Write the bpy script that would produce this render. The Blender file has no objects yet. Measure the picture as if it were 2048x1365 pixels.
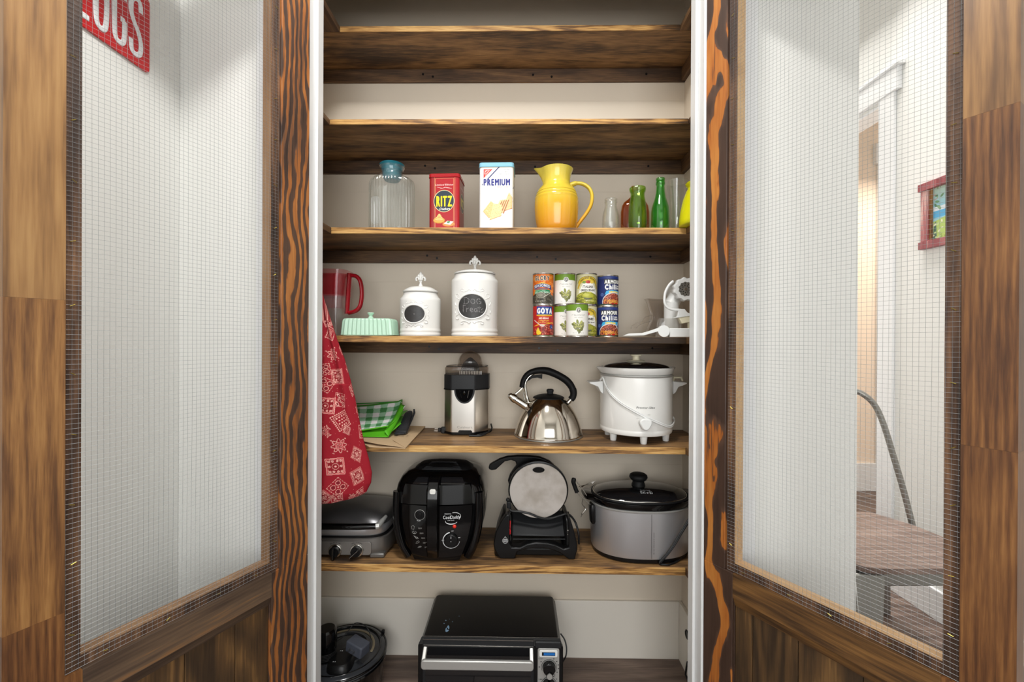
import bpy, bmesh, math, random
import numpy as np
from mathutils import Vector, Matrix

random.seed(4)
RS = np.random.RandomState(7)
scene = bpy.context.scene
COL = scene.collection
Z0 = 1.285                       # eye height above the floor
R = math.radians

def lin(v):
    v = v / 255.0
    return v / 12.92 if v <= 0.04045 else ((v + 0.055) / 1.055) ** 2.4

def c(r, g, b):
    return (lin(r), lin(g), lin(b), 1.0)

# ---------------------------------------------------------------- camera
FPX = 870.0
cam_d = bpy.data.cameras.new('camera')
cam = bpy.data.objects.new('camera', cam_d)
COL.objects.link(cam)
cam_d.sensor_width = 36.0
cam_d.lens = FPX / 2048 * 36.0
cam_d.clip_start = 0.02
CAMM = (Matrix.Rotation(R(0.8), 4, 'Z') @ Matrix.Rotation(R(89.9), 4, 'X') @ Matrix.Rotation(R(0.28), 4, 'Z'))
cam.matrix_world = Matrix.Translation((0, 0, Z0)) @ CAMM
scene.camera = cam

# ---------------------------------------------------------------- world, lights, exposure
world = bpy.data.worlds.new('world')
scene.world = world
world.use_nodes = True
world.node_tree.nodes['Background'].inputs[0].default_value = (1.0, 1.0, 0.99, 1)
world.node_tree.nodes['Background'].inputs[1].default_value = 1.2

def area(name, loc, rot, sx, sy, power, color=(1, 1, 1)):
    d = bpy.data.lights.new(name, 'AREA')
    d.shape = 'RECTANGLE'
    d.size = sx
    d.size_y = sy
    d.energy = power
    d.color = color
    o = bpy.data.objects.new(name, d)
    o.location = loc
    o.rotation_euler = rot
    COL.objects.link(o)
    return o

area('ceiling_light', (-0.2, 0.62, 2.98), (R(0), 0, 0), 0.32, 0.32, 27, (1, 0.985, 0.96))
area('window_light', (0.1, -2.3, 1.75), (R(90), 0, 0), 2.4, 1.9, 56, (0.97, 0.985, 1.0))
area('hall_fill', (1.5, 2.6, 3.0), (0, 0, 0), 0.6, 1.2, 5, (1, 0.98, 0.95))  # unseen fill lamp added overhead to brighten the hall
hf_ = area('hall_floor_fill', (1.65, 2.0, 3.2), (0, 0, 0), 0.5, 0.5, 5, (1, 0.96, 0.94))  # unseen narrow lamp added to brighten the hall floor and chair seat
hf_.data.spread = R(50)
area('hall_glare_fill', (1.5, 3.72, 1.3), (R(-90), 0, 0), 0.7, 1.9, 12, (0.98, 0.98, 1.0))  # no window here: unseen panel added for glare on the hall floor
area('far_room_fill', (3.2, 3.0, 2.7), (0, 0, 0), 0.9, 0.9, 26, (1, 0.88, 0.76))  # unseen warm fill added to brighten the peach room
scene.view_settings.view_transform = 'Standard'
scene.view_settings.look = 'None'
scene.view_settings.exposure = 0.0
scene.view_settings.gamma = 1.0
scene.view_settings.use_curve_mapping = False
scene.cycles.transparent_max_bounces = 32      # stacked glass walls

# ---------------------------------------------------------------- measuring helpers
CAM3 = CAMM.to_3x3()
def _ray(px, py):
    return CAM3 @ Vector(((px - 1024) / FPX, -(py - 682.5) / FPX, -1.0))
def P(px, py, Y):
    d = _ray(px, py); d = d * (Y / d.y)
    return Vector((d.x, d.y, d.z + Z0))
def PX(px, py, X):
    d = _ray(px, py); d = d * (X / d.x)
    return Vector((d.x, d.y, d.z + Z0))
def PZ(px, py, z):
    d = _ray(px, py); d = d * ((z - Z0) / d.z)
    return Vector((d.x, d.y, z))

# ---------------------------------------------------------------- object helpers
def link(o, parent=None):
    COL.objects.link(o)
    if parent is not None:
        o.parent = parent
    return o

def thing(name, label, cat, loc=(0, 0, 0), rotz=0.0, group=None):
    o = bpy.data.objects.new(name, None)
    o.empty_display_size = 0.02
    link(o)
    o.location = loc
    o.rotation_euler = (0, 0, rotz)
    o['label'] = label
    o['category'] = cat
    if group:
        o['group'] = group
    return o

def tag(o, label, cat, group=None):
    o['label'] = label
    o['category'] = cat
    if group:
        o['group'] = group
    return o

class MB:
    """collects simple shapes; build() links them as one mesh object"""
    def __init__(s):
        s.v = []; s.f = []
    def add(s, verts, faces):
        n = len(s.v)
        s.v += [tuple(p) for p in verts]
        s.f += [tuple(i + n for i in f) for f in faces]
        return s
    def box(s, x0, x1, y0, y1, z0, z1, M=None):
        vs = [Vector(p) for p in ((x0, y0, z0), (x1, y0, z0), (x1, y1, z0), (x0, y1, z0), (x0, y0, z1), (x1, y0, z1), (x1, y1, z1), (x0, y1, z1))]
        if M is not None:
            vs = [M @ p for p in vs]
        return s.add(vs, [(0, 3, 2, 1), (4, 5, 6, 7), (0, 1, 5, 4), (1, 2, 6, 5), (2, 3, 7, 6), (3, 0, 4, 7)])
    def lathe(s, prof, seg=48, M=None, close=True):
        """prof = [(r, z)...]; r = 0 gives a pole"""
        vs = []; rings = []
        for r, z in prof:
            if r <= 1e-6:
                rings.append([len(vs)]); vs.append(Vector((0, 0, z)))
            else:
                rings.append(list(range(len(vs), len(vs) + seg)))
                vs += [Vector((r * math.cos(2 * math.pi * k / seg), r * math.sin(2 * math.pi * k / seg), z)) for k in range(seg)]
        fs = []
        for a, b in zip(rings[:-1], rings[1:]):
            if len(a) == 1 and len(b) == 1:
                continue
            for k in range(seg):
                k2 = (k + 1) % seg
                if len(a) == 1:
                    fs.append((a[0], b[k2], b[k]))
                elif len(b) == 1:
                    fs.append((a[k], a[k2], b[0]))
                else:
                    fs.append((a[k], a[k2], b[k2], b[k]))
        if M is not None:
            vs = [M @ p for p in vs]
        return s.add(vs, fs)
    def cyl(s, p, q, r, seg=20, r2=None):
        p = Vector(p); q = Vector(q)
        d = q - p; L = d.length
        M = Matrix.Translation(p) @ d.to_track_quat('Z', 'Y').to_matrix().to_4x4()
        r2 = r if r2 is None else r2
        return s.lathe([(0, 0), (r, 0), (r2, L), (0, L)], seg, M)
    def tube(s, pts, r, seg=8, closed=False, flat=1.0, up=None, wide=None):
        pts = [Vector(p) for p in pts]
        n = len(pts)
        rr = r if isinstance(r, (list, tuple)) else [r] * n
        wa = 1.0
        if wide is not None:
            up = (0, 1, 0); wa = wide
        ref = Vector(up) if up is not None else Vector((0.13, 0.31, 0.94))
        vs = []
        prev = None
        for i, p in enumerate(pts):
            if closed:
                t = pts[(i + 1) % n] - pts[i - 1]
            else:
                t = pts[min(i + 1, n - 1)] - pts[max(i - 1, 0)]
            if t.length < 1e-9:
                t = Vector((0, 0, 1))
            t.normalize()
            if prev is None or up is not None:
                a = ref - t * ref.dot(t)
                if a.length < 1e-3:
                    a = Vector((1, 0, 0)) - t * t.x
            else:
                a = prev - t * prev.dot(t)
            a.normalize(); prev = a
            b = t.cross(a)
            for k in range(seg):
                w = 2 * math.pi * k / seg
                vs.append(p + a * (math.cos(w) * rr[i] * wa) + b * (math.sin(w) * rr[i] * flat))
        fs = []
        m = n if closed else n - 1
        for i in range(m):
            j = (i + 1) % n
            for k in range(seg):
                k2 = (k + 1) % seg
                fs.append((i * seg + k, i * seg + k2, j * seg + k2, j * seg + k))
        if not closed:
            fs.append(tuple(range(seg - 1, -1, -1)))
            fs.append(tuple((n - 1) * seg + k for k in range(seg)))
        return s.add(vs, fs)
    def prism(s, pts, d0, d1, axis='y', M=None):
        """outline pts (a, b) extruded along axis from d0 to d1"""
        n = len(pts)
        def mk(a, b, d):
            return Vector((a, d, b)) if axis == 'y' else (Vector((a, b, d)) if axis == 'z' else Vector((d, a, b)))
        vs = [mk(a, b, d0) for a, b in pts] + [mk(a, b, d1) for a, b in pts]
        if M is not None:
            vs = [M @ p for p in vs]
        fs = [tuple(range(n - 1, -1, -1)), tuple(range(n, 2 * n))]
        fs += [(i, (i + 1) % n, n + (i + 1) % n, n + i) for i in range(n)]
        return s.add(vs, fs)
    def loft(s, secs, seg=48, mod=None, cap=True, M=None):
        """secs = [(z, rx, ry, n[, cx, cy])...] superellipse rings"""
        vs = []
        for q in secs:
            z, rx, ry, n = q[:4]
            cx, cy = (q[4], q[5]) if len(q) > 4 else (0, 0)
            for k in range(seg):
                w = 2 * math.pi * (k + 0.5) / seg
                cw, sw = math.cos(w), math.sin(w)
                m = mod(w, z) if mod else 1.0
                vs.append(Vector((cx + math.copysign(abs(cw) ** (2.0 / n), cw) * rx * m, cy + math.copysign(abs(sw) ** (2.0 / n), sw) * ry * m, z)))
        fs = []
        for i in range(len(secs) - 1):
            for k in range(seg):
                k2 = (k + 1) % seg
                fs.append((i * seg + k, i * seg + k2, (i + 1) * seg + k2, (i + 1) * seg + k))
        if cap:
            fs.append(tuple(range(seg - 1, -1, -1)))
            fs.append(tuple((len(secs) - 1) * seg + k for k in range(seg)))
        if M is not None:
            vs = [M @ p for p in vs]
        return s.add(vs, fs)
    def ball(s, p, r, seg=16, sc=(1, 1, 1)):
        M = Matrix.Translation(Vector(p)) @ Matrix.Diagonal((sc[0], sc[1], sc[2], 1))
        return s.lathe([(r * math.sin(math.pi * k / 8), -r * math.cos(math.pi * k / 8)) if 0 < k < 8 else (0, r * (-1 if k == 0 else 1)) for k in range(9)], seg, M)
    def build(s, name, mat, parent=None, smooth=35, bevel=0, bseg=2, subd=0, kind=None):
        me = bpy.data.meshes.new(name)
        me.from_pydata(s.v, [], s.f)
        me.validate(clean_customdata=False)
        bm = bmesh.new(); bm.from_mesh(me)
        bmesh.ops.recalc_face_normals(bm, faces=bm.faces)
        bm.to_mesh(me); bm.free()
        finish(me, smooth)
        me.materials.append(mat)
        o = bpy.data.objects.new(name, me)
        link(o, parent)
        if bevel:
            b = o.modifiers.new('bevel', 'BEVEL')
            b.width = bevel; b.segments = bseg; b.limit_method = 'ANGLE'; b.angle_limit = R(40)
        if subd:
            b = o.modifiers.new('sub', 'SUBSURF'); b.levels = subd; b.render_levels = subd
        if kind:
            o['kind'] = kind
        return o

def finish(me, smooth=35):
    if smooth:
        me.polygons.foreach_set('use_smooth', [True] * len(me.polygons))
        try:
            me.set_sharp_from_angle(angle=R(smooth))
        except Exception:
            pass
    me.update()

def ribloft(m, secs, rc, nrib, amp, n=240):
    """rounded-rectangle sections (z, hx, hy, rib strength) with evenly spaced upright ribs"""
    def ring(hx, hy):
        r_ = min(rc, hx * .95, hy * .95)
        raw = rrect(-hx, hx, -hy, hy, r_, 10)
        P_ = [Vector((a, b)) for a, b in raw]
        L_ = [0]
        for a, b in zip(P_, P_[1:] + P_[:1]):
            L_.append(L_[-1] + (b - a).length)
        out = []
        j = 0
        for i in range(n):
            d = L_[-1] * i / n
            while L_[j + 1] < d:
                j += 1
            a, b = P_[j], P_[(j + 1) % len(P_)]
            q = a.lerp(b, (d - L_[j]) / max(1e-9, L_[j + 1] - L_[j]))
            t_ = (b - a).normalized() if (b - a).length > 1e-9 else Vector((1, 0))
            out.append((q, Vector((t_.y, -t_.x))))
        return out
    vs = []
    for z, hx, hy, k_ in secs:
        for i, (q, nn) in enumerate(ring(hx, hy)):
            e = amp * k_ * math.cos(2 * math.pi * nrib * i / n)
            vs.append((q.x + nn.x * e, q.y + nn.y * e, z))
    fs = [(j * n + i, j * n + (i + 1) % n, (j + 1) * n + (i + 1) % n, (j + 1) * n + i) for j in range(len(secs) - 1) for i in range(n)]
    fs += [tuple(range(n - 1, -1, -1)), tuple((len(secs) - 1) * n + i for i in range(n))]
    m.add(vs, fs)

def solid(name, mat, parent, fn, smooth=35, bevel=0, bseg=2, subd=0):
    m = MB(); fn(m)
    return m.build(name, mat, parent, smooth, bevel, bseg, subd)

def struct(o):
    o['kind'] = 'structure'
    return o

def spline(pts, n=8, closed=False):
    """Catmull-Rom through pts"""
    pts = [Vector(p) for p in pts]
    out = []
    N = len(pts)
    rng = range(N) if closed else range(N - 1)
    for i in rng:
        p1, p2 = pts[i], pts[(i + 1) % N]
        p0 = pts[i - 1] if (closed or i > 0) else p1 * 2 - p2
        p3 = pts[(i + 2) % N] if (closed or i + 2 < N) else p2 * 2 - p1
        for k in range(n):
            t = k / n
            out.append(0.5 * ((2 * p1) + (p2 - p0) * t + (2 * p0 - 5 * p1 + 4 * p2 - p3) * t * t + (3 * p1 - p0 - 3 * p2 + p3) * t ** 3))
    if not closed:
        out.append(pts[-1])
    return out

def rrect(x0, x1, z0, z1, r, n=5):
    out = []
    for cx, cz, a0 in ((x1 - r, z0 + r, -90), (x1 - r, z1 - r, 0), (x0 + r, z1 - r, 90), (x0 + r, z0 + r, 180)):
        for k in range(n + 1):
            a = R(a0 + 90.0 * k / n)
            out.append((cx + r * math.cos(a), cz + r * math.sin(a)))
    return out

# ---------------------------------------------------------------- materials
def nt(name):
    m = bpy.data.materials.new(name)
    m.use_nodes = True
    t = m.node_tree
    return m, t, t.nodes['Principled BSDF']

def N(t, typ, **kw):
    n = t.nodes.new(typ)
    for k, v in kw.items():
        if k.startswith('i_'):
            key = k[2:]
            n.inputs[int(key) if key.isdigit() else key.replace('_', ' ')].default_value = v
        else:
            setattr(n, k, v)
    return n

def mat(name, col, rough=0.5, metal=0.0, coat=0.0, trans=0.0, ior=1.45, vary=0.0, vscale=20, bump=0.0, bscale=200, spec=0.5, alpha=1.0):
    m, t, b = nt(name)
    b.inputs['Base Color'].default_value = col
    b.inputs['Roughness'].default_value = rough
    b.inputs['Metallic'].default_value = metal
    b.inputs['Coat Weight'].default_value = coat
    b.inputs['Coat Roughness'].default_value = 0.05
    b.inputs['Transmission Weight'].default_value = trans
    b.inputs['IOR'].default_value = ior
    b.inputs['Specular IOR Level'].default_value = spec
    b.inputs['Alpha'].default_value = alpha
    tc = N(t, 'ShaderNodeTexCoord')
    if vary:
        nz = N(t, 'ShaderNodeTexNoise', i_Scale=vscale, i_Detail=4.0)
        t.links.new(tc.outputs['Object'], nz.inputs['Vector'])
        mx = N(t, 'ShaderNodeMix', data_type='RGBA')
        mx.inputs[6].default_value = tuple(max(0, x * (1 - vary)) for x in col[:3]) + (1,)
        mx.inputs[7].default_value = tuple(min(1, x * (1 + vary)) for x in col[:3]) + (1,)
        t.links.new(nz.outputs['Fac'], mx.inputs[0])
        t.links.new(mx.outputs[2], b.inputs['Base Color'])
    if bump:
        nz = N(t, 'ShaderNodeTexNoise', i_Scale=bscale, i_Detail=3.0)
        t.links.new(tc.outputs['Object'], nz.inputs['Vector'])
        bp = N(t, 'ShaderNodeBump', i_Strength=bump, i_Distance=0.002)
        t.links.new(nz.outputs['Fac'], bp.inputs['Height'])
        t.links.new(bp.outputs[0], b.inputs['Normal'])
    return m

def wood(name, axis, ramp, k=14.0, across=7.0, along=0.7, ring=0.5, fib=0.25, blot=0.25, rough=0.45, coat=0.0, seed=0.0, fscale=160.0, sharp=False, knots=0.0, bump=0.15, dist=0.0, lin=0.0, dark_from=None, detail=1.5):
    """stained wood: contour rings of a stretched noise + fine fibres + blotches"""
    m, t, b = nt(name)
    L = t.links.new
    tc = N(t, 'ShaderNodeTexCoord')
    oi = N(t, 'ShaderNodeObjectInfo')
    mul = N(t, 'ShaderNodeMath', operation='MULTIPLY'); mul.inputs[1].default_value = 37.0
    L(oi.outputs['Random'], mul.inputs[0])
    ad = N(t, 'ShaderNodeVectorMath', operation='ADD'); L(tc.outputs['Object'], ad.inputs[0])
    cb = N(t, 'ShaderNodeCombineXYZ'); L(mul.outputs[0], cb.inputs[0]); L(mul.outputs[0], cb.inputs[1]); cb.inputs[2].default_value = seed
    L(cb.outputs[0], ad.inputs[1])
    def scaled(a, l):
        s = [a, a, a]; s[axis] = l
        mp = N(t, 'ShaderNodeVectorMath', operation='MULTIPLY'); mp.inputs[1].default_value = s
        L(ad.outputs[0], mp.inputs[0])
        return mp.outputs[0]
    n1 = N(t, 'ShaderNodeTexNoise', i_Scale=1.0, i_Detail=detail, i_Roughness=0.4, i_Distortion=dist); L(scaled(across, along), n1.inputs['Vector'])
    kk = N(t, 'ShaderNodeMath', operation='MULTIPLY'); kk.inputs[1].default_value = k * 6.283; L(n1.outputs['Fac'], kk.inputs[0])
    if lin:
        sxx = N(t, 'ShaderNodeSeparateXYZ'); L(tc.outputs['Object'], sxx.inputs[0])
        ml = N(t, 'ShaderNodeMath', operation='MULTIPLY_ADD'); ml.inputs[1].default_value = lin * 6.283
        L(sxx.outputs[0 if axis != 0 else 2], ml.inputs[0]); L(kk.outputs[0], ml.inputs[2]); kk = ml
    sn = N(t, 'ShaderNodeMath', operation='SINE'); L(kk.outputs[0], sn.inputs[0])
    rg = N(t, 'ShaderNodeMapRange'); rg.inputs[1].default_value = -0.35 if sharp else -1.0; rg.inputs[2].default_value = 0.35 if sharp else 1.0
    L(sn.outputs[0], rg.inputs[0])
    n2 = N(t, 'ShaderNodeTexNoise', i_Scale=1.0, i_Detail=3.0, i_Roughness=0.6); L(scaled(fscale, fscale * 0.045), n2.inputs['Vector'])
    n3 = N(t, 'ShaderNodeTexNoise', i_Scale=1.0, i_Detail=3.0, i_Roughness=0.55); L(scaled(9.0, 3.0), n3.inputs['Vector'])
    def ctr(out, amt):
        a = N(t, 'ShaderNodeMath', operation='SUBTRACT'); L(out, a.inputs[0]); a.inputs[1].default_value = 0.5
        q = N(t, 'ShaderNodeMath', operation='MULTIPLY'); L(a.outputs[0], q.inputs[0]); q.inputs[1].default_value = amt
        return q.outputs[0]
    def plus(a, b_):
        q = N(t, 'ShaderNodeMath', operation='ADD'); L(a, q.inputs[0])
        if isinstance(b_, float): q.inputs[1].default_value = b_
        else: L(b_, q.inputs[1])
        return q.outputs[0]
    f = plus(plus(ctr(rg.outputs[0], ring), ctr(n2.outputs['Fac'], fib * 3)), plus(ctr(n3.outputs['Fac'], blot * 3), 0.5))
    if knots:
        vo = N(t, 'ShaderNodeTexVoronoi', i_Scale=1.0); L(scaled(5.0, 2.2), vo.inputs['Vector'])
        km = N(t, 'ShaderNodeMapRange'); km.inputs[1].default_value = 0.03; km.inputs[2].default_value = 0.16; km.inputs[3].default_value = -knots; km.inputs[4].default_value = 0.0
        L(vo.outputs['Distance'], km.inputs[0])
        f = plus(f, km.outputs[0])
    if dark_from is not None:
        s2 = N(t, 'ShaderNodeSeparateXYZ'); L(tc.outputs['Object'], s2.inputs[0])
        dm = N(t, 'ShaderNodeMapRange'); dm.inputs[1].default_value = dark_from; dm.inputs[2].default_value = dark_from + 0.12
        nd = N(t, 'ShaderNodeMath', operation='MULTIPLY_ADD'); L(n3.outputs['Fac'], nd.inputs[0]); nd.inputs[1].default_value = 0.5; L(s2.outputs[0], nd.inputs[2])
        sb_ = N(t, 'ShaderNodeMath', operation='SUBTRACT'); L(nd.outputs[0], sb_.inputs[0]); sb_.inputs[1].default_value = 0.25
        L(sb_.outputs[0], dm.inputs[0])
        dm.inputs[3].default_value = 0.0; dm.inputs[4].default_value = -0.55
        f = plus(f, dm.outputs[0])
    cr = N(t, 'ShaderNodeValToRGB')
    el = cr.color_ramp.elements
    el[0].position, el[0].color = ramp[0]
    el[1].position, el[1].color = ramp[-1]
    for p, q in ramp[1:-1]:
        e = el.new(p); e.color = q
    L(f, cr.inputs[0])
    L(cr.outputs[0], b.inputs['Base Color'])
    b.inputs['Roughness'].default_value = rough
    b.inputs['Coat Weight'].default_value = coat
    b.inputs['Coat Roughness'].default_value = 0.25
    if bump:
        bp = N(t, 'ShaderNodeBump', i_Strength=bump, i_Distance=0.001)
        L(f, bp.inputs['Height']); L(bp.outputs[0], b.inputs['Normal'])
    return m

def printed(name, rough=0.4, metal=0.0, coat=0.0, bump=0.0):
    m, t, b = nt(name)
    a = N(t, 'ShaderNodeAttribute', attribute_name='Col')
    t.links.new(a.outputs['Color'], b.inputs['Base Color'])
    b.inputs['Roughness'].default_value = rough
    b.inputs['Metallic'].default_value = metal
    b.inputs['Coat Weight'].default_value = coat
    if bump:
        tc = N(t, 'ShaderNodeTexCoord')
        nz = N(t, 'ShaderNodeTexNoise', i_Scale=900.0)
        t.links.new(tc.outputs['Object'], nz.inputs['Vector'])
        bp = N(t, 'ShaderNodeBump', i_Strength=bump, i_Distance=0.0005)
        t.links.new(nz.outputs['Fac'], bp.inputs['Height']); t.links.new(bp.outputs[0], b.inputs['Normal'])
    return m

def brushed(name, col, rough=0.28, axis=2, amt=0.12):
    m, t, b = nt(name)
    b.inputs['Metallic'].default_value = 1.0
    tc = N(t, 'ShaderNodeTexCoord')
    s = [400.0] * 3; s[axis] = 4.0
    mp = N(t, 'ShaderNodeVectorMath', operation='MULTIPLY'); mp.inputs[1].default_value = s
    t.links.new(tc.outputs['Object'], mp.inputs[0])
    nz = N(t, 'ShaderNodeTexNoise', i_Scale=1.0, i_Detail=2.0); t.links.new(mp.outputs[0], nz.inputs['Vector'])
    mr = N(t, 'ShaderNodeMapRange'); mr.inputs[3].default_value = rough - amt * .5; mr.inputs[4].default_value = rough + amt
    t.links.new(nz.outputs['Fac'], mr.inputs[0]); t.links.new(mr.outputs[0], b.inputs['Roughness'])
    b.inputs['Base Color'].default_value = col
    return m

def thin_glass(name, tint, gloss=0.02, ior=1.45, haze=0.0, hcol=(0.8, 0.8, 0.8, 1)):
    m = bpy.data.materials.new(name); m.use_nodes = True
    t = m.node_tree; t.nodes.remove(t.nodes['Principled BSDF']); out = t.nodes['Material Output']
    tr = N(t, 'ShaderNodeBsdfTransparent'); tr.inputs[0].default_value = tint
    gl = N(t, 'ShaderNodeBsdfGlossy'); gl.inputs['Roughness'].default_value = gloss; gl.inputs['Color'].default_value = (1, 1, 1, 1)
    fr = N(t, 'ShaderNodeFresnel'); fr.inputs[0].default_value = ior
    ge = N(t, 'ShaderNodeNewGeometry'); mi = N(t, 'ShaderNodeMapRange'); mi.inputs[3].default_value = ior; mi.inputs[4].default_value = 1.0 / ior
    t.links.new(ge.outputs['Backfacing'], mi.inputs[0]); t.links.new(mi.outputs[0], fr.inputs[0])
    mx = N(t, 'ShaderNodeMixShader')
    base = tr.outputs[0]
    if haze:
        df = N(t, 'ShaderNodeBsdfDiffuse'); df.inputs[0].default_value = hcol
        m2 = N(t, 'ShaderNodeMixShader'); m2.inputs[0].default_value = haze
        t.links.new(base, m2.inputs[1]); t.links.new(df.outputs[0], m2.inputs[2]); base = m2.outputs[0]
    t.links.new(fr.outputs[0], mx.inputs[0]); t.links.new(base, mx.inputs[1]); t.links.new(gl.outputs[0], mx.inputs[2])
    t.links.new(mx.outputs[0], out.inputs[0])
    return m

M = {}
M['wall'] = mat('wall_paint', c(232, 232, 228), 0.75, bump=0.25, bscale=350)
M['closet'] = mat('closet_paint', c(223, 211, 193), 0.6, vary=0.03, vscale=3, bump=0.08, bscale=120)
M['trim'] = mat('trim_paint', c(235, 236, 236), 0.35)
M['ceiling'] = mat('ceiling_paint', c(235, 234, 230), 0.8)
M['peach'] = mat('peach_paint', c(246, 228, 208), 0.8)
M['black'] = mat('black_plastic', c(14, 14, 15), 0.3, spec=0.35)
M['black_gloss'] = mat('black_gloss', c(7, 7, 8), 0.1, coat=0.25, spec=0.4)
M['black_matte'] = mat('black_matte', c(17, 17, 18), 0.55, spec=0.3, bump=0.1, bscale=900)
M['black_grey'] = mat('charcoal_plastic', c(36, 37, 39), 0.42, spec=0.35)
M['rubber'] = mat('cord_rubber', c(18, 19, 21), 0.4)
M['chrome'] = mat('chrome', c(215, 212, 205), 0.06, 1.0)
M['steel'] = mat('polished_steel', c(205, 196, 184), 0.09, 1.0)
M['brush_v'] = brushed('brushed_steel_upright', c(206, 201, 194), 0.3, 2, 0.05)
M['brush_h'] = mat('satin_steel', c(200, 200, 203), 0.34, 0.78)
M['grey_metal'] = mat('grey_painted_metal', c(150, 148, 142), 0.35, 0.7)
M['pit'] = mat('matt_black_hole', c(5, 5, 6), 0.8, spec=0.1)
M['silver'] = mat('silver_paint', c(190, 190, 187), 0.35, 0.55)
M['tin'] = mat('can_tin', c(190, 186, 180), 0.25, 1.0)
M['wire'] = mat('galvanised_wire', c(160, 163, 165), 0.5, 0.4)
M['brass'] = mat('brass_staple', c(210, 190, 90), 0.35, 0.9)
M['white_ceramic'] = mat('white_ceramic', c(236, 235, 231), 0.2, coat=0.3)
M['white_plastic'] = mat('white_plastic', c(232, 233, 231), 0.3)
M['cream'] = mat('cream_plastic', c(228, 220, 192), 0.3)
M['mint'] = mat('mint_glass', c(188, 224, 200), 0.15, coat=0.4)
M['red_clear'] = thin_glass('red_clear_plastic', (0.975, 0.80, 0.82, 1), 0.05, 1.35, 0.06, c(200, 60, 76))
M['red_plastic'] = mat('red_plastic', c(165, 18, 32), 0.15, trans=0.25, ior=1.4)
M['clear'] = thin_glass('clear_plastic', (0.955, 0.95, 0.94, 1), 0.04, 1.5, 0.05)
M['smoke'] = thin_glass('smoke_plastic', (0.88, 0.85, 0.82, 1), 0.05, 1.5, 0.03)
M['glass'] = thin_glass('clear_glass', (0.965, 0.975, 0.965, 1), 0.03, 1.62, 0.03)
M['dark_glass'] = mat('dark_glass', c(22, 22, 24), 0.05, coat=0.5)
M['green_glass'] = thin_glass('green_glass', (0.56, 0.84, 0.50, 1), 0.02, 1.6, 0.12, c(50, 160, 60))
M['olive_glass'] = thin_glass('olive_glass', (0.66, 0.82, 0.38, 1), 0.04, 1.6, 0.12, c(120, 160, 40))
M['amber_glass'] = thin_glass('amber_glass', (0.84, 0.58, 0.40, 1), 0.02, 1.4, 0.08, c(160, 80, 30))
M['teal'] = mat('teal_plastic', c(38, 118, 134), 0.25)
M['lime'] = mat('yellow_green_glaze', c(222, 218, 20), 0.25, coat=0.3)
M['print'] = printed('printed_paper', 0.45)
M['print_gloss'] = printed('printed_tin', 0.28, coat=0.3)
M['print_cloth'] = printed('printed_cloth', 0.85, bump=0.3)
M['red_lid'] = mat('red_tin', c(170, 16, 26), 0.25, coat=0.3)
M['blue_lid'] = mat('pale_blue_tin', c(140, 196, 218), 0.35)
M['kraft'] = mat('kraft_paper', c(196, 168, 132), 0.8, vary=0.06, vscale=40)
M['baseboard'] = mat('closet_baseboard_paint', c(232, 226, 215), 0.5)
M['green_bag'] = mat('green_fabric', c(84, 176, 22), 0.6, bump=0.15, bscale=700)
M['green_trim'] = mat('green_binding', c(40, 128, 36), 0.7)
M['black_bag'] = mat('black_fabric', c(38, 40, 44), 0.5, bump=0.4, bscale=160)
M['red_sign'] = mat('red_enamel', c(196, 30, 34), 0.35)
M['white_paint'] = mat('white_enamel', c(236, 238, 240), 0.35)
M['red_frame'] = wood('red_chipped_frame', 2, [(0.2, c(120, 44, 50)), (0.45, c(150, 78, 82)), (0.62, c(172, 104, 104)), (0.8, c(220, 190, 180))], k=3, ring=0.2, fib=0.3, blot=0.2)  # chipped red, with the mesh's white veil mixed into the colours
M['red_knob'] = mat('red_switch', c(200, 24, 30), 0.3)
M['lcd'] = mat('lcd_blue', c(30, 110, 190), 0.3)
M['adapter'] = mat('dusty_black_plastic', c(66, 70, 80), 0.6, vary=0.25, vscale=60)
M['smoked_lid'] = mat('smoked_lid', c(60, 62, 66), 0.12, trans=0.3, ior=1.4)
# woods: axis = grain direction in the object's own space
DOOR_RAMP = [(0.0, c(58, 34, 20)), (0.3, c(98, 60, 30)), (0.55, c(142, 92, 46)), (0.8, c(178, 124, 66)), (1.0, c(204, 150, 88))]
M['stile_light'] = wood('stile_wood_light', 2, [(0.0, c(70, 48, 30)), (0.3, c(118, 84, 52)), (0.6, c(154, 114, 70)), (1.0, c(180, 140, 90))], k=3.0, across=7, along=0.7, ring=0.14, fib=0.34, blot=0.42, detail=3, fscale=110, rough=0.38, lin=26)
M['stile_wood'] = wood('stile_wood_mid', 2, [(0.0, c(66, 44, 28)), (0.3, c(108, 72, 42)), (0.6, c(146, 102, 58)), (1.0, c(180, 134, 80))], k=5.0, across=5, along=0.9, ring=0.26, fib=0.34, blot=0.26, rough=0.38, lin=34, detail=2.5, fscale=240)
M['stile_dark'] = wood('stile_wood_dark', 2, [(0.0, c(52, 32, 22)), (0.3, c(92, 58, 34)), (0.6, c(124, 82, 46)), (1.0, c(160, 112, 64))], k=2.6, across=6, along=0.9, ring=0.22, fib=0.34, blot=0.34, rough=0.38, lin=86, detail=2.5, fscale=240)
M['edge_brown'] = wood('opening_edge_brown', 2, [(0.0, c(92, 66, 46)), (0.5, c(146, 112, 80)), (1.0, c(178, 146, 112))], k=4, ring=0.15, fib=0.25, blot=0.2, rough=0.6)
M['zebra_wood'] = wood('zebra_grain_stile', 2, [(0.0, c(52, 38, 32)), (0.46, c(92, 68, 54)), (0.60, c(120, 76, 44)), (0.68, c(150, 90, 44)), (1.0, c(188, 128, 70))], k=4.6, across=11, along=4.2, ring=0.50, fib=0.24, blot=0.36, sharp=True, rough=0.42, seed=3.3, lin=52, detail=5)
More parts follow.
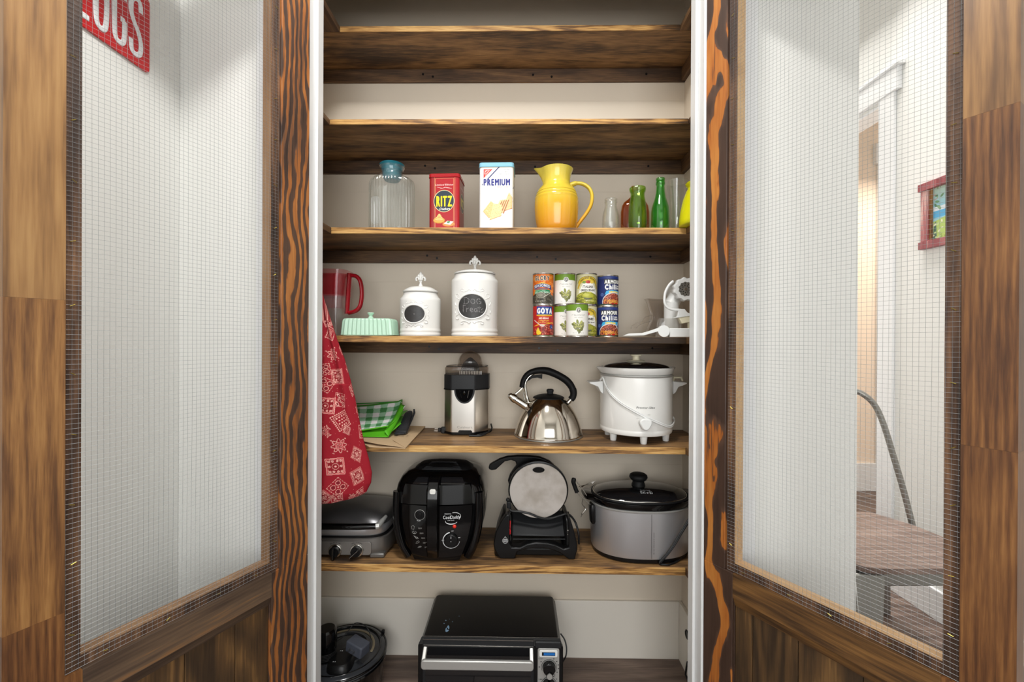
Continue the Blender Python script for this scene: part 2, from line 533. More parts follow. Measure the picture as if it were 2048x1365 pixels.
M['streak_wood'] = wood('streaked_stile', 2, [(0.0, c(54, 38, 30)), (0.58, c(84, 62, 50)), (0.69, c(96, 64, 44)), (0.74, c(164, 94, 38)), (1.0, c(194, 130, 62))], k=3.4, across=9, along=3.2, ring=0.60, fib=0.16, blot=0.24, sharp=True, rough=0.4, seed=8.1, lin=14, detail=4)
M['rail_wood'] = wood('rail_wood', 0, [(0.0, c(40, 28, 18)), (0.35, c(74, 52, 32)), (0.6, c(108, 76, 42)), (1.0, c(150, 108, 60))], k=12, across=7, along=0.8, ring=0.25, fib=0.3, blot=0.2, rough=0.45)
M['rail_grey'] = wood('greyed_rail_wood', 0, [(0.0, c(44, 34, 28)), (0.4, c(78, 62, 50)), (0.7, c(104, 84, 66)), (0.88, c(140, 100, 62)), (1.0, c(176, 128, 78))], k=5, across=7, along=1.2, ring=0.2, fib=0.3, blot=0.3, rough=0.45)
M['ledge_wood'] = wood('ledge_wood', 2, [(0.0, c(34, 24, 18)), (0.4, c(70, 48, 34)), (0.7, c(112, 80, 56)), (1.0, c(158, 118, 84))], k=8, across=8, along=1, ring=0.2, fib=0.3, blot=0.35, rough=0.6)
M['raw_edge'] = wood('raw_edge_wood', 0, [(0.0, c(150, 116, 84)), (0.5, c(196, 160, 118)), (1.0, c(222, 192, 150))], k=4, ring=0.15, fib=0.25, blot=0.2, rough=0.6)
M['panel_wood'] = wood('panel_wood', 2, [(0.0, c(36, 26, 18)), (0.35, c(62, 46, 30)), (0.65, c(90, 66, 40)), (1.0, c(140, 104, 60))], k=9, across=7, along=1.2, ring=0.3, fib=0.25, blot=0.3, rough=0.5)
M['shelf_wood'] = wood('shelf_wood', 0, [(0.0, c(34, 24, 16)), (0.3, c(78, 57, 38)), (0.55, c(134, 100, 62)), (0.8, c(168, 129, 84)), (1.0, c(194, 156, 108))], k=9, across=9, along=0.9, ring=0.14, fib=0.40, blot=0.42, fscale=320, rough=0.55, knots=0.5)
M['edge_wood'] = wood('shelf_edge_wood', 0, [(0.0, c(50, 34, 18)), (0.28, c(112, 76, 38)), (0.5, c(176, 130, 70)), (0.8, c(208, 164, 98)), (1.0, c(226, 188, 124))], k=10, across=14, along=1.3, ring=0.34, fib=0.46, blot=0.3, rough=0.55, fscale=360, knots=0.5)
ER = [(0.0, c(50, 34, 18)), (0.28, c(112, 76, 38)), (0.5, c(176, 130, 70)), (0.8, c(208, 164, 98)), (1.0, c(226, 188, 124))]
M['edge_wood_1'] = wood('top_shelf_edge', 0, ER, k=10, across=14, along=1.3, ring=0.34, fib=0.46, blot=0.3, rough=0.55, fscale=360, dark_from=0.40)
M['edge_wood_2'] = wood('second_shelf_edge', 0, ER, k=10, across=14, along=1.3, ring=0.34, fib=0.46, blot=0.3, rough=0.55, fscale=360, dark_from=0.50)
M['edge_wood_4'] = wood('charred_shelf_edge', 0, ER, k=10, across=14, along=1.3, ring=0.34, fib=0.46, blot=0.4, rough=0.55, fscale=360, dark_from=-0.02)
M['dark_wood'] = wood('dark_edge_wood', 0, [(0.0, c(30, 24, 20)), (0.5, c(64, 50, 36)), (0.75, c(110, 82, 48)), (1.0, c(170, 126, 70))], k=10, across=14, along=1.3, ring=0.3, fib=0.36, blot=0.3, rough=0.6)
M['cleat_wood'] = wood('cleat_wood', 0, [(0.0, c(36, 24, 15)), (0.4, c(70, 50, 34)), (0.7, c(104, 76, 50)), (1.0, c(140, 106, 70))], k=8, across=9, along=0.9, ring=0.22, fib=0.34, blot=0.3, fscale=320, rough=0.55, knots=0.55)
M['arm_wood'] = wood('arm_wood', 1, [(0.0, c(44, 28, 16)), (0.4, c(80, 56, 36)), (0.7, c(122, 90, 56)), (1.0, c(156, 118, 74))], k=9, across=7, along=0.8, ring=0.2, fib=0.2, blot=0.3, rough=0.55)
M['floor_wood'] = wood('floor_plank', 0, [(0.0, c(60, 48, 42)), (0.4, c(96, 78, 68)), (0.7, c(124, 104, 92)), (1.0, c(158, 140, 126))], k=7, across=8, along=0.7, ring=0.3, fib=0.3, blot=0.25, rough=0.4)
M['chair_wood'] = wood('chair_seat_wood', 0, [(0.0, c(82, 66, 58)), (0.5, c(128, 108, 98)), (1.0, c(170, 150, 138))], k=9, across=10, along=0.8, ring=0.3, fib=0.3, blot=0.2, rough=0.4)
# ---------------------------------------------------------------- lettering
GL = {}
def load_glyphs(chars):
    objs = []
    for ch in chars:
        cu = bpy.data.curves.new('g', 'FONT')
        cu.body = ch; cu.resolution_u = 3
        o = bpy.data.objects.new('g', cu)
        COL.objects.link(o); objs.append(o)
    dg = bpy.context.evaluated_depsgraph_get(); dg.update()
    for ch, o in zip(chars, objs):
        me = bpy.data.meshes.new_from_object(o.evaluated_get(dg))
        me.calc_loop_triangles()
        co = np.array([v.co[:2] for v in me.vertices]).reshape(-1, 2)
        tr = np.array([t.vertices[:] for t in me.loop_triangles]).reshape(-1, 3)
        w = (co[:, 0].min(), co[:, 0].max()) if len(co) else (0, 0.3)
        GL[ch] = (co - np.array([w[0], 0]) if len(co) else co, tr, w[1] - w[0])
        bpy.data.meshes.remove(me)
    for o in objs:
        cu = o.data
        bpy.data.objects.remove(o); bpy.data.curves.remove(cu)
load_glyphs("ABCDEFGHIJKLMNOPQRSTUVWXYZabcdefghijklmnopqrstuvwxyz0123456789&-./'°")

def text_tris(s, gap=0.09):
    """triangles of a string, cap height about 0.73 font units, starting at x = 0"""
    V = []; T = []; x = 0; n = 0
    for ch in s:
        if ch == ' ':
            x += 0.32; continue
        co, tr, w = GL[ch]
        V.append(co + np.array([x, 0])); T.append(tr + n); n += len(co)
        x += w + gap
    V = np.concatenate(V) if V else np.zeros((0, 2)); T = np.concatenate(T) if T else np.zeros((0, 3), int)
    return V, T, x - gap

def text_fit(s, h, w=None, slant=0.0, gap=0.09):
    V, T, L = text_tris(s, gap)
    k = h / 0.73
    kx = k if w is None else w / L
    V = np.stack([V[:, 0] * kx + V[:, 1] * k * slant, V[:, 1] * k], 1)
    V[:, 0] -= L * kx / 2
    return V, T

def lettering(name, s, h, mapf, mat_, parent, w=None, slant=0.0, gap=0.09):
    """flat letters placed by mapf(x, y) -> point; x is centred"""
    V, T = text_fit(s, h, w, slant, gap)
    me = bpy.data.meshes.new(name)
    me.from_pydata([tuple(mapf(float(x), float(y))) for x, y in V], [], [tuple(int(i) for i in t) for t in T])
    me.materials.append(mat_); me.update()
    return link(bpy.data.objects.new(name, me), parent)

# ---------------------------------------------------------------- flat print, drawn into a grid of vertex colours
def L3(col):
    return np.array(col[:3], dtype=np.float32)

class Canvas:
    """millimetre coordinates, origin bottom left"""
    def __init__(s, w, h, ppm, bg):
        s.w, s.h, s.p = w, h, ppm
        s.nx = max(2, int(round(w * ppm)) + 1); s.ny = max(2, int(round(h * ppm)) + 1)
        s.a = np.empty((s.ny, s.nx, 3), np.float32); s.a[:] = L3(bg)
        s.X, s.Y = np.meshgrid(np.linspace(0, w, s.nx), np.linspace(0, h, s.ny))
    def _win(s, x0, x1, y0, y1):
        i0 = max(0, int(math.floor(x0 / s.w * (s.nx - 1)))); i1 = min(s.nx, int(math.ceil(x1 / s.w * (s.nx - 1))) + 1)
        j0 = max(0, int(math.floor(y0 / s.h * (s.ny - 1)))); j1 = min(s.ny, int(math.ceil(y1 / s.h * (s.ny - 1))) + 1)
        return slice(j0, max(j0, j1)), slice(i0, max(i0, i1))
    def paint(s, sl, m, col):
        sub = s.a[sl]
        sub[m] = L3(col)
    def rect(s, x0, x1, y0, y1, col):
        sl = s._win(x0, x1, y0, y1); X, Y = s.X[sl], s.Y[sl]
        s.paint(sl, (X >= x0) & (X <= x1) & (Y >= y0) & (Y <= y1), col)
    def grad(s, x0, x1, y0, y1, c0, c1, vertical=True):
        sl = s._win(x0, x1, y0, y1); X, Y = s.X[sl], s.Y[sl]
        t = ((Y - y0) / (y1 - y0) if vertical else (X - x0) / (x1 - x0)).clip(0, 1)[..., None]
        m = (X >= x0) & (X <= x1) & (Y >= y0) & (Y <= y1)
        s.a[sl][m] = (L3(c0) * (1 - t) + L3(c1) * t)[m]
    def ell(s, cx, cy, rx, ry, col, rot=0.0, ring=None, top=None):
        r = max(rx, ry)
        sl = s._win(cx - r, cx + r, cy - r, cy + r); X, Y = s.X[sl] - cx, s.Y[sl] - cy
        if rot:
            a = R(rot); X, Y = X * math.cos(a) + Y * math.sin(a), -X * math.sin(a) + Y * math.cos(a)
        d = (X / rx) ** 2 + (Y / ry) ** 2
        m = d <= 1
        if ring:
            m &= (X / max(rx - ring, 1e-3)) ** 2 + (Y / max(ry - ring, 1e-3)) ** 2 >= 1
        if top is not None:
            m &= s.Y[sl] >= top
        s.paint(sl, m, col)
    def poly(s, pts, col):
        xs = [p[0] for p in pts]; ys = [p[1] for p in pts]
        sl = s._win(min(xs), max(xs), min(ys), max(ys)); X, Y = s.X[sl], s.Y[sl]
        m = np.zeros(X.shape, bool); n = len(pts)
        for i in range(n):
            (xa, ya), (xb, yb) = pts[i], pts[(i + 1) % n]
            if ya == yb:
                continue
            m ^= ((Y >= min(ya, yb)) & (Y < max(ya, yb)) & (X < xa + (Y - ya) * (xb - xa) / (yb - ya)))
        s.paint(sl, m, col)
    def line(s, p, q, w, col):
        (x0, y0), (x1, y1) = p, q
        h = w / 2
        sl = s._win(min(x0, x1) - h, max(x0, x1) + h, min(y0, y1) - h, max(y0, y1) + h)
        X, Y = s.X[sl], s.Y[sl]
        dx, dy = x1 - x0, y1 - y0; L2 = dx * dx + dy * dy + 1e-9
        t = (((X - x0) * dx + (Y - y0) * dy) / L2).clip(0, 1)
        s.paint(sl, (X - x0 - t * dx) ** 2 + (Y - y0 - t * dy) ** 2 <= h * h, col)
    def path(s, pts, w, col, closed=False):
        for a, b in zip(pts, pts[1:] + ([pts[0]] if closed else [])):
            s.line(a, b, w, col)
    def text(s, st, x, y, h, col, w=None, slant=0.0, bold=0.0, arc=0.0, gap=0.09, edge=None, ew=0.8):
        """centred at x, baseline y; arc bends the baseline (mm of rise at the middle)"""
        V, T = text_fit(st, h, w, slant, gap)
        half = max(1e-3, float(np.abs(V[:, 0]).max()))
        V = V.copy(); V[:, 1] += arc * (1 - (V[:, 0] / half) ** 2)
        V += np.array([x, y])
        def draw(off, cl):
            for t in T:
                a, b, d = V[t[0]] + off, V[t[1]] + off, V[t[2]] + off
                lo = np.minimum(np.minimum(a, b), d); hi = np.maximum(np.maximum(a, b), d)
                sl = s._win(lo[0], hi[0], lo[1], hi[1]); X, Y = s.X[sl], s.Y[sl]
                if X.size == 0:
                    continue
                e1 = (b[0] - a[0]) * (Y - a[1]) - (b[1] - a[1]) * (X - a[0])
                e2 = (d[0] - b[0]) * (Y - b[1]) - (d[1] - b[1]) * (X - b[0])
                e3 = (a[0] - d[0]) * (Y - d[1]) - (a[1] - d[1]) * (X - d[0])
                s.paint(sl, ((e1 >= 0) & (e2 >= 0) & (e3 >= 0)) | ((e1 <= 0) & (e2 <= 0) & (e3 <= 0)), cl)
        if edge is not None:
            for k in range(8):
                draw(np.array([math.cos(k * .785) * ew, math.sin(k * .785) * ew]), edge)
        if bold:
            for k in range(4):
                draw(np.array([math.cos(k * 1.571) * bold, math.sin(k * 1.571) * bold]), col)
        draw(np.zeros(2), col)
    def spots(s, inside, n, r0, r1, cols, seed=0, asp=1.0):
        rs = np.random.RandomState(seed)
        x0, x1, y0, y1 = inside[0]
        ok = inside[1] if len(inside) > 1 else (lambda x, y: True)
        for _ in range(n):
            x, y = rs.uniform(x0, x1), rs.uniform(y0, y1)
            if ok(x, y):
                r = rs.uniform(r0, r1)
                s.ell(x, y, r, r * asp, cols[rs.randint(len(cols))], rot=rs.uniform(0, 180) if asp != 1 else 0)
    def at(s, u, v):
        """colours at arrays u, v (mm)"""
        i = np.clip(np.rint(np.asarray(u) / s.w * (s.nx - 1)).astype(int), 0, s.nx - 1)
        j = np.clip(np.rint(np.asarray(v) / s.h * (s.ny - 1)).astype(int), 0, s.ny - 1)
        return s.a[j, i]

def sheet(name, pts, cols, mat_, parent=None, closed=False, smooth=True, kind=None):
    """pts (ny, nx, 3) grid with per-vertex colours (ny, nx, 3) -> one mesh"""
    ny, nx = pts.shape[:2]
    V = np.ascontiguousarray(pts.reshape(-1, 3), dtype=np.float32)
    ix = np.arange(nx if closed else nx - 1); jy = np.arange(ny - 1)
    I, J = np.meshgrid(ix, jy)
    I2 = (I + 1) % nx
    Q = np.stack([J * nx + I, J * nx + I2, (J + 1) * nx + I2, (J + 1) * nx + I], -1).reshape(-1, 4).astype(np.int32)
    me = bpy.data.meshes.new(name)
    me.vertices.add(len(V)); me.vertices.foreach_set('co', V.ravel())
    me.loops.add(Q.size); me.loops.foreach_set('vertex_index', Q.ravel())
    me.polygons.add(len(Q)); me.polygons.foreach_set('loop_start', np.arange(0, Q.size, 4, dtype=np.int32))
    me.polygons.foreach_set('use_smooth', np.full(len(Q), smooth))
    me.update(calc_edges=True)
    at = me.color_attributes.new('Col', 'FLOAT_COLOR', 'POINT')
    C = np.ones((len(V), 4), np.float32); C[:, :3] = cols.reshape(-1, 3)
    at.data.foreach_set('color', C.ravel())
    me.materials.append(mat_)
    o = link(bpy.data.objects.new(name, me), parent)
    if kind:
        o['kind'] = kind
    return o

def flat_print(name, cv, origin, ux, uy, mat_, parent=None):
    """the whole canvas laid flat: origin + x*ux + y*uy (vectors in metres per mm)"""
    o = np.array(origin); ux = np.array(ux); uy = np.array(uy)
    pts = o + cv.X[..., None] * ux + cv.Y[..., None] * uy
    return sheet(name, pts, cv.a, mat_, parent)

def wrap_print(name, cv, path, z0, mat_, parent=None, front=None, closed=True, zfun=None):
    """canvas wrapped round path(u_mm) -> (x, y); front=(u0, u1) is drawn densely, the rest of the way round coarsely"""
    u0, u1, total = front
    us = list(np.linspace(u0, u1, max(2, int((u1 - u0) * cv.p) + 1)))
    rest = total - (u1 - u0)
    us += list(u1 + rest * (np.arange(1, 48) / 48.0))
    us = np.array(us)
    vs = np.linspace(0, cv.h, cv.ny)
    xy = np.array([path(u) for u in us])
    nx, ny = len(us), len(vs)
    pts = np.zeros((ny, nx, 3)); pts[..., 0] = xy[:, 0]; pts[..., 1] = xy[:, 1]; pts[..., 2] = z0 + vs[:, None] / 1000.0
    U, Vv = np.meshgrid(us, vs)
    colr = cv.at(U, Vv)
    edge = cv.at(np.full_like(Vv, cv.w * 0.004), Vv)
    m = (U > cv.w)
    colr = np.where(m[..., None], edge, colr)
    return sheet(name, pts, colr, mat_, parent, closed=closed)
# ================================================================ THE ROOM
Yw = 1.322          # face of the wall the closet opens in
Yj = 1.405          # back of the jambs
Yb = 1.777          # back wall of the closet
XL, XR = -0.84, 0.668        # closet side walls
CH = 3.40           # ceiling height
JL, JR = -0.636, 0.551       # faces of the two jambs
OT = 2.54           # top of the opening

def slab(name, x0, x1, y0, y1, z0, z1, m, parent=None, bevel=0):
    b = MB(); b.box(x0, x1, y0, y1, z0, z1)
    o = b.build(name, M[m] if isinstance(m, str) else m, parent, smooth=0, bevel=bevel)
    if parent is None:
        o['kind'] = 'structure'
    return o

# floor: sub-floor slab with planks laid on it
fl = slab('floor', -1.2, 4.3, -2.9, 3.95, -0.06, -0.008, mat('subfloor', c(60, 50, 44), 0.8))
pw = 0.18
rows = int((3.95 + 0.2) / pw) + 1
cache = {}
for r_ in range(rows):
    y0 = -0.2 + r_ * pw
    off = (r_ * 0.47) % 1.2
    x = -1.2 - off
    while x < 4.3:
        xa, xb = max(x, -1.2), min(x + 1.2, 4.3)
        if xb - xa > 0.02 and y0 < 3.95:
            L_ = round(xb - xa, 3)
            if L_ not in cache:
                b = MB(); b.box(0, L_ - 0.0016, 0, pw - 0.0016, -0.008, 0)
                cache[L_] = b.build('floor_plank', M['floor_wood'], fl, smooth=0, bevel=0.001, bseg=1)
                o = cache[L_]
            else:
                o = cache[L_].copy(); link(o, fl)
            o.location = (xa, y0, 0)
        x += 1.2
slab('ceiling', -1.2, 4.3, -2.9, 3.95, CH, CH + 0.08, 'ceiling')

# closet shell
slab('wall_back', XL - 0.1, XR + 0.1, Yb, Yb + 0.1, 0, CH, 'closet')
slab('wall_closet_left', XL - 0.1, XL, Yw + 0.083, Yb, 0, CH, 'closet')
slab('wall_closet_right', XR, 0.9, Yj, Yb, 0, CH, 'closet')
# wall around the opening (front face Yw)
slab('wall_front_left', -1.14, JL - 0.02, Yw, Yj, 0, CH, 'wall')
wr = slab('wall_front_right', JR + 0.02, 1.02, Yw, Yj, 0, CH, 'wall')
slab('wall_front_top', JL - 0.02, JR + 0.02, Yw, Yj, OT + 0.02, CH, 'wall')
slab('header_light_block', XL, XR, Yj, 1.45, 2.49, CH, 'closet')  # unseen slab added to keep rear light off the wall above the top shelf
slab('wall_corner', 0.9, 1.02, Yj, 3.95, 0, CH, 'wall')
slab('wall_left', -1.14, -1.04, -2.9, Yw, 0, CH, 'wall')
# right wall with the doorway into the far room
XW = 1.95
dz = Z0 + 1.285
slab('wall_right', XW, XW + 0.12, -2.9, 2.37, 0, CH, 'wall')
slab('wall_right_far', XW, XW + 0.12, 3.25, 3.95, 0, CH, 'wall')
slab('wall_right_top', XW, XW + 0.12, 2.37, 3.25, dz, CH, 'wall')
slab('wall_far', 1.02, 4.3, 3.80, 3.95, 0, CH, 'peach')
slab('wall_far_right', 4.2, 4.3, 1.9, 3.8, 0, CH, 'peach')
slab('wall_rear_left', -1.14, -0.6, -2.9, -2.8, 0, CH, 'wall')
slab('wall_rear_right', 1.0, XW, -2.9, -2.8, 0, CH, 'wall')
slab('wall_rear_top', -0.6, 1.0, -2.9, -2.8, 2.4, CH, 'wall')

# casing of the doorway in the right wall
T = M['trim']
dc = link(bpy.data.objects.new('trim_6', None)); dc['kind'] = 'structure'
solid('side_casing', T, dc, lambda m: m.box(XW - 0.018, XW, 2.275, 2.37, 0, dz + 0.012), 0, 0.002)
solid('side_casing', T, dc, lambda m: m.box(XW - 0.018, XW, 3.25, 3.345, 0, dz + 0.012), 0, 0.002)
solid('header_board', T, dc, lambda m: m.box(XW - 0.026, XW, 2.245, 3.375, dz + 0.012, dz + 0.128), 0, 0.002)
solid('header_cap', T, dc, lambda m: m.box(XW - 0.045, XW, 2.225, 3.395, dz + 0.128, dz + 0.146), 0, 0.002)
solid('jamb_lining', T, dc, lambda m: (m.box(XW, XW + 0.12, 2.37, 2.385, 0, dz), m.box(XW, XW + 0.12, 3.235, 3.25, 0, dz), m.box(XW, XW + 0.12, 2.385, 3.235, dz - 0.015, dz)), 0, 0.001)
# far door casing in the peach room
fd = link(bpy.data.objects.new('trim_7', None)); fd['kind'] = 'structure'
solid('side_casing', T, fd, lambda m: m.box(3.085, 3.16, 3.775, 3.8, 0, Z0 + 1.53), 0, 0.002)
solid('header_board', T, fd, lambda m: m.box(3.055, 4.1, 3.765, 3.8, Z0 + 1.53, Z0 + 1.7), 0, 0.002)
# baseboards
def base(name, x0, x1, y0, y1, h):
    b = MB(); b.box(x0, x1, y0, y1, 0, h)
    return struct(b.build(name, M['trim'], None, 0, 0.003))
base('baseboard_far', 1.02, 4.2, 3.782, 3.80, 0.24)
base('baseboard_right', XW - 0.016, XW, -2.8, 2.275, 0.14)
base('baseboard_left', -1.04, -1.024, -2.8, Yw - 0.016, 0.14)
bm_ = M['baseboard']
cb = MB(); cb.box(XL, XR - 0.014, Yb - 0.016, Yb, 0, 0.232)
struct(cb.build('baseboard_back', bm_, None, 0, 0.002))
cb = MB(); cb.box(XR - 0.014, XR, Yj, Yb, 0, 0.232)
struct(cb.build('baseboard_closet_right', bm_, None, 0, 0.002))
# shiplap boards of the closet back wall, thin joints between them
wb = bpy.data.objects['wall_back']
zz = 0.2325
while zz < CH:
    h_ = min(0.184, CH - zz)
    b = MB(); b.box(XL, XR, Yb - 0.006, Yb, zz, zz + h_ - 0.0002)
    b.build('wall_board', M['closet'], wb, 0)
    zz += 0.184

# jambs and casings
def jamb(name, side):
    X = JL if side < 0 else JR
    b = MB()
    x0, x1 = (X - 0.02, X) if side < 0 else (X, X + 0.02)
    b.box(x0, x1, 1.306, Yj, 0, OT)
    o = struct(b.build(name, T, None, 0, 0.0015))
    # stop moulding
    b = MB(); e = 0.009
    x0, x1 = (X, X + e) if side < 0 else (X - e, X)
    b.box(min(x0, x1), max(x0, x1), 1.348, 1.386, 0, OT)
    b.build('door_stop', T, o, 0, 0.002)
    return o
jamb('trim_1', -1)
jamb('trim_2', 1)
b = MB(); b.box(JL - 0.02, JR + 0.02, 1.306, Yj, OT, OT + 0.02)
struct(b.build('trim_3', T, None, 0, 0.0015))
for nm, x0, x1 in (('trim_4', JL - 0.16, JL - 0.022), ('trim_5', JR + 0.022, JR + 0.16)):
    b = MB(); b.box(x0, x1, 1.308, Yw, 0, OT + 0.1)
    struct(b.build(nm, T, None, 0, 0.002))

# ================================================================ SHELVES
SH = {1: (Z0 + 1.1184, Z0 + 1.098, 1.545), 2: (Z0 + .7462, Z0 + .7277, 1.465), 3: (Z0 + .384, Z0 + .3619, 1.479),
      4: (Z0 + .013, Z0 - .0094, 1.475), 5: (Z0 - .3597, Z0 - .3834, 1.475), 6: (Z0 - .7637, Z0 - .79, 1.47)}
CL = {1: 163, 2: 347, 3: 526.5, 4: 707.5}
names = {1: 'topmost stained wooden shelf, empty, just under the grey closet wall',
         2: 'second stained wooden shelf from the top, empty, above the glass bottles',
         3: 'stained wooden shelf that carries the cracker tins and yellow pitcher',
         4: 'stained wooden shelf that carries the food cans and dog treat canister',
         5: 'stained wooden shelf that carries the kettle and white slow cooker',
         6: 'lowest stained wooden shelf, under the black deep fryer'}
ED = 0.0035
for k in range(1, 7):
    zt, zb_, yf = SH[k]
    sh = thing('shelf', names[k], 'shelf', (0, 0, zb_), group='closet shelves')
    t_ = zt - zb_
    AL, AR = -0.642, 0.568
    left = k <= 3
    xa = AL if left else -0.84
    solid('shelf_board', M['shelf_wood'], sh, lambda m: m.box(XL, XR, yf + ED, Yb - 0.007, 0, t_), 0, 0.0012)
    solid('front_edge', M.get('edge_wood_%d' % k, M['edge_wood']), sh, lambda m: m.box(AL + 0.001 if left else XL, AR - 0.001, yf, yf + ED, 0.0004, t_ - 0.0004), 0, 0.001)
    if left:
        solid('side_board', M['arm_wood'], sh, lambda m: m.box(XL, AL, Yj, yf + ED - 0.001, 0, t_), 0, 0.0012)
    solid('side_board', M['arm_wood'], sh, lambda m: m.box(AR, XR, Yj, yf + ED - 0.001, 0, t_), 0, 0.0012)
    if k in CL:
        zc = P(1020, CL[k], 1.758).z - zb_
    else:
        zc = -0.05
    solid('back_cleat', M['cleat_wood'], sh, lambda m: m.box(XL, XR, 1.758, Yb - 0.007, zc, -0.0005), 0, 0.0015)
    solid('side_cleat', M['arm_wood'], sh, lambda m: m.box(XR - 0.018, XR, Yj + 0.004, 1.757, zc, -0.0005), 0, 0.0015)
    solid('side_cleat', M['arm_wood'], sh, lambda m: m.box(XL, XL + 0.018, Yj + 0.004, 1.757, zc, -0.0005), 0, 0.0015)
    if k <= 4:
        for j, (xs, dzs) in enumerate(((-0.40, 0.004), (-0.36, -0.006), (0.045, 0.0), (0.12, -0.008), (0.50, 0.002))):
            zs = zc / 2 + dzs
            solid('screw', M['black'], sh, lambda m: m.cyl((xs + 0.01 * k, 1.7585, zs), (xs + 0.01 * k, 1.7565, zs), 0.0046, 10), 30)
# ================================================================ DOORS (each leaf is built flat, then swung open)
def lap_frame(m, x0, x1, z0, z1, w, y0, y1):
    pass

def door_leaf(name, side, hinge, ang, W, a1, b1, label, stile_mat):
    """local: x along the leaf from the hinge, y away from the viewer's side, z up"""
    t = thing(name, label, 'door', (hinge[0], hinge[1], 0.012), 0, 'closet screen doors'); t['kind'] = 'structure'
    # side -1: leaf runs towards -x and the viewer; its face is turned to +x
    H = 2.52
    sgn = side
    dx, dy = sgn * math.cos(R(ang)), -math.sin(R(ang))
    nx, ny = sgn * math.sin(R(ang)), math.cos(R(ang)) * 1.0
    # columns: local x -> (dx,dy), local y -> (nx,ny)
    t.matrix_world = Matrix(((dx, nx, 0, hinge[0]), (dy, ny, 0, hinge[1]), (0, 0, 1, 0.012), (0, 0, 0, 1)))
    if side > 0:
        pass
    zb = Z0 - 0.650 - 0.012          # bottom of the mesh opening
    zt = 2.335
    F, D, LED = 0.010, 0.046, 0.025
    sb = a1 + 0.024                  # full stile width behind the rabbet
    fb = b1 - 0.026
    # hinge stile: front layer narrow at the mesh, full below
    def stile(m, x0, x1, xi0, xi1, z0, z1):
        m.box(x0, x1, F, D, z0, z1)
        m.box(xi0, xi1, 0, F, z0, z1)
    hs = MB(); hs.box(0, sb, F, D, 0, H); hs.box(0, a1, 0, F, zb, H); hs.box(0, sb, 0, F, 0, zb)
    hs.build('hinge_stile', stile_mat, t, 0, 0.0012, 1)
    # free stile from glued blocks
    cuts = (0, 0.75, 1.345, 2.05, H) if side < 0 else (0, 0.35, 1.08, 1.695, H)
    slopes = (0, 0, 0, 0, 0)
    bmats = ('stile_dark', 'stile_wood', 'stile_light', 'stile_light') if side < 0 else ('stile_wood', 'stile_dark', 'stile_dark', 'stile_light')
    for i in range(4):
        z0, z1 = cuts[i], cuts[i + 1]
        s0, s1 = slopes[i], slopes[i + 1]
        b = MB()
        def q(x, z, s_):
            return z + (x - b1) * s_
        def block(xa, xb, ya, yb, za=None, zb2=None):
            pts = []
            for x, z, s_ in ((xa, z0, s0), (xb, z0, s0), (xb, z1, s1), (xa, z1, s1)):
                zz_ = q(x, z, s_)
                if za is not None: zz_ = max(zz_, za)
                if zb2 is not None: zz_ = min(zz_, zb2)
                pts.append((x, zz_))
            if max(p[1] for p in pts) - min(p[1] for p in pts) > 1e-4:
                b.prism([(x, z - (0.0002 if j > 1 else 0)) for j, (x, z) in enumerate(pts)], ya, yb)
        block(fb, W, F, D)
        block(b1, W, 0, F)
        if z0 < zb:
            block(fb, b1, 0, F, None, zb)
        b.build('stile_block', M[bmats[i]], t, 0)
    # lock rail and its moulding, planks of the lower panel, bottom and top rails
    x0, x1 = sb, fb
    RM = M['rail_grey' if side < 0 else 'rail_wood']
    solid('lock_rail', RM, t, lambda m: (m.box(x0, x1, F, D, zb - 0.068, zb + LED), m.box(x0, x1, 0, F, zb - 0.068, zb)), 0, 0.0012)
    solid('rail_moulding', RM, t, lambda m: m.prism([(zb - 0.068, 0.004), (zb - 0.068, 0.02), (zb - 0.094, 0.02), (zb - 0.094, 0.013)], x0, x1, axis='x', M=Matrix(((1, 0, 0, 0), (0, 0, 1, 0), (0, 1, 0, 0), (0, 0, 0, 1)))), 0)
    n = 4
    ws = [0, 0.092, 0.21, 0.32, x1 - x0] if side < 0 else [0, 0.05, 0.165, 0.30, x1 - x0]
    for i in range(n):
        solid('panel_plank', M['panel_wood'], t, lambda m: m.box(x0 + ws[i] + 0.0008, x0 + ws[i + 1] - 0.0008, 0.014, 0.026, 0.11, zb - 0.07), 0, 0.0012)
    solid('bottom_rail', M['rail_wood'], t, lambda m: m.box(x0, x1, 0, D, 0, 0.11), 0, 0.0012)
    solid('top_rail', M['rail_wood'], t, lambda m: (m.box(x0, x1, F, D, zt - LED, H), m.box(x0, x1, 0, F, zt, H)), 0, 0.0012)
    # dark-stained ledge faces the mesh is stapled to, pale inner edges of the opening
    solid('mesh_ledge', M['ledge_wood'], t, lambda m: (m.box(a1 + 0.0004, sb, F - 0.0008, F, zb, zt), m.box(fb, b1 - 0.0004, F - 0.0008, F, zb, zt), m.box(sb, fb, F - 0.0008, F, zb, zb + LED)), 0)
    solid('opening_edge', M['edge_brown' if side < 0 else 'raw_edge'], t, lambda m: (m.box(sb, sb + 0.0006, F + 0.001, D, zb + LED, zt - LED), m.box(fb - 0.0006, fb, F + 0.001, D, zb + LED, zt - LED), m.box(sb, fb, F + 0.001, D, zb + LED, zb + LED + 0.0006)), 0)
    # wire mesh: square galvanised wires
    s = 0.0096 if side < 0 else 0.0098
    r = 0.00030
    m = MB()
    rs = random.Random(5 + side)
    def wire(pts):
        m.tube(pts, r, 3)
    nv = int((b1 - a1 - 0.004) / s)
    xs0 = a1 + (b1 - a1 - nv * s) / 2
    waves = [(rs.uniform(3, 7), rs.uniform(0, 6), rs.uniform(0.0002, 0.0006)) for _ in range(3)]
    def wob(u, v):
        return sum(a * math.sin(f * u + p + v * 3) for f, p, a in waves)
    yw = F - 0.0016
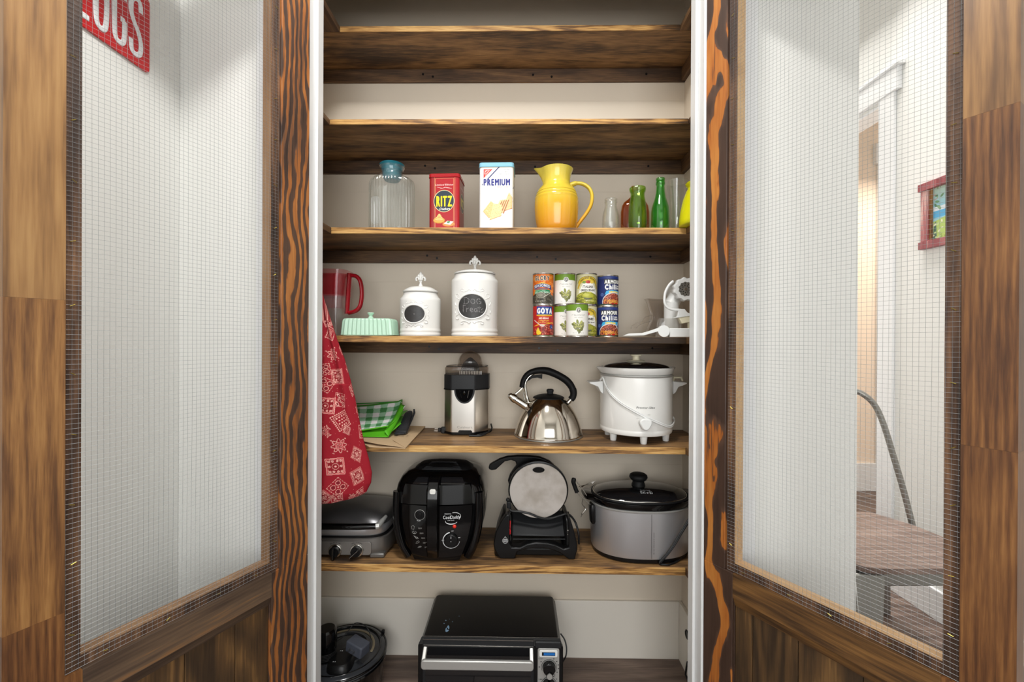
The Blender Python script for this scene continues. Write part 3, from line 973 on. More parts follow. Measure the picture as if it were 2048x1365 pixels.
    for i in range(nv + 1):
        x = xs0 + i * s
        wire([(x + wob(z * 1.3, x * 4), yw + 0.0006 * math.sin(z * 5 + i), z) for z in np.linspace(zb + 0.003, zt - 0.003, 18)])
    nh = int((zt - zb - 0.006) / s)
    for j in range(nh + 1):
        z = zb + 0.003 + j * s
        wire([(x, yw - 0.0007, z + wob(x * 6, z * 2) * 1.2) for x in np.linspace(a1 + 0.003, b1 - 0.003, 8)])
    m.build('wire_mesh', M['wire'], t, 0)
    # staples
    proto = None
    spots = []
    z = zb + 0.07
    k = 0
    while z < zt - 0.02:
        spots.append((a1 + 0.010 + 0.004 * rs.random(), z + 0.02 * rs.random()))
        spots.append((b1 - 0.012 - 0.003 * rs.random(), z + 0.02 * rs.random()))
        z += 0.125
    x = a1 + 0.05
    while x < b1 - 0.02:
        spots.append((x + 0.02 * rs.random(), zb + 0.011)); x += 0.105
    for x, z in spots:
        if proto is None:
            b = MB(); b.tube([(-0.0042, 0.001, 0), (-0.004, -0.0018, 0), (0.004, -0.0018, 0), (0.0042, 0.001, 0)], 0.0006, 4)
            proto = b.build('staple', M['brass'], t, 0); o = proto
        else:
            o = proto.copy(); link(o, t)
        o.location = (x, F - 0.001, z)
        o.rotation_euler = (0, R(rs.uniform(-35, 35)), 0)
    # hinges on the far side of the stile
    for z in (0.25, 1.2, 2.15):
        solid('hinge', M['black'], t, lambda m_: (m_.cyl((-0.001, 0.030, z - 0.04), (-0.001, 0.030, z + 0.04), 0.0045, 12)), 30)
    return t

dl = P(617.5, 700, 1.304); dr = P(1409.5, 700, 1.304)
door_leaf('door_1', -1, (dl.x, dl.y), 64.75, 0.6197, 0.0922, 0.5392, 'left stained wooden screen door of the closet, dark zebra-grained stile at its hinges', M['zebra_wood'])
door_leaf('door_2', 1, (dr.x, dr.y), 59.0, 0.6197, 0.0675, 0.548, 'right stained wooden screen door of the closet, orange-streaked stile at its hinges', M['streak_wood'])
# ================================================================ THINGS ON THE SHELF WITH THE TINS
Z3 = SH[3][0]; Z4 = SH[4][0]; Z5 = SH[5][0]; Z6 = SH[6][0]
def xz(px, py, Y, zs):
    p = P(px, py, Y)
    return p.x, p.z - zs
def prof(rows, cx, Y, zs):
    """(row, half width) read in the photo's scale at depth Y -> (radius, height) in metres"""
    k = Y / FPX
    return [(max(0.0, hw * k), P(cx, y, Y).z - zs) for y, hw in rows]

def vessel(m, outer, wall, floor_=0.006, seg=48, M=None):
    """hollow turned shape: outer profile bottom -> top, then back down inside"""
    inner = [(max(r - wall, 0.001), z) for r, z in outer if z > floor_][::-1]
    m.lathe([(0, outer[0][1])] + outer + inner + [(0, floor_)], seg, M)

# ribbed glass carafe with a teal stopper
Y = 1.585; x0 = P(784, 400, Y).x; k = Y / FPX
t = thing('glass_carafe', 'ribbed clear glass carafe with a teal stopper, left end of its shelf', 'carafe', (x0, Y, Z3))
def car(m):
    o = [(0, 42, 25, .6), (0.006, 44, 27, 1), (0.182, 44, 27, 1), (0.194, 42, 26, .7), (0.203, 36, 25, 0), (0.209, 28, 23.5, 0), (0.214, 23, 22.5, 0), (0.222, 21, 21, 0), (0.236, 21.5, 21.5, 0), (0.246, 24.5, 24.5, 0)]
    secs = [(z, h * k, d_ * k, q) for z, h, d_, q in o]
    ins = [(max(z, 0.012), a - 0.0035, b - 0.0035, 0) for z, a, b, q in secs[::-1]]
    ribloft(m, secs + ins, 0.045, 40, 0.0016, 480)
solid('bottle_body', M['glass'], t, car)
def grip(m):
    m.prism(rrect(-0.066, -0.034, 0.030, 0.130, 0.014), -0.036, -0.033)
o = solid('grip_highlight', thin_glass('grip_highlight_haze', (.9, .9, .9, 1), .25, 1.3, .13, (.9, .9, .9, 1)), t, grip, bevel=0.001)  # hazy white plate standing in for the highlight inside the grip
solid('stopper', M['teal'], t, lambda m: m.lathe([(0, .196), (0.026, .197), (0.031, .204), (0.034, .215), (.0345, .222), (.033, .2225), (.035, .226), (.0345, .230), (.036, .231), (.0405, .248), (.0445, .254), (.0425, .256), (.037, .254), (.032, .232), (0, .230)], 48))

# cracker tins
def tin_path(w, d, r):
    """front-left corner -> front -> right side, and round the back"""
    seg = [('l', w - 2 * r), ('a', r), ('l', d - 2 * r), ('a', r), ('l', w - 2 * r), ('a', r), ('l', d - 2 * r), ('a', r)]
    lens = [L_ if tp == 'l' else math.pi / 2 * L_ for tp, L_ in seg]
    total = sum(lens)
    def f(u):
        u = u / 1000.0 % total
        x, y, a = -w / 2 + r, 0.0, 0.0
        for (tp, L_), ln in zip(seg, lens):
            if u <= ln:
                if tp == 'l':
                    return x + u * math.cos(a), y + u * math.sin(a)
                th = u / r
                cx, cy = x - r * math.sin(a), y + r * math.cos(a)
                return cx + r * math.sin(a + th), cy - r * math.cos(a + th)
            u -= ln
            if tp == 'l':
                x += L_ * math.cos(a); y += L_ * math.sin(a)
            else:
                cx, cy = x - r * math.sin(a), y + r * math.cos(a)
                a += math.pi / 2
                x, y = cx + r * math.sin(a), cy - r * math.cos(a)
        return x, y
    return f, total * 1000

def tin(name, label, px0, px1, ytop, Y, d, r, cv_fn, lid_mat, lid_h, rot):
    w = (px1 - px0) * Y / FPX
    x0 = P((px0 + px1) / 2, 400, Y).x
    h = P(900, ytop, Y).z - Z3
    t = thing(name, label, 'tin', (x0, Y, Z3), R(rot), 'cracker tins')
    path, total = tin_path(w, d, r)
    W_, H_ = w * 1000, (h - lid_h) * 1000
    cv = cv_fn(W_, d * 1000, H_, r * 1000)
    wrap_print('printed_side', cv, path, 0.0, M['print_gloss'], t, front=(0, cv.w, total))
    solid('tin_base', M['tin'], t, lambda m: m.prism([path(u) for u in np.linspace(0, total, 60)[:-1]], 0.0, 0.001, axis='z'), 0)
    def ring(e):
        return [(x * (1 + 2 * e / w), d / 2 + (y - d / 2) * (1 + 2 * e / d)) for x, y in (path(u) for u in np.linspace(0, total, 80)[:-1])]
    solid('lid', lid_mat, t, lambda m: m.prism(ring(0.0012), h - lid_h, h, axis='z'), 30, bevel=0.002)
    solid('lid_seam', lid_mat if name != 'x' else M['tin'], t, lambda m: m.prism(ring(0.0022), h - lid_h - 0.002, h - lid_h + 0.001, axis='z'), 30, bevel=0.0008)
    return t

def ritz_canvas(W_, D_, H_, r):
    cv = Canvas(W_ + D_, H_, 1.7, c(176, 14, 28))
    gold = c(222, 160, 110)
    cx = W_ / 2 - r
    fw = W_ - 2 * r
    cv.rect(-1, 12, 0, H_, c(150, 8, 18))
    cv.rect(8, 8.9, 0, H_, gold); cv.rect(11, 11.8, 0, H_ - 6, gold)
    cv.rect(11, fw - 8, H_ - 7, H_ - 6.2, gold)
    cv.rect(fw - 9, fw - 8, 0, H_ - 6, gold); cv.rect(fw - 5, fw - 4.1, 0, H_, gold)
    cv.text('Limited Edition', cx, H_ - 31, 6.2, c(244, 226, 220), w=fw * .72, slant=0.3, bold=0.1, gap=.14)
    cv.path([(cx - 24, H_ - 36), (cx - 5, H_ - 40), (cx + 4, H_ - 36), (cx + 26, H_ - 41)], 0.8, c(244, 226, 220))
    cv.path([(cx - 14, H_ - 41), (cx + 4, H_ - 38), (cx + 20, H_ - 40)], 0.7, c(244, 226, 220))
    cy = H_ - 84
    cv.ell(cx, cy, 36, 38, c(240, 226, 170)); cv.ell(cx, cy, 34.3, 36.3, c(38, 52, 66))
    cv.text('RITZ', cx - 1, cy - 18.5, 37, c(16, 20, 36), w=53, bold=2.4, gap=.22)
    cv.text('RITZ', cx + .5, cy - 18, 37, c(250, 226, 20), w=53, bold=1.3, gap=.22)
    cv.text('Crackers', cx + 1, cy - 30.5, 8, c(240, 240, 236), w=36, slant=0.4, bold=0.35)
    # crackers
    bx, by = cx - 17, cy - 67
    cv.ell(bx, by, 20, 10, c(206, 132, 44)); cv.ell(bx, by + 2, 19.5, 9, c(232, 172, 78))
    for i, (rw, z) in enumerate(((15, 4), (12, 9), (8, 14), (4.5, 18))):
        cv.ell(bx + i * .3, by + z, rw, 5, c(206, 140, 60)); cv.ell(bx + i * .3, by + z + 1, rw * .95, 4.4, c(246, 206, 128))
    bx, by = cx + 16, cy - 80
    cv.ell(bx, by, 21, 8.5, c(206, 120, 40)); cv.ell(bx, by + 2, 20, 8, c(228, 150, 84))
    cv.poly([(bx - 16, by + 2), (bx - 4, by + 12), (bx + 17, by + 9), (bx + 6, by - 2)], c(238, 232, 226))
    cv.ell(bx - 1, by + 7, 4.5, 3.2, c(70, 140, 80)); cv.ell(bx + 3, by + 8.5, 3, 2, c(96, 160, 96))
    # right-hand side panel
    s0 = W_ - r
    cv.rect(s0 + 2, W_ + D_, 0, H_, c(142, 20, 28))
    cv.rect(s0 + 6, s0 + 6.8, 0, H_, c(190, 120, 90))
    sx = s0 + D_ / 2
    cv.text('Limited Edition', sx, H_ - 31, 6, c(220, 200, 196), w=56, slant=0.35)
    cv.ell(sx, cy + 6, 32, 34, c(200, 190, 150)); cv.ell(sx, cy + 6, 30.5, 32.5, c(38, 46, 58))
    cv.text('RITZ', sx, cy - 8, 30, c(214, 196, 60), w=44, bold=1.2)
    return cv
t = tin('cracker_tin', 'red lidded cracker tin with a round dark blue emblem', 857, 919, 347, 1.492, 0.098, 0.011, ritz_canvas, M['red_lid'], 0.011, -3)

def premium_canvas(W_, D_, H_, r):
    cv = Canvas(W_ + D_, H_, 1.7, c(238, 238, 236))
    cx = W_ / 2 - r; fw = W_ - 2 * r
    cv.rect(-5, W_ + D_, H_ - 4, H_, c(232, 222, 196))
    red = c(214, 54, 44); blue = c(44, 52, 110)
    cv.poly([(3, H_ - 9), (34, H_ - 9), (3, H_ - 40)], red)
    for s_ in (8, 12.5, 17):
        cv.path([(4 + s_ * .3, H_ - 10 - s_ * 1.25), (5 + s_ * .75, H_ - 11 - s_ * .55), (7 + s_ * 1.1, H_ - 11)], 0.9, c(240, 232, 226))
    cv.ell(13, H_ - 19, 9, 3.4, c(240, 232, 226), rot=45); cv.ell(13, H_ - 19, 7.6, 2.3, red, rot=45)
    cv.path([(8, H_ - 13), (24, H_ - 13)], 0.8, c(240, 232, 226)); cv.path([(8, H_ - 13), (8, H_ - 29)], 0.8, c(240, 232, 226))
    cv.line((60, H_ + 2), (-4, H_ - 66), 3.4, blue)
    for i, s_ in enumerate(('The All', 'Goodness', 'Family Cracker')):
        wd = (18, 24, 35)[i]
        cv.text(s_, fw - 4 - wd / 2, H_ - 12 - i * 8, 3.8, c(96, 98, 104), w=wd)
    cv.rect(1, fw + 1, H_ - 66, H_ - 44, c(238, 238, 236))
    cv.text('PREMIUM', cx + 1.5, H_ - 65, 23, c(50, 54, 136), w=fw - 6, bold=1.25, gap=0.24)
    cv.text('Saltine Crackers', fw - 24, H_ - 72.5, 4.6, c(210, 100, 84), w=42)
    # stack of square crackers
    G_ = lambda pts: [(x * 1.06 + 1, y * 1.3 + 26) for x, y in pts]
    q = [(2, 18), (34, 54), (62, 30), (30, 0)]
    def cracker(pts, col, edge):
        pts = G_(pts)
        cv.poly([(x, y - 2.2) for x, y in pts], edge); cv.poly(pts, col)
        rs = np.random.RandomState(int(pts[0][0] * 7) % 97)
        a, b, d_ = np.array(pts[0]), np.array(pts[1]), np.array(pts[3])
        for i in range(4):
            for j in range(4):
                p_ = a + (b - a) * (i + .6) / 4.4 + (d_ - a) * (j + .6) / 4.4
                cv.ell(p_[0], p_[1], 1.0, .9, c(206, 160, 96))
        for _ in range(26):
            p_ = a + (b - a) * rs.rand() + (d_ - a) * rs.rand()
            cv.ell(p_[0], p_[1], rs.uniform(.8, 2), rs.uniform(.6, 1.5), (c(240, 214, 150), c(226, 190, 120), c(248, 232, 190))[rs.randint(3)])
    cracker([(60, 24), (84, 74), (96, 62), (96, 34)], c(236, 204, 150), c(198, 130, 74))
    for i in range(4):
        x = 72 - i * 7
        cv.poly(G_([(x - 8, 20 + i), (x + 10, 56 - i), (x + 13, 55 - i), (x - 4, 18 + i)]), c(184, 104, 62))
        cv.poly(G_([(x - 13, 22 + i), (x + 5, 58 - i), (x + 11, 57 - i), (x - 7, 20 + i)]), c(238, 212, 158))
    cracker([(1, 26), (26, 52), (50, 36), (20, 8)], c(238, 206, 140), c(206, 150, 80))
    cracker([(22, 3), (34, 46), (62, 42), (60, 14)], c(240, 220, 160), c(212, 158, 86))
    s0 = W_ - r
    cv.rect(s0, W_ + D_, 0, H_, c(214, 208, 190))
    cv.poly([(s0 + 8, H_ - 9), (s0 + 38, H_ - 9), (s0 + 8, H_ - 40)], c(180, 50, 44))
    cv.line((s0, H_ - 74), (s0 + 60, H_), 3.4, blue)
    cv.text('PREMIUM', s0 + D_ / 2, H_ - 64, 21, c(52, 58, 110), w=D_ - 16, bold=.8)
    return cv
t = tin('cracker_tin', 'tall white cracker tin with a pale blue lid and crackers pictured below', 958, 1027, 325, 1.492, 0.105, 0.012, premium_canvas, M['blue_lid'], 0.014, -1.5)

# yellow pitcher
Y = 1.585; cx = 1113; x0 = P(cx, 400, Y).x; k = Y / FPX
t = thing('pitcher', 'glazed yellow pitcher shading to orange at its foot, with a looped handle', 'pitcher', (x0, Y, Z3))
m_, tt, b_ = nt('yellow_glaze')
tc = N(tt, 'ShaderNodeTexCoord'); sx = N(tt, 'ShaderNodeSeparateXYZ'); tt.links.new(tc.outputs['Object'], sx.inputs[0])
cr = N(tt, 'ShaderNodeValToRGB'); mr = N(tt, 'ShaderNodeMapRange'); mr.inputs[2].default_value = 0.235
tt.links.new(sx.outputs[2], mr.inputs[0]); tt.links.new(mr.outputs[0], cr.inputs[0])
cr.color_ramp.elements[0].color = c(226, 148, 30); cr.color_ramp.elements[1].color = c(226, 206, 84)
e = cr.color_ramp.elements.new(0.42); e.color = c(230, 176, 42)
e = cr.color_ramp.elements.new(0.62); e.color = c(228, 197, 64)
tt.links.new(cr.outputs[0], b_.inputs['Base Color']); b_.inputs['Roughness'].default_value = 0.18; b_.inputs['Coat Weight'].default_value = 0.5
pr = prof([(469, 33), (466, 36.5), (455, 39.5), (440, 42.2), (420, 43.8), (405, 43.8), (401, 43.0), (400, 43.4), (396, 42.4), (395, 41.3), (394, 41.9), (390, 40.6), (389, 39.4), (388, 40), (383, 37.6), (379, 34.5), (374, 30), (371, 27.6), (366, 26.8), (358, 27.2), (350, 29), (343, 31.6), (340.5, 32.6)], cx, Y, Z3)
pr[0] = (pr[0][0], 0.0)
def pit(m):
    vs0 = len(m.v)
    inner = [(r - 0.005, z) for r, z in pr if z > 0.01][::-1]
    m.lathe([(0, 0)] + pr + [(pr[-1][0] - 0.0025, pr[-1][1] + 0.0015)] + inner + [(0, 0.01)], 72)
    for i, v in enumerate(m.v):       # pull the lip out into a spout
        x, y_, z = v
        g = max(0.0, (z - 0.178) / 0.055)
        a = math.atan2(y_, x)
        dd = abs(abs(a) - math.pi)
        f = g ** 1.6 * math.exp(-(dd / 0.24) ** 2)
        m.v[i] = (x - 0.022 * f, y_ * (1 - 0.15 * f), z + 0.004 * f)
solid('body', m_, t, pit, 50)
def px2(pts, cx_=cx, Y_=Y, zs=Z3, yy=0.0):
    out = []
    for q in pts:
        p = P(q[0], q[1], Y_)
        out.append((p.x - P(cx_, q[1], Y_).x, yy + (q[2] if len(q) > 2 else 0.0), p.z - zs))
    return out
hp = spline(px2([(1140, 370.5), (1153, 367), (1167, 369), (1179, 378), (1184, 392), (1182, 410), (1173, 427), (1160, 444), (1150, 457)]), 6)
solid('handle', m_, t, lambda m: m.tube(hp, [0.0085] * 6 + [0.0066] * (len(hp) - 10) + [0.0075] * 4, 14, wide=1.35), 60)

# small bottles
def bottle(name, label, cx, Y, rows, mat_, cat, wall=0.0028, group=None, sy=1.0, neck=True, zs=None, mod=None, base=None):
    zs = Z3 if zs is None else zs
    x0 = P(cx, 430, Y).x
    pr = prof(rows, cx, Y, zs)
    if base is not None:
        pr = [(base * Y / FPX * .94, 0.0), (base * Y / FPX, 0.004)] + [q for q in pr if q[1] > 0.006]
    t = thing(name, label, cat, (x0, Y, zs), 0, group)
    def f(m):
        vessel(m, pr, wall, 0.006, 48, Matrix.Diagonal((1, sy, 1, 1)))
        if mod:
            for i, v in enumerate(m.v):
                m.v[i] = mod(*v)
    solid('bottle_body', mat_, t, f, 50)
    return t
bottle('milk_bottle', 'small clear glass bottle beside the amber flask', 1221.5, 1.535, [(448, 16.8), (434, 16.6), (426, 15), (418, 12.6), (412, 11.6), (408, 11.4), (406.5, 12.6), (404.5, 12.8), (403, 11.6), (401.5, 12.2), (399.6, 12.6), (398.6, 11.8)], M['glass'], 'bottle', base=16.6)
t = bottle('amber_flask', 'flat amber glass flask standing behind the green pickle bottle', 1270, 1.63, [(448, 28.4), (425, 28.4), (412, 26), (405, 22), (399, 14), (393, 8), (388, 6.6), (376, 6.4), (375, 7.6), (372.6, 7.4)], M['amber_glass'], 'bottle', sy=0.42, base=28)
t = bottle('pickle_bottle', 'squat olive green glass bottle with a flared rim, in front of the amber flask', 1275, 1.54, [(446, 17.8), (430, 17.6), (416, 17), (404, 15.6), (396, 13.8), (388, 13.4), (384, 15), (380, 16), (377.4, 16), (376, 15)], M['olive_glass'], 'bottle', base=16, mod=lambda x, y, z: (x * (1 + .02 * math.cos(8 * math.atan2(y, x))), y * (1 + .02 * math.cos(8 * math.atan2(y, x))), z))
bottle('soda_bottle', 'tall slim green glass bottle between the pickle bottle and clear tumbler', 1320.5, 1.565, [(448, 17.6), (425, 17.4), (416, 16.4), (406, 13.6), (396, 10.6), (386, 8.8), (374, 7.8), (371, 7.8), (369.5, 9), (365, 8.8), (363.6, 7.6), (361.5, 8.6), (358.2, 8.8), (357, 7.8)], M['green_glass'], 'bottle', base=17.2)
t = thing('tumbler', 'tall clear glass tumbler widening to its rim, beside the green soda bottle', 'glass', (P(1352.5, 430, 1.62).x, 1.62, Z3))
solid('glass_body', M['glass'], t, lambda m: vessel(m, [(12.4 * 1.62 / FPX, 0), (13 * 1.62 / FPX, .004), (14.5 * 1.62 / FPX, .05), (17 * 1.62 / FPX, .12), (20.5 * 1.62 / FPX, .185), (23 * 1.62 / FPX, P(1350, 364, 1.62).z - Z3)], 0.0022, 0.014, 64), 50)
# yellow-green cup on the side arm of the shelf
Y = 1.462
t = thing('vase', 'bright yellow-green ceramic vase half hidden behind the right jamb', 'vase', (P(1401, 430, Y).x, Y, Z3))
solid('vase_body', M['lime'], t, lambda m: vessel(m, [(38 * Y / FPX, 0), (40.5 * Y / FPX, .004), (40 * Y / FPX, .02), (38 * Y / FPX, .05), (33 * Y / FPX, .09), (27 * Y / FPX, .118), (24 * Y / FPX, .126), (24.6 * Y / FPX, .13), (27.5 * Y / FPX, .137), (28.6 * Y / FPX, .143), (27 * Y / FPX, .146)], 0.004, 0.008, 64), 50)
# ================================================================ THINGS ON THE SHELF WITH THE CANS
# red filter jug (its left half is behind the jamb)
Y = 1.61; cx = 655; x0 = P(cx, 620, Y).x; k = Y / FPX
t = thing('water_jug', 'clear plastic water jug with translucent red top and red D-shaped handle', 'jug', (x0, Y, Z4))
ht = P(660, 543, Y).z - Z4
def jug_lo(m):
    secs = [(0.0, 36 * k, .052, 4), (0.004, 37 * k, .054, 4), (ht * .62, 41 * k, .058, 4)]
    m.loft(secs + [(z if z > .004 else .004, a - .0025, b - .0025, n) for z, a, b, n in secs[::-1]], 72)
solid('jug_body', M['clear'], t, jug_lo)
def jug_hi(m):
    secs = [(ht * .60, 41.2 * k, .0585, 4), (ht * .9, 44 * k, .061, 4), (ht, 45.5 * k, .0625, 4)]
    m.loft(secs + [(z, a - .003, b - .003, n) for z, a, b, n in secs[::-1]], 72)
    m.loft([(ht - .018, 42.5 * k, .058, 4), (ht - .014, 42.5 * k, .058, 4)], 72)
solid('jug_top', M['red_clear'], t, jug_hi)
def jug_tank(m):
    secs = [(ht * .42, 30 * k, .042, 4), (ht * .92, 40 * k, .055, 4)]
    m.loft(secs + [(z + .002, a - .003, b - .003, n) for z, a, b, n in secs[::-1]], 64)
solid('filter_tank', M['red_clear'], t, jug_tank)
def jh(m):
    pts = px2([(702, 551), (712, 553), (720, 562), (723.5, 580), (723, 600), (719, 615), (710, 623), (697, 626)], cx, Y, Z4)
    m.tube(spline(pts, 6), 0.0075, 12, wide=1.5)
    a = px2([(699, 547), (694, 628)], cx, Y, Z4)
    m.tube([a[0], a[1]], 0.0085, 8, wide=1.4)
solid('jug_handle', M['red_plastic'], t, jh, 50)

# mint butter dish
Y = 1.575; cx = 741.5; x0 = P(cx, 650, Y).x; k = Y / FPX
t = thing('butter_dish', 'fluted mint green butter dish with a small knob, left of the canisters', 'butter dish', (x0, Y, Z4))
hb = P(740, 638, Y).z - Z4
def dish(m):
    secs = [(0.004, 51.5 * k, .052, 1), (0.010, 51 * k, .0515, 1), (hb * .84, 48.8 * k, .049, 1), (hb * .93, 47.5 * k, .048, .8), (hb * .985, 45.5 * k, .046, .3), (hb, 43 * k, .043, 0)]
    ribloft(m, secs, 0.016, 36, 0.0015, 432)
solid('cover', M['mint'], t, dish, 50)
solid('tray', M['mint'], t, lambda m: m.loft([(0, 50 * k, .051, 7), (.004, 52 * k, .0535, 7)], 96), 50)
solid('knob', M['mint'], t, lambda m: m.lathe([(.0, hb - .003), (.0125, hb - .001), (.009, hb + .005), (.006, hb + .010), (.008, hb + .014), (.0125, hb + .0195), (.0115, hb + .0225), (.0, hb + .024)], 10), 30)

# ceramic canisters
def canister(label, cx, Y, half, y_sh, y_neck, half_n, y_lid, y_dome, y_fin, oval, text, fin_s):
    k = Y / FPX
    x0 = P(cx, 640, Y).x
    t = thing('canister', label, 'canister', (x0, Y, Z4), group='white ceramic canisters')
    z = lambda y: P(cx, y, Y).z - Z4
    r = half * k
    zs_, zn, zl, zd = z(y_sh), z(y_neck), z(y_lid), z(y_dome)
    rn = half_n * k
    body = [(r * .985, 0), (r, .002), (r * 1.01, .006), (r, .010), (r * .985, .0125), (r * .985, .0145), (r * 1.005, .018), (r * .995, .0225), (r * .98, .026), (r * .975, .030),
            (r * .985, zs_ * .5), (r, zs_ - .008), (r * .985, zs_ + .002), (rn + (r - rn) * .45, zs_ + (zn - zs_) * .35), (rn + .002, zs_ + (zn - zs_) * .62), (rn * 1.0, zn - .004), (rn * 1.01, zn)]
    solid('pot', M['white_ceramic'], t, lambda m: vessel(m, body, .006, .01, 96), 50)
    lid = [(0, zn + .0005), (rn * .9, zn + .0005), (rn * .95, zn + .003), (rn * 1.03, zl - .001), (rn * 1.04, zl + .002), (rn * 1.0, zl + .005), (rn * .88, zl + (zd - zl) * .42), (rn * .86, zl + (zd - zl) * .5), (rn * .62, zl + (zd - zl) * .82), (rn * .3, zd - .001), (.012 * fin_s, zd), (0, zd)]
    l_ = solid('lid', M['white_ceramic'], t, lambda m: m.lathe(lid, 96), 50)
    hf = z(y_fin) - zd; fs_ = fin_s
    def fin(m):
        m.lathe([(0, zd - .002), (.0085 * fin_s, zd - .002), (.0075 * fin_s, zd + hf * .06), (.0048 * fin_s, zd + hf * .14), (.0045 * fin_s, zd + hf * .25), (.0068 * fin_s, zd + hf * .3), (.0045 * fin_s, zd + hf * .36), (.006 * fin_s, zd + hf * .55), (.0075 * fin_s, zd + hf * .72), (.005 * fin_s, zd + hf * .88), (.002, zd + hf * .97), (0, zd + hf)], 14)
        for s_ in (-1, 1):
            for yy in (-1, 1):
                pts = [(s_ * .003 * fin_s, 0, zd + hf * .38), (s_ * .008 * fin_s, yy * .003, zd + hf * .56), (s_ * .0135 * fin_s, yy * .003, zd + hf * .60), (s_ * .0175 * fin_s, yy * .002, zd + hf * .50), (s_ * .0165 * fin_s, 0, zd + hf * .40), (s_ * .0135 * fin_s, 0, zd + hf * .42)]
                m.tube(spline(pts, 4), [.0030 * fin_s] * 8 + [.0036 * fin_s] * 9 + [.0028 * fin_s] * 4, 8)
            m.ball((s_ * .0075 * fin_s, -.003, zd + hf * .70), .0042 * fin_s, 8, (1, 1, 1.5)); m.ball((s_ * .006 * fin_s, -.004, zd + hf * .46), .0038 * fin_s, 8)
            m.ball((0, s_ * .008 * fin_s, zd + hf * .5), .004 * fin_s, 8, (1, 1, 1.8))
    solid('finial', M['white_ceramic'], l_, fin, 50)
    # oval slate with relief frame
    ox, oy, rx, ry = oval
    zc = z(oy); a, b = rx * k, ry * k
    xc = (ox - cx) * k
    rr = r * .992
    def cyl(x, zz, off=0.0):
        th = x / rr
        return Vector(((rr + off) * math.sin(th), -(rr + off) * math.cos(th), zz))
    cv = Canvas(2 * a * 1000, 2 * b * 1000, 2.6, c(52, 50, 50))
    rs = np.random.RandomState(3)
    for _ in range(30):
        cv.ell(rs.uniform(0, cv.w), rs.uniform(0, cv.h), rs.uniform(3, 10), rs.uniform(2, 6), c(*([int(50 + rs.uniform(-6, 10))] * 3)))
    if text:
        ch = c(150, 148, 148)
        def stroke(pts, ox_, oy_, s_=1.0):
            cv.path([(ox_ + x * s_, oy_ + y * s_) for x, y in pts], 1.15, ch)
        W2, H2 = cv.w, cv.h
        u = H2 / 45.0
        stroke([(1, 0), (1, 12), (-1, 12), (6, 12), (10, 8), (9, 3), (5, 0), (-1, 0)], W2 * .22, H2 * .60, u)
        stroke([(4, 0), (1, 2), (0, 6), (2, 9), (6, 9), (8, 5), (7, 1), (4, 0)], W2 * .46, H2 * .60, u)
        stroke([(8, 8), (4, 10), (1, 8), (0, 4), (3, 0), (8, 1), (8, 5), (5, 5)], W2 * .66, H2 * .60, u)
        stroke([(0, 12), (10, 12)], W2 * .10, H2 * .27, u); stroke([(5, 12), (5, 0)], W2 * .10, H2 * .27, u)
        stroke([(0, 0), (0, 7), (1, 5), (4, 7)], W2 * .32, H2 * .27, u)
        stroke([(0, 3), (5, 4), (4, 7), (1, 7), (0, 3), (2, 0), (6, 1)], W2 * .44, H2 * .26, u)
        stroke([(5, 6), (1, 6), (0, 2), (3, 0), (5, 3), (5, 6), (6, 0)], W2 * .58, H2 * .26, u)
        stroke([(1, 12), (1, 1), (3, 0)], W2 * .73, H2 * .26, u); stroke([(-2, 8), (4, 8)], W2 * .73, H2 * .26, u)
        stroke([(4, 7), (1, 6), (1, 4), (4, 3), (4, 0), (0, 0)], W2 * .82, H2 * .25, u)
    else:
        cv.ell(cv.w * .53, cv.h * .49, 2.2, 2.0, c(112, 110, 110))
    nr, na = 44, 96
    pts = np.zeros((nr, na, 3)); cols = np.zeros((nr, na, 3))
    for i in range(nr):
        f = i / (nr - 1)
        for j in range(na):
            w = 2 * math.pi * j / na
            x, zz = a * f * math.cos(w), b * f * math.sin(w)
            pts[i, j] = cyl(xc + x, zc + zz, .0012)
            cols[i, j] = cv.at((x + a) * 1000, (zz + b) * 1000)
    sheet('slate_oval', pts, cols, M['print'], t, closed=True)
    def ov(f, n=48, g=1.0):
        return [cyl(xc + a * f * math.cos(2 * math.pi * j / n), zc + b * f * g * math.sin(2 * math.pi * j / n), .0008) for j in range(n)]
    solid('oval_frame', M['white_ceramic'], t, lambda m: m.tube(ov(1.06), .0026, 8, closed=True), 60)
    def scroll(m):
        for sx_ in (-1, 1):
            for sz_ in (-1, 1):
                for p in ([(.95, .62), (1.25, .78), (1.28, 1.02), (1.05, 1.08), (1.02, .92)], [(.3, 1.3), (.6, 1.24), (.85, 1.36), (.72, 1.5), (.6, 1.42)], [(.05, 1.3), (.2, 1.42), (.3, 1.3)], [(1.3, .1), (1.42, .35), (1.36, .55)]):
                    pp = [cyl(xc + a * u * sx_, zc + b * v * sz_, 0.0) for u, v in p]
                    m.tube(spline(pp, 4), .0012, 6)
    solid('relief_scrolls', M['white_ceramic'], t, scroll, 60)
    return t
canister('small white ceramic canister with a blank slate oval, beside the mint butter dish', 841, 1.57, 40.4, 600, 588, 33.5, 585, 573, 543.5, (836.5, 630.5, 21, 16.5), False, .95)
canister('large white ceramic canister chalked Dog Treats, left of the stacked cans', 949.5, 1.58, 46.5, 563, 552, 40, 553 - 3.5, 541, 511, (948.4, 616.5, 27.5, 22.6), True, 1.05)

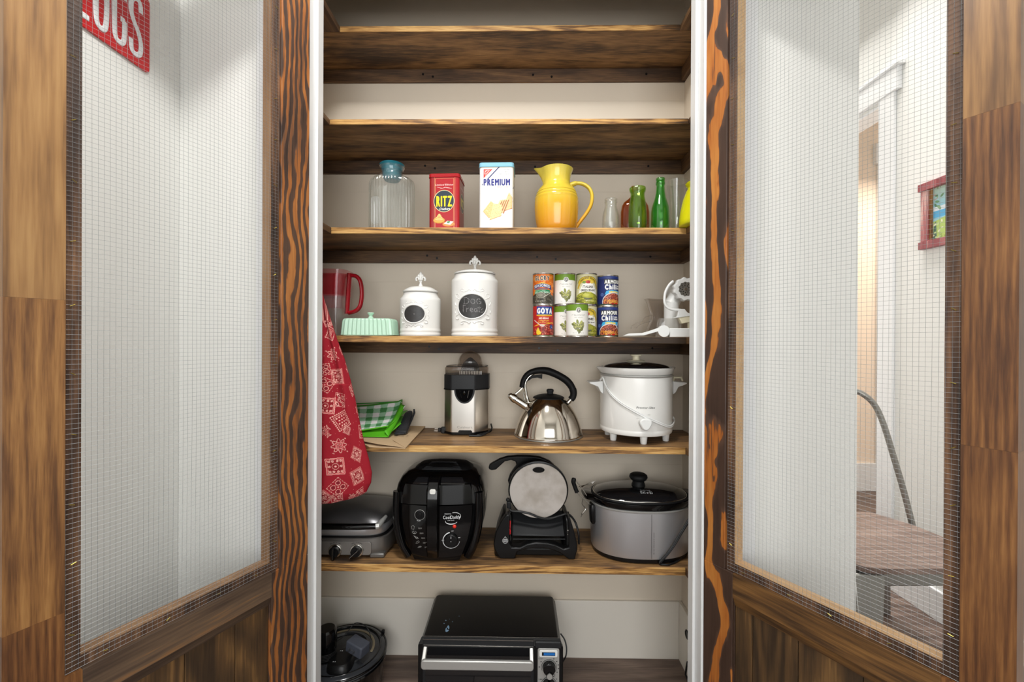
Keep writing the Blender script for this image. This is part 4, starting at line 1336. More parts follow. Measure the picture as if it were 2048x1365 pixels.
# ---------------------------------------------------------------- food cans
CR = 0.0378
CHT = 0.1150
def can(label, cx, Y, zlev, ht, cvf, rot=0.0, group='food cans on the shelf'):
    x0 = P(cx, 620, Y).x
    t = thing('food_can', label, 'can', (x0, Y, Z4 + zlev), R(rot), group)
    lab = ht - 0.009
    circ = 2 * math.pi * CR * 1000
    cv = cvf(118.0, lab * 1000)
    # label canvas is centred on the front (towards -y)
    def path(u):
        th = (u - 59.0) / 1000.0 / (CR + .0002)
        return ((CR + .0002) * math.sin(th), -(CR + .0002) * math.cos(th))
    wrap_print('paper_label', cv, path, 0.0045, M['print'], t, front=(0, 118.0, circ))
    solid('tin_body', M['tin'], t, lambda m: m.lathe([(0, .003), (CR - .003, .003), (CR - .002, .0), (CR + .0007, .0), (CR + .0009, .0016), (CR + .0003, .003), (CR - .0005, .0045), (CR - .0005, ht - .0045), (CR + .0003, ht - .003), (CR + .0009, ht - .0016), (CR + .0007, ht), (CR - .002, ht), (CR - .003, ht - .003), (0, ht - .003)], 64), 40)
    return t
NAVY, WHITE = c(22, 36, 98), c(240, 240, 238)
def chili(shift):
    def f(W_, H_):
        cv = Canvas(W_, H_, 1.35, NAVY); x = 59 + shift
        cv.rect(0, W_, H_ - 8, H_, c(34, 56, 124))
        cv.rect(x - 34, x + 34, H_ - 28, H_ - 11, c(60, 60, 62)); cv.text('ARMOUR', x, H_ - 26, 13, c(240, 240, 236), w=64, bold=.9, gap=.2)
        cv.text('Chili', x - 9, H_ - 47, 18, WHITE, w=42, bold=1.3, gap=.3)
        cv.text('WITH', x + 24, H_ - 38, 5, WHITE, w=15, bold=.5); cv.text('BEANS', x + 25, H_ - 46, 6, WHITE, w=18, bold=.5)
        cv.poly([(x - 32, H_ - 66), (x - 26, H_ - 53), (x - 8, H_ - 50), (x + 30, H_ - 52), (x + 38, H_ - 54), (x + 38, H_ - 66)], c(60, 170, 222))
        cv.text('ORIGINAL', x + 4, H_ - 60, 6.5, c(244, 214, 40), w=40, bold=.7)
        cv.ell(x + 2, H_ - 92, 43, 34, c(214, 216, 222)); cv.ell(x + 2, H_ - 93, 40.5, 32, c(122, 44, 30))
        ok = lambda a, b: ((a - x - 2) / 40) ** 2 + ((b - H_ + 93) / 31) ** 2 < .95
        bx = (x - 40, x + 44, 0, H_ - 62)
        cv.spots((bx, ok), 420, 1.2, 3.0, [c(152, 58, 40), c(96, 30, 22), c(196, 104, 74), c(212, 140, 106), c(130, 40, 30)], 3, .7)
        rs = np.random.RandomState(8)
        for _ in range(60):
            a, b = x + rs.uniform(-34, 38), H_ - rs.uniform(86, 104)
            q = rs.uniform(0, 3.1); L_ = rs.uniform(3, 8)
            if ok(a, b):
                cv.line((a, b), (a + L_ * math.cos(q), b + L_ * .6 * math.sin(q)), 1.7, (c(240, 184, 50), c(228, 150, 30))[rs.randint(2)])
        cv.rect(0, W_, 0, 3, c(40, 60, 40)); cv.ell(x + 14, 5, 7, 3.5, c(196, 30, 24)); cv.ell(x - 2, 4, 7, 3, c(150, 24, 20))
        cv.line((x + 24, H_ - 76), (x + 44, H_ - 50), 2.0, c(226, 228, 232)); cv.ell(x - 42, H_ - 66, 6, 6, c(90, 120, 180)); cv.ell(x - 42, H_ - 66, 4.6, 4.6, c(60, 80, 140))
        cv.poly([(x - 60, 0), (x - 50, 0), (x - 50, 1), (x - 60, 1)], NAVY)
        return cv
    return f
def italian_cut(W_, H_):
    cv = Canvas(W_, H_, 1.35, c(238, 236, 230)); x = 59
    cv.rect(0, W_, H_ - 21, H_, c(106, 142, 30))
    cv.rect(0, W_, 0, 3, c(226, 222, 212))
    cv.ell(x, H_ - 20, 9.5, 9.5, c(238, 236, 230)); cv.ell(x, H_ - 20, 7.6, 7.6, c(36, 36, 38)); cv.ell(x, H_ - 20, 5.8, 5.8, c(236, 234, 230), ring=1.1)
    cv.text('P', x + .4, H_ - 23.6, 7, c(230, 228, 224), bold=.5)
    cv.text('ITALIAN CUT', x, H_ - 39, 5.6, c(128, 128, 118), w=48, gap=.2); cv.text('GREEN BEANS', x, H_ - 46, 2.6, c(176, 174, 168), w=30)
    cols = [c(176, 178, 92), c(136, 140, 62), c(200, 198, 120), c(112, 116, 56), c(150, 150, 96)]
    rs = np.random.RandomState(5)
    for (a, b, q) in ((-17, 2, 150), (-12, 5, 140), (-4, 12, 100), (8, 9, 60), (13, 5, 40), (0, 0, 120), (-7, -5, 10), (6, -4, 20), (15, -3, 70), (-2, -12, 80), (7, -14, 60), (12, -10, 80), (-12, -8, 130), (3, -20, 70)):
        cv.ell(x + a, H_ - 72 + b, 9, 4.2, c(96, 98, 60), rot=q); cv.ell(x + a, H_ - 71.4 + b, 8.4, 3.4, cols[rs.randint(5)], rot=q)
    cv.spots(((x - 16, x + 16, H_ - 84, H_ - 62),), 20, .8, 2, [c(120, 118, 104), c(210, 208, 150)], 2)
    cv.text('NET WT 14.5 OZ 411g', x, 8, 2.2, c(170, 168, 160), w=40)
    return cv
def margaret(W_, H_):
    cv = Canvas(W_, H_, 1.35, c(206, 200, 158)); x = 59
    cv.poly([(x - 34, H_ - 60), (x - 16, H_ - 30), (x + 16, H_ - 30), (x + 34, H_ - 60), (x + 34, 34), (x - 34, 34)], c(236, 234, 226))
    arc_o = [(x + 44 * math.cos(q), H_ - 44 + 36 * math.sin(q)) for q in np.linspace(.35, 2.79, 24)]
    arc_i = [(x + 33 * math.cos(q), H_ - 44 + 19 * math.sin(q)) for q in np.linspace(2.7, .44, 24)]
    cv.poly([(x + 1.04 * (a - x), H_ - 44 + 1.04 * (b - H_ + 44)) for a, b in arc_o] + arc_i, c(86, 66, 24))
    cv.poly(arc_o + [(x + 1.03 * (a - x), b + .6) for a, b in arc_i], c(216, 186, 44))
    cv.poly([(x - 45, H_ - 50), (x - 36, H_ - 30), (x - 30, H_ - 38), (x - 38, H_ - 52)], c(196, 160, 36)); cv.poly([(x + 45, H_ - 50), (x + 36, H_ - 30), (x + 30, H_ - 38), (x + 38, H_ - 52)], c(196, 160, 36))
    cv.text("MARGARET HOLMES", x, H_ - 30, 7.5, c(104, 84, 30), w=58, arc=14, bold=.4)
    cv.ell(x, H_ - 28, 10, 6, c(176, 40, 30)); cv.ell(x - 14, H_ - 29, 7, 5, c(120, 150, 60)); cv.ell(x + 14, H_ - 29, 7, 5, c(222, 192, 80)); cv.ell(x - 6, H_ - 27, 3, 4, c(196, 70, 40))
    cv.text('SEASONED' if False else 'ITALIAN', x, H_ - 49, 8.5, c(92, 88, 76), w=38, bold=.5); cv.text('GREEN BEANS', x, H_ - 61, 7.5, c(92, 88, 76), w=54, bold=.5)
    hill = [(x - 58, 18)] + [(x + a, 34 + b) for a, b in ((-46, 4), (-30, 14), (-10, 20), (8, 18), (26, 10), (44, 2))] + [(x + 58, 16), (x + 58, 0), (x - 58, 0)]
    cv.poly([(a, b * .82) for a, b in hill], c(140, 142, 40))
    ok = lambda a, b: b < 25 + 16 * math.exp(-((a - x) / 34) ** 2)
    rs = np.random.RandomState(4)
    for _ in range(190):
        a, b = x + rs.uniform(-56, 56), rs.uniform(2, 54)
        if ok(a, b):
            cv.ell(a, b, rs.uniform(4, 9), rs.uniform(1.2, 2.6), (c(172, 174, 60), c(112, 116, 34), c(196, 190, 84), c(150, 150, 44), c(84, 88, 40))[rs.randint(5)], rot=rs.uniform(-25, 35))
    cv.ell(x, 20, 14, 6, c(96, 98, 70)); cv.ell(x + 2, 29, 20, 8, c(176, 176, 58)); cv.ell(x - 6, 32, 12, 5, c(192, 190, 78))
    cv.text('NET WT 14.5 OZ', x + 8, 9, 2.6, c(230, 228, 214), w=34)
    return cv
def margaret_low(W_, H_):
    cv = margaret(W_, H_); x = 59
    cv.rect(x - 32, x + 32, H_ - 63, H_ - 40, c(236, 234, 226))
    cv.text('SEASONED', x, H_ - 50, 9, c(92, 88, 76), w=54, bold=.5); cv.text('ITALIAN GREEN BEANS', x, H_ - 60, 4.5, c(92, 88, 76), w=58, bold=.3)
    return cv
def glory(W_, H_):
    cv = Canvas(W_, H_, 1.35, c(224, 112, 24)); x = 55
    cv.spots(((0, W_, H_ - 60, H_),), 50, 4, 12, [c(232, 130, 36), c(214, 96, 20), c(238, 150, 60)], 6, .5)
    cv.text('GLORY', x, H_ - 22, 16, c(238, 222, 190), w=56, bold=2.2, gap=.22); cv.text('GLORY', x, H_ - 22, 16, c(44, 42, 66), w=56, bold=.7, gap=.22)
    cv.poly([(x - 36, H_ - 42), (x, H_ - 29), (x + 36, H_ - 40), (x + 36, H_ - 46), (x, H_ - 36), (x - 36, H_ - 47)], c(236, 190, 60))
    cv.poly([(x - 34, H_ - 54)] + [(x + a, H_ - 34 - (a / 18.) ** 2 * 1.6) for a in range(-34, 37, 5)] + [(x + 40, H_ - 58), (x + 30, H_ - 54)] + [(x + a, H_ - 48 - (a / 18.) ** 2 * 1.6) for a in range(26, -30, -5)], c(44, 50, 104))
    cv.text('SEASONED', x, H_ - 50, 10, c(226, 226, 232), w=62, bold=.5, arc=5, gap=.2)
    cv.rect(x - 30, x + 22, H_ - 55, H_ - 51, c(110, 84, 110))
    cv.poly([(x - 32, H_ - 72), (x - 26, H_ - 56), (x + 30, H_ - 56), (x + 34, H_ - 68)], c(40, 132, 84))
    cv.text('Southern Style', x - 6, H_ - 61, 4, c(190, 220, 196), w=38); cv.text('COLLARD GREENS', x, H_ - 69, 6.5, c(206, 230, 210), w=56, bold=.3, gap=.2)
    cv.poly([(0, 0), (0, 36)] + [(x + a, 34 + 5 * math.cos(a / 18.)) for a in range(-50, 60, 6)] + [(W_, 20), (W_, 0)], c(58, 52, 42))
    cv.spots(((0, W_, 4, 38),), 150, 2, 6, [c(84, 78, 64), c(44, 38, 32), c(110, 104, 86), c(70, 62, 50)], 9, .5)
    cv.ell(x - 4, 30, 17, 11, c(170, 166, 148)); cv.ell(x - 4, 30, 15, 9.4, c(110, 106, 92)); cv.ell(x - 6, 31, 9, 6, c(140, 136, 120))
    cv.line((x + 8, 24), (x + 34, 40), 2.6, c(190, 186, 172))
    cv.text('All Natural Flavor', x - 8, 8, 3, c(214, 208, 196), w=42, slant=.3)
    cv.rect(0, W_, 0, 2.5, c(96, 90, 80))
    return cv
def goya(W_, H_):
    cv = Canvas(W_, H_, 1.35, c(186, 32, 26)); x = 61
    cv.rect(x - 32, x + 31, H_ - 32, H_ - 1, c(24, 60, 140)); cv.rect(x - 32, x + 31, H_ - 34.5, H_ - 31, c(240, 200, 40))
    cv.text('GOYA', x, H_ - 26, 19, WHITE, w=57, bold=1.7, gap=.28)
    cv.rect(x - 24, x + 22, H_ - 38, H_ - 36.5, c(230, 150, 40)); cv.text('RED BEANS', x - 4, H_ - 47, 6.2, c(240, 216, 208), w=36, bold=.4)
    cv.text('Traditional Recipe', x - 4, H_ - 53, 3.6, c(240, 190, 60), w=40, bold=.3); cv.text('Beans & Rice Sauce', x - 4, H_ - 59, 3.6, c(240, 190, 60), w=42, bold=.3)
    cv.path([(x - 42, H_ - 72), (x - 20, H_ - 66), (x, H_ - 66), (x + 26, H_ - 60), (x + 40, H_ - 61)], 2.6, c(240, 196, 50))
    ok = lambda a, b: b < 40 - abs(a - x - 14) * .25
    cv.ell(x + 14, 14, 44, 27, c(120, 22, 20))
    cv.spots(((0, W_, 0, 44), ok), 330, 1.6, 3.4, [c(176, 56, 40), c(132, 26, 24), c(206, 96, 74), c(150, 40, 34), c(214, 130, 100)], 12, .65)
    cv.ell(x + 27, H_ - 75, 8, 8, c(28, 60, 130)); cv.text('Low', x + 27, H_ - 77, 4, WHITE, w=8)
    cv.poly([(x - 30, 4), (x - 33, 14), (x - 25, 30), (x - 21, 20), (x - 12, 10), (x - 16, 4)], c(240, 210, 60)); cv.ell(x - 24, 10, 9, 7, c(240, 206, 50))
    cv.line((x - 44, 56), (x - 16, 38), 2.6, c(226, 216, 210)); cv.poly([(x - 20, 42), (x + 2, 38), (x - 6, 31), (x - 18, 34)], c(214, 196, 190))
    cv.rect(0, W_, 0, 2.2, c(70, 110, 40))
    return cv
YC = 1.60
can('upper can of collard greens with an orange and dark label, atop the red bean can', 1086, YC, CHT, CHT, glory, -4)
can('lower can of red beans with a red label and white lettering on blue', 1086.5, YC, 0, CHT, goya, 3)
can('upper white can of cut green beans with a green band, second stack from left', 1129.5, YC, CHT, CHT, italian_cut, 1)
can('lower white can of cut green beans, half hidden behind the front can', 1129.5, YC, 0, CHT, italian_cut, 5)
can('upper tan can of Italian green beans with a yellow ribbon on its label', 1172.7, YC, CHT, CHT, margaret, 0)
can('lower tan can of green beans, mostly hidden behind the front white can', 1172.7, YC, 0, CHT, margaret_low, -3)
can('upper navy blue can of chili, atop the other chili can', 1215.5, YC, 0.1115, 0.1115, chili(9), 6)
can('lower navy blue can of chili, under the other chili can', 1215.5, YC, 0, 0.1115, chili(-1), 2)
can('white can of cut green beans standing alone in front of the stacks', 1154.5, 1.52, 0, CHT, italian_cut, 0)

# ---------------------------------------------------------------- grinder parts at the right end
Y = 1.60; cx = 1355; x0 = P(cx, 620, Y).x; k = Y / FPX
t = thing('meat_grinder', 'white plastic meat grinder head with a round perforated metal plate', 'grinder', (x0, Y, Z4))
z = lambda y, Y_=Y: P(cx, y, Y_).z - Z4
zc = z(581.5); xc = (1362 - cx) * k
solid('feed_tube', M['white_plastic'], t, lambda m: m.lathe([(0, 0), (.030, 0), (.030, .003), (.0265, .012), (.0255, .05), (.026, z(606)), (0, z(606))], 40, Matrix.Translation((-12 * k, 0, 0))), 40)
def nut(m):
    m.loft([(0, .039, .039, 2), (.004, .0415, .0415, 2), (.020, .0415, .0415, 2), (.024, .038, .038, 2), (.024, .0255, .0255, 2), (.016, .025, .025, 2)], 120, lambda w, zz: 1 + (.05 * math.cos(w * 11) if zz > .001 and zz < .0245 else 0), True,
           Matrix.Translation((xc, -.022, zc)) @ Matrix.Rotation(R(90), 4, 'X'))
solid('ring_nut', M['white_plastic'], t, nut, 40)
solid('housing', M['white_plastic'], t, lambda m: (m.cyl((xc, -.025, zc), (xc, .06, zc), .033, 40), m.tube([(xc - .012, .02, zc - .02), (-12 * k, .01, z(606) - .01)], .026, 24)), 40)
pl = solid('cutting_plate', M['grey_metal'], t, lambda m: m.cyl((xc, -.044, zc), (xc, -.038, zc), .0252, 40), 40)
def holes(m):
    for n_, rr_ in ((10, .019), (9, .0125)):
        for i in range(n_):
            a = 2 * math.pi * i / n_ + rr_ * 90
            m.cyl((xc + rr_ * math.cos(a), -.0444, zc + rr_ * math.sin(a)), (xc + rr_ * math.cos(a), -.0435, zc + rr_ * math.sin(a)), .0019, 8)
solid('plate_holes', M['black'], pl, holes, 30)
solid('plate_hub', M['tin'], pl, lambda m: m.cyl((xc, -.047, zc), (xc, -.043, zc), .005, 16), 30)
# crank lying against it
t2 = thing('crank_handle', 'curved white plastic crank with a tray end, leaning on the grinder head', 'crank', (P(cx, 620, 1.512).x, 1.512, Z4 + 0.0))
Yq = 1.512
ar = spline(px2([(1346, 563), (1338, 571), (1331, 584), (1329, 597), (1330, 608), (1335, 615), (1344, 619), (1356, 620.5), (1366, 622), (1372, 628)], cx, Yq, Z4), 6)
solid('crank_arm', M['white_plastic'], t2, lambda m: m.tube(ar, .0048, 12, flat=1.4), 60)
solid('tray', M['white_plastic'], t2, lambda m: m.prism([(a, b) for a, _, b in px2([(1344, 636.8), (1354, 634), (1356, 619), (1368, 618.5), (1373, 625), (1379, 628), (1400, 624), (1400, 626.5), (1376, 633), (1360, 635.5)], cx, Yq, Z4)], -.006, .012), 30, bevel=.001)
solid('collar', M['cream'], t2, lambda m: m.prism([(a, b) for a, _, b in px2([(1357, 635.5), (1396, 628), (1394, 642), (1363, 648)], cx, Yq, Z4)], -.004, .02), 30, bevel=.002)
solid('collar_foot', M['cream'], t2, lambda m: m.tube([(0.045, .012, z(640, Yq)), (0.045, .012, 0.001)], .006, 12), 30)
# white lever with a round pivot
Yq = 1.492
t3 = thing('lever', 'white plastic lever with a round pivot, lying flat at the right shelf edge', 'lever', (P(cx, 620, Yq).x, Yq, Z4))
solid('arm', M['white_plastic'], t3, lambda m: m.prism([(a, max(b, .0006)) for a, _, b in px2([(1246, 672), (1258, 667.5), (1285, 666.5), (1300, 662), (1320, 655), (1324, 661), (1303, 667), (1287, 671.5), (1262, 672.3)], cx, Yq, Z4)], -.006, .006), 30, bevel=.001)
zz_ = 11.6 * Yq / FPX
solid('pivot', M['white_plastic'], t3, lambda m: m.cyl(((1327 - cx) * Yq / FPX, -.009, zz_ + .0004), ((1327 - cx) * Yq / FPX, .009, zz_ + .0004), zz_, 36), 30, bevel=.001)
solid('base_block', M['white_plastic'], t3, lambda m: m.box((1339 - cx) * Yq / FPX, (1404 - cx) * Yq / FPX, -.004, .016, .0004, P(cx, 657, Yq).z - Z4), 30, bevel=.002)
# smoked clear chute
Yq = 1.66
t4 = thing('feed_chute', 'smoky clear plastic chute of a slicer, behind the white lever', 'chute', (P(1310, 640, Yq).x, Yq, Z4))
def chute(m):
    o_ = [(a, b) for a, _, b in px2([(1293, 599), (1329, 601), (1329, 671), (1290, 671), (1302, 642), (1303, 630)], 1310, Yq, Z4)]
    o_ = [(a, max(b, .001)) for a, b in o_]
    m.prism(o_, -.02, -.018); m.prism(o_, .018, .02)
    for (a, b), (a2, b2) in zip(o_, o_[1:] + o_[:1]):
        m.tube([(a, 0, b), (a2, 0, b2)], .0008, 4)
    for (a, b), (a2, b2) in zip(o_[2:], o_[3:] + o_[:1]):
        m.add([(a, -.018, b), (a2, -.018, b2), (a2, .018, b2), (a, .018, b)], [(0, 1, 2, 3)])
solid('chute_wall', M['smoke'], t4, chute, 0)
def lip(m):
    m.tube(px2([(1302, 631), (1290, 635), (1284, 643), (1272, 647), (1263, 653), (1262, 658)], 1310, Yq, Z4), .0012, 6)
    m.tube(px2([(1302, 643), (1290, 646), (1280, 650), (1272, 657)], 1310, Yq, Z4), .0012, 6)
    m.add(px2([(1302, 631), (1290, 635), (1284, 643), (1272, 647), (1263, 653), (1272, 657), (1280, 650), (1290, 646), (1302, 643)], 1310, Yq, Z4), [(0, 1, 7, 8), (1, 2, 6, 7), (2, 3, 5, 6), (3, 4, 5)])
solid('pouring_lip', M['smoke'], t4, lip, 0)
solid('chute_rim', M['smoke'], t4, lambda m: m.tube([(a, b_, c_) for a, b_, c_ in px2([(1291, 599, -.02), (1330, 601, -.02), (1330, 601, .02), (1291, 599, .02)], 1310, Yq, Z4)], .0016, 6, closed=True), 0)
# clear cover over the grinder foot
Yq = 1.535
t5 = thing('clear_cover', 'low clear plastic cover in front of the white grinder foot', 'cover', (P(1338, 640, Yq).x, Yq, Z4))
def cov(m):
    secs = [(0.0005, .045, .018, 4), (P(1338, 640, Yq).z - Z4 - .012, .040, .017, 4), (P(1338, 637, Yq).z - Z4, .034, .014, 3)]
    m.loft(secs + [(max(z_ - .002, .0006), a - .002, b - .002, n) for z_, a, b, n in secs[::-1]], 64)
solid('cover_shell', M['clear'], t5, cov, 50)
# ================================================================ THINGS ON THE KETTLE SHELF
def lz(pts, zs, ox, oy):
    """pixels on a horizontal plane: (px, py, height above shelf) -> local (x, y, z)"""
    out = []
    for px, py, h in pts:
        p = PZ(px, py, zs + h)
        out.append((p.x - ox, p.y - oy, h))
    return out

def slab_poly(m, top, th):
    """folded sheet stack: top outline (x, y, z) with thickness th"""
    n = len(top)
    vs = [(x, y, z) for x, y, z in top] + [(x, y, max(z - th, .0003)) for x, y, z in top]
    m.add(vs, [tuple(range(n)), tuple(range(2 * n - 1, n - 1, -1))] + [(i, n + i, n + (i + 1) % n, (i + 1) % n) for i in range(n)])

# kraft paper bag folded flat
ox, oy = P(770, 880, 1.6).x, 1.6
t = thing('paper_bag', 'flattened brown paper bag at the bottom of the bag pile', 'paper bag', (ox, oy, Z5))
lw = lz([(722, 886, .003), (738, 893.5, .003), (811, 897, .003), (851, 853, .003), (700, 853, .003)], Z5, ox, oy)
solid('back_panel', M['kraft'], t, lambda m: slab_poly(m, lw, .0024), 0)
def bagtop(m):
    q = lz([(722, 882, .012), (760, 889, .011), (786, 892, .008), (811, 896.3, .0045)], Z5, ox, oy)
    far = lz([(700, 852.5, .012), (774, 852.5, .011), (806, 852.5, .009), (851, 852.2, .006)], Z5, ox, oy)
    vs = q + far
    m.add(vs + [(x, y, z - .0012) for x, y, z in vs], [(0, 1, 5, 4), (1, 2, 6, 5), (2, 3, 7, 6), (8, 12, 13, 9), (9, 13, 14, 10), (10, 14, 15, 11), (0, 8, 9, 1), (1, 9, 10, 2), (2, 10, 11, 3), (3, 11, 15, 7), (4, 5, 13, 12), (5, 6, 14, 13), (6, 7, 15, 14), (0, 4, 12, 8)])
solid('front_panel', M['kraft'], t, bagtop, 0)
fl_ = lz([(786, 881, .0115), (811, 896.1, .0052), (851, 852.4, .0068), (812, 858, .0105)], Z5, ox, oy)
solid('folded_corner', M['kraft'], t, lambda m: slab_poly(m, fl_, .0006), 0)
a_ = Vector(lz([(784, 873.5, .0123)], Z5, ox, oy)[0]); b_ = Vector(lz([(816, 872.5, .0123)], Z5, ox, oy)[0]); c_ = (b_ - a_).length
def kmap(x, y):
    return a_.lerp(b_, 0.5) + (b_ - a_).normalized() * x + Vector((0, 1, 0)) * y + Vector((0, 0, .0))
lettering('printed_script', 'Whole &', .012, kmap, M['black_grey'], t, w=c_ * .95, slant=.5)

# black folded bag
t = thing('folded_bag', 'black folded fabric bag leaning on the green checked bag', 'bag', (ox, oy, Z5))
def blk(m):
    f_ = lz([(784, 871, .014), (811, 870, .014)], Z5, ox, oy)
    up = [(P(810, 822.5, 1.70).x - ox, 1.70 - oy, P(810, 822, 1.70).z - Z5), (P(827.5, 818.5, 1.70).x - ox, 1.70 - oy, P(827, 819, 1.70).z - Z5)]
    n = 8
    rows = []
    for i in range(n + 1):
        u = i / n
        sag = -.006 * math.sin(u * math.pi)
        l_ = Vector(f_[0]).lerp(Vector(up[0]), u); r_ = Vector(f_[1]).lerp(Vector(up[1]), u)
        rows.append((l_ + Vector((0, 0, sag)), r_ + Vector((0, 0, sag * .6 + .001 * math.sin(u * 17)))))
    vs = []
    for l_, r_ in rows:
        th = .012 + .004 * math.sin(9 * l_.y)
        vs += [l_, l_.lerp(r_, .5) + Vector((0, 0, .003)), r_, r_ - Vector((.002, -.004, th)), l_ - Vector((0, -.004, th))]
    fs = []
    for i in range(n):
        for k in range(5):
            a = i * 5 + k; b2 = i * 5 + (k + 1) % 5
            fs.append((a, b2, b2 + 5, a + 5))
    fs += [(4, 3, 2, 1, 0), tuple(n * 5 + k for k in range(5))]
    m.add([(v[0], v[1], max(v[2], .0135)) for v in vs], fs)
solid('bag_fold', M['black_bag'], t, blk, 40, subd=1)
def blk2(m):
    top = lz([(791, 868, .0145), (812, 869, .0145), (822, 846, .0275), (801, 846, .0275)], Z5, ox, oy)
    slab_poly(m, [(x, y, z + .012) for x, y, z in top], .013)
solid('lower_fold', M['black_bag'], t, blk2, 30, bevel=.003)
solid('handle_strap', M['black_bag'], t, lambda m: m.tube([(P(q[0], q[1], q[2]).x - ox, q[2] - oy, P(q[0], q[1], q[2]).z - Z5) for q in ((828, 819, 1.70), (828.6, 826, 1.695), (824, 838, 1.67), (818, 852, 1.65), (813, 866, 1.60))], [.003, .0045, .004, .0035, .003], 8), 60)

# green checked bag
t = thing('checked_bag', 'folded green and white gingham bag with bright green lining, on the bag pile', 'bag', (ox, oy, Z5))
def W3(px, py, Y_):
    p = P(px, py, Y_); return Vector((p.x - ox, p.y - oy, p.z - Z5))
A, B = W3(672, 810, 1.735), W3(805.5, 804.5, 1.715)          # far edge
C_, D_ = W3(672, 870, 1.555), W3(776, 852.5, 1.56)           # near edge
nu, nv = 110, 90
pts = np.zeros((nv, nu, 3)); cols = np.zeros((nv, nu, 3))
gr, lg, wh = L3(c(62, 128, 68)), L3(c(150, 190, 158)), L3(c(230, 226, 226))
for j in range(nv):
    v = j / (nv - 1)
    for i in range(nu):
        u = i / (nu - 1)
        p = C_.lerp(D_, u).lerp(A.lerp(B, u), v)
        bow = -.010 * math.sin(math.pi * v) * (1 - .3 * u) + .006 * math.sin(v * 3.1 + u * 4.5) * v + (.006 * (u > .93) * (u - .93) / .07) * v
        pts[j, i] = (p.x, p.y, p.z + bow)
        a_, b2 = int((u * 4.7 + v * .3) * 2) % 2, int((v * 3.3 + u * .3) * 2) % 2
        cl = gr if (a_ and b2) else (wh if not (a_ or b2) else lg)
        if v > .955 or u > .985:
            cl = L3(c(58, 128, 32))
        if v < .03:
            cl = L3(c(110, 196, 40))
        cols[j, i] = cl
sheet('gingham_panel', pts, cols, M['print_cloth'], t)
def lining(m):
    th = .003
    n = 10
    for lift, k0, k1 in ((.0035, 0, 1),):
        a1_, b1_ = W3(672, 876, 1.535), Vector(lz([(776.5, 873.5, .017)], Z5, ox, oy)[0])
        a1_.z = .0165
        c1_, d1_ = A + Vector((0, 0, -.022)), W3(810, 812, 1.705)
        vs = []
        for i in range(n + 1):
            u = i / n
            for p, q in ((a1_, c1_), (a1_.lerp(b1_, .5), c1_.lerp(d1_, .5)), (b1_, d1_)):
                w = p.lerp(q, u); vs.append((w.x, w.y, max(w.z - .006 * math.sin(u * math.pi), .0165)))
        k = len(vs)
        vs += [(x, y, z - th) for x, y, z in vs]
        fs = []
        for i in range(n):
            for s_ in (0, 1):
                a = i * 3 + s_
                fs.append((a, a + 1, a + 4, a + 3)); fs.append((k + a, k + a + 3, k + a + 4, k + a + 1))
            fs.append((i * 3 + 2, k + i * 3 + 2, k + i * 3 + 5, i * 3 + 5)); fs.append((i * 3, i * 3 + 3, k + i * 3 + 3, k + i * 3))
        fs.append((0, k, k + 1, 1)); fs.append((1, k + 1, k + 2, 2))
        m.add(vs, fs)
solid('lower_panel', M['green_bag'], t, lining, 40)
def gusset(m):
    # folds between the two panels, seen from the front
    a0, a1_ = D_ + Vector((0, .001, -.002)), Vector(lz([(776, 872, .019)], Z5, ox, oy)[0])
    b0, b1_ = W3(737, 871, 1.553), W3(737, 863, 1.575)
    c0 = W3(700, 872, 1.55)
    top = [D_ + Vector((-.002, .002, -.002)), W3(745, 858, 1.60), W3(738, 871, 1.56), W3(756, 864.5, 1.58), a1_ + Vector((-.002, .002, .001))]
    back = [p + Vector((.035, .15, .035)) for p in top]
    vs = top + back
    fs = [(i, i + 1, i + 6, i + 5) for i in range(4)]
    m.add([(v[0], v[1], max(v[2], .02)) for v in vs], fs)
g = solid('gusset_fold', M['green_bag'], t, gusset, 60)
md = g.modifiers.new('thick', 'SOLIDIFY'); md.thickness = .0012
def side(m):
    n = 12
    vs = []
    p0, p1 = D_, B
    q0, q1 = Vector(lz([(776.5, 873.5, .018)], Z5, ox, oy)[0]), W3(810, 812, 1.705)
    for i in range(n + 1):
        u = i / n
        a, b2 = p0.lerp(p1, u), q0.lerp(q1, u)
        mid = a.lerp(b2, .5) + Vector((-.014, 0, 0))
        vs += [a + Vector((0, 0, -.010 * math.sin(math.pi * u) * .7 - .001)), mid + Vector((0, 0, -.004 * math.sin(math.pi * u))), b2 + Vector((0, 0, -.006 * math.sin(math.pi * u)))]
    m.add(vs, [(i * 3 + s_, i * 3 + s_ + 1, i * 3 + s_ + 4, i * 3 + s_ + 3) for i in range(n) for s_ in (0, 1)])
g = solid('side_fold', M['green_bag'], t, side, 60)
md = g.modifiers.new('thick', 'SOLIDIFY'); md.thickness = .0012
e1 = [W3(776.8, 873, 1.5545), W3(787, 853, 1.60), W3(797, 833, 1.655), W3(810, 812.5, 1.70)]
e1[0].z = max(e1[0].z, .019)
solid('white_piping', M['white_plastic'], t, lambda m: m.tube(spline(e1, 5), .0014, 6), 60)
solid('green_binding', M['green_trim'], t, lambda m: m.tube(spline([A + Vector((0, 0, .001)), A.lerp(B, .5) + Vector((0, 0, .0005)), A.lerp(B, .9) + Vector((0, 0, .002)), B + Vector((0, 0, .004))], 5), .0022, 6), 60)
solid('lime_hem', M['green_bag'], t, lambda m: m.tube([C_ + Vector((0, 0, -.001)), C_.lerp(D_, .5) + Vector((0, 0, -.001)), D_ + Vector((0, 0, -.001))], .002, 6), 60)

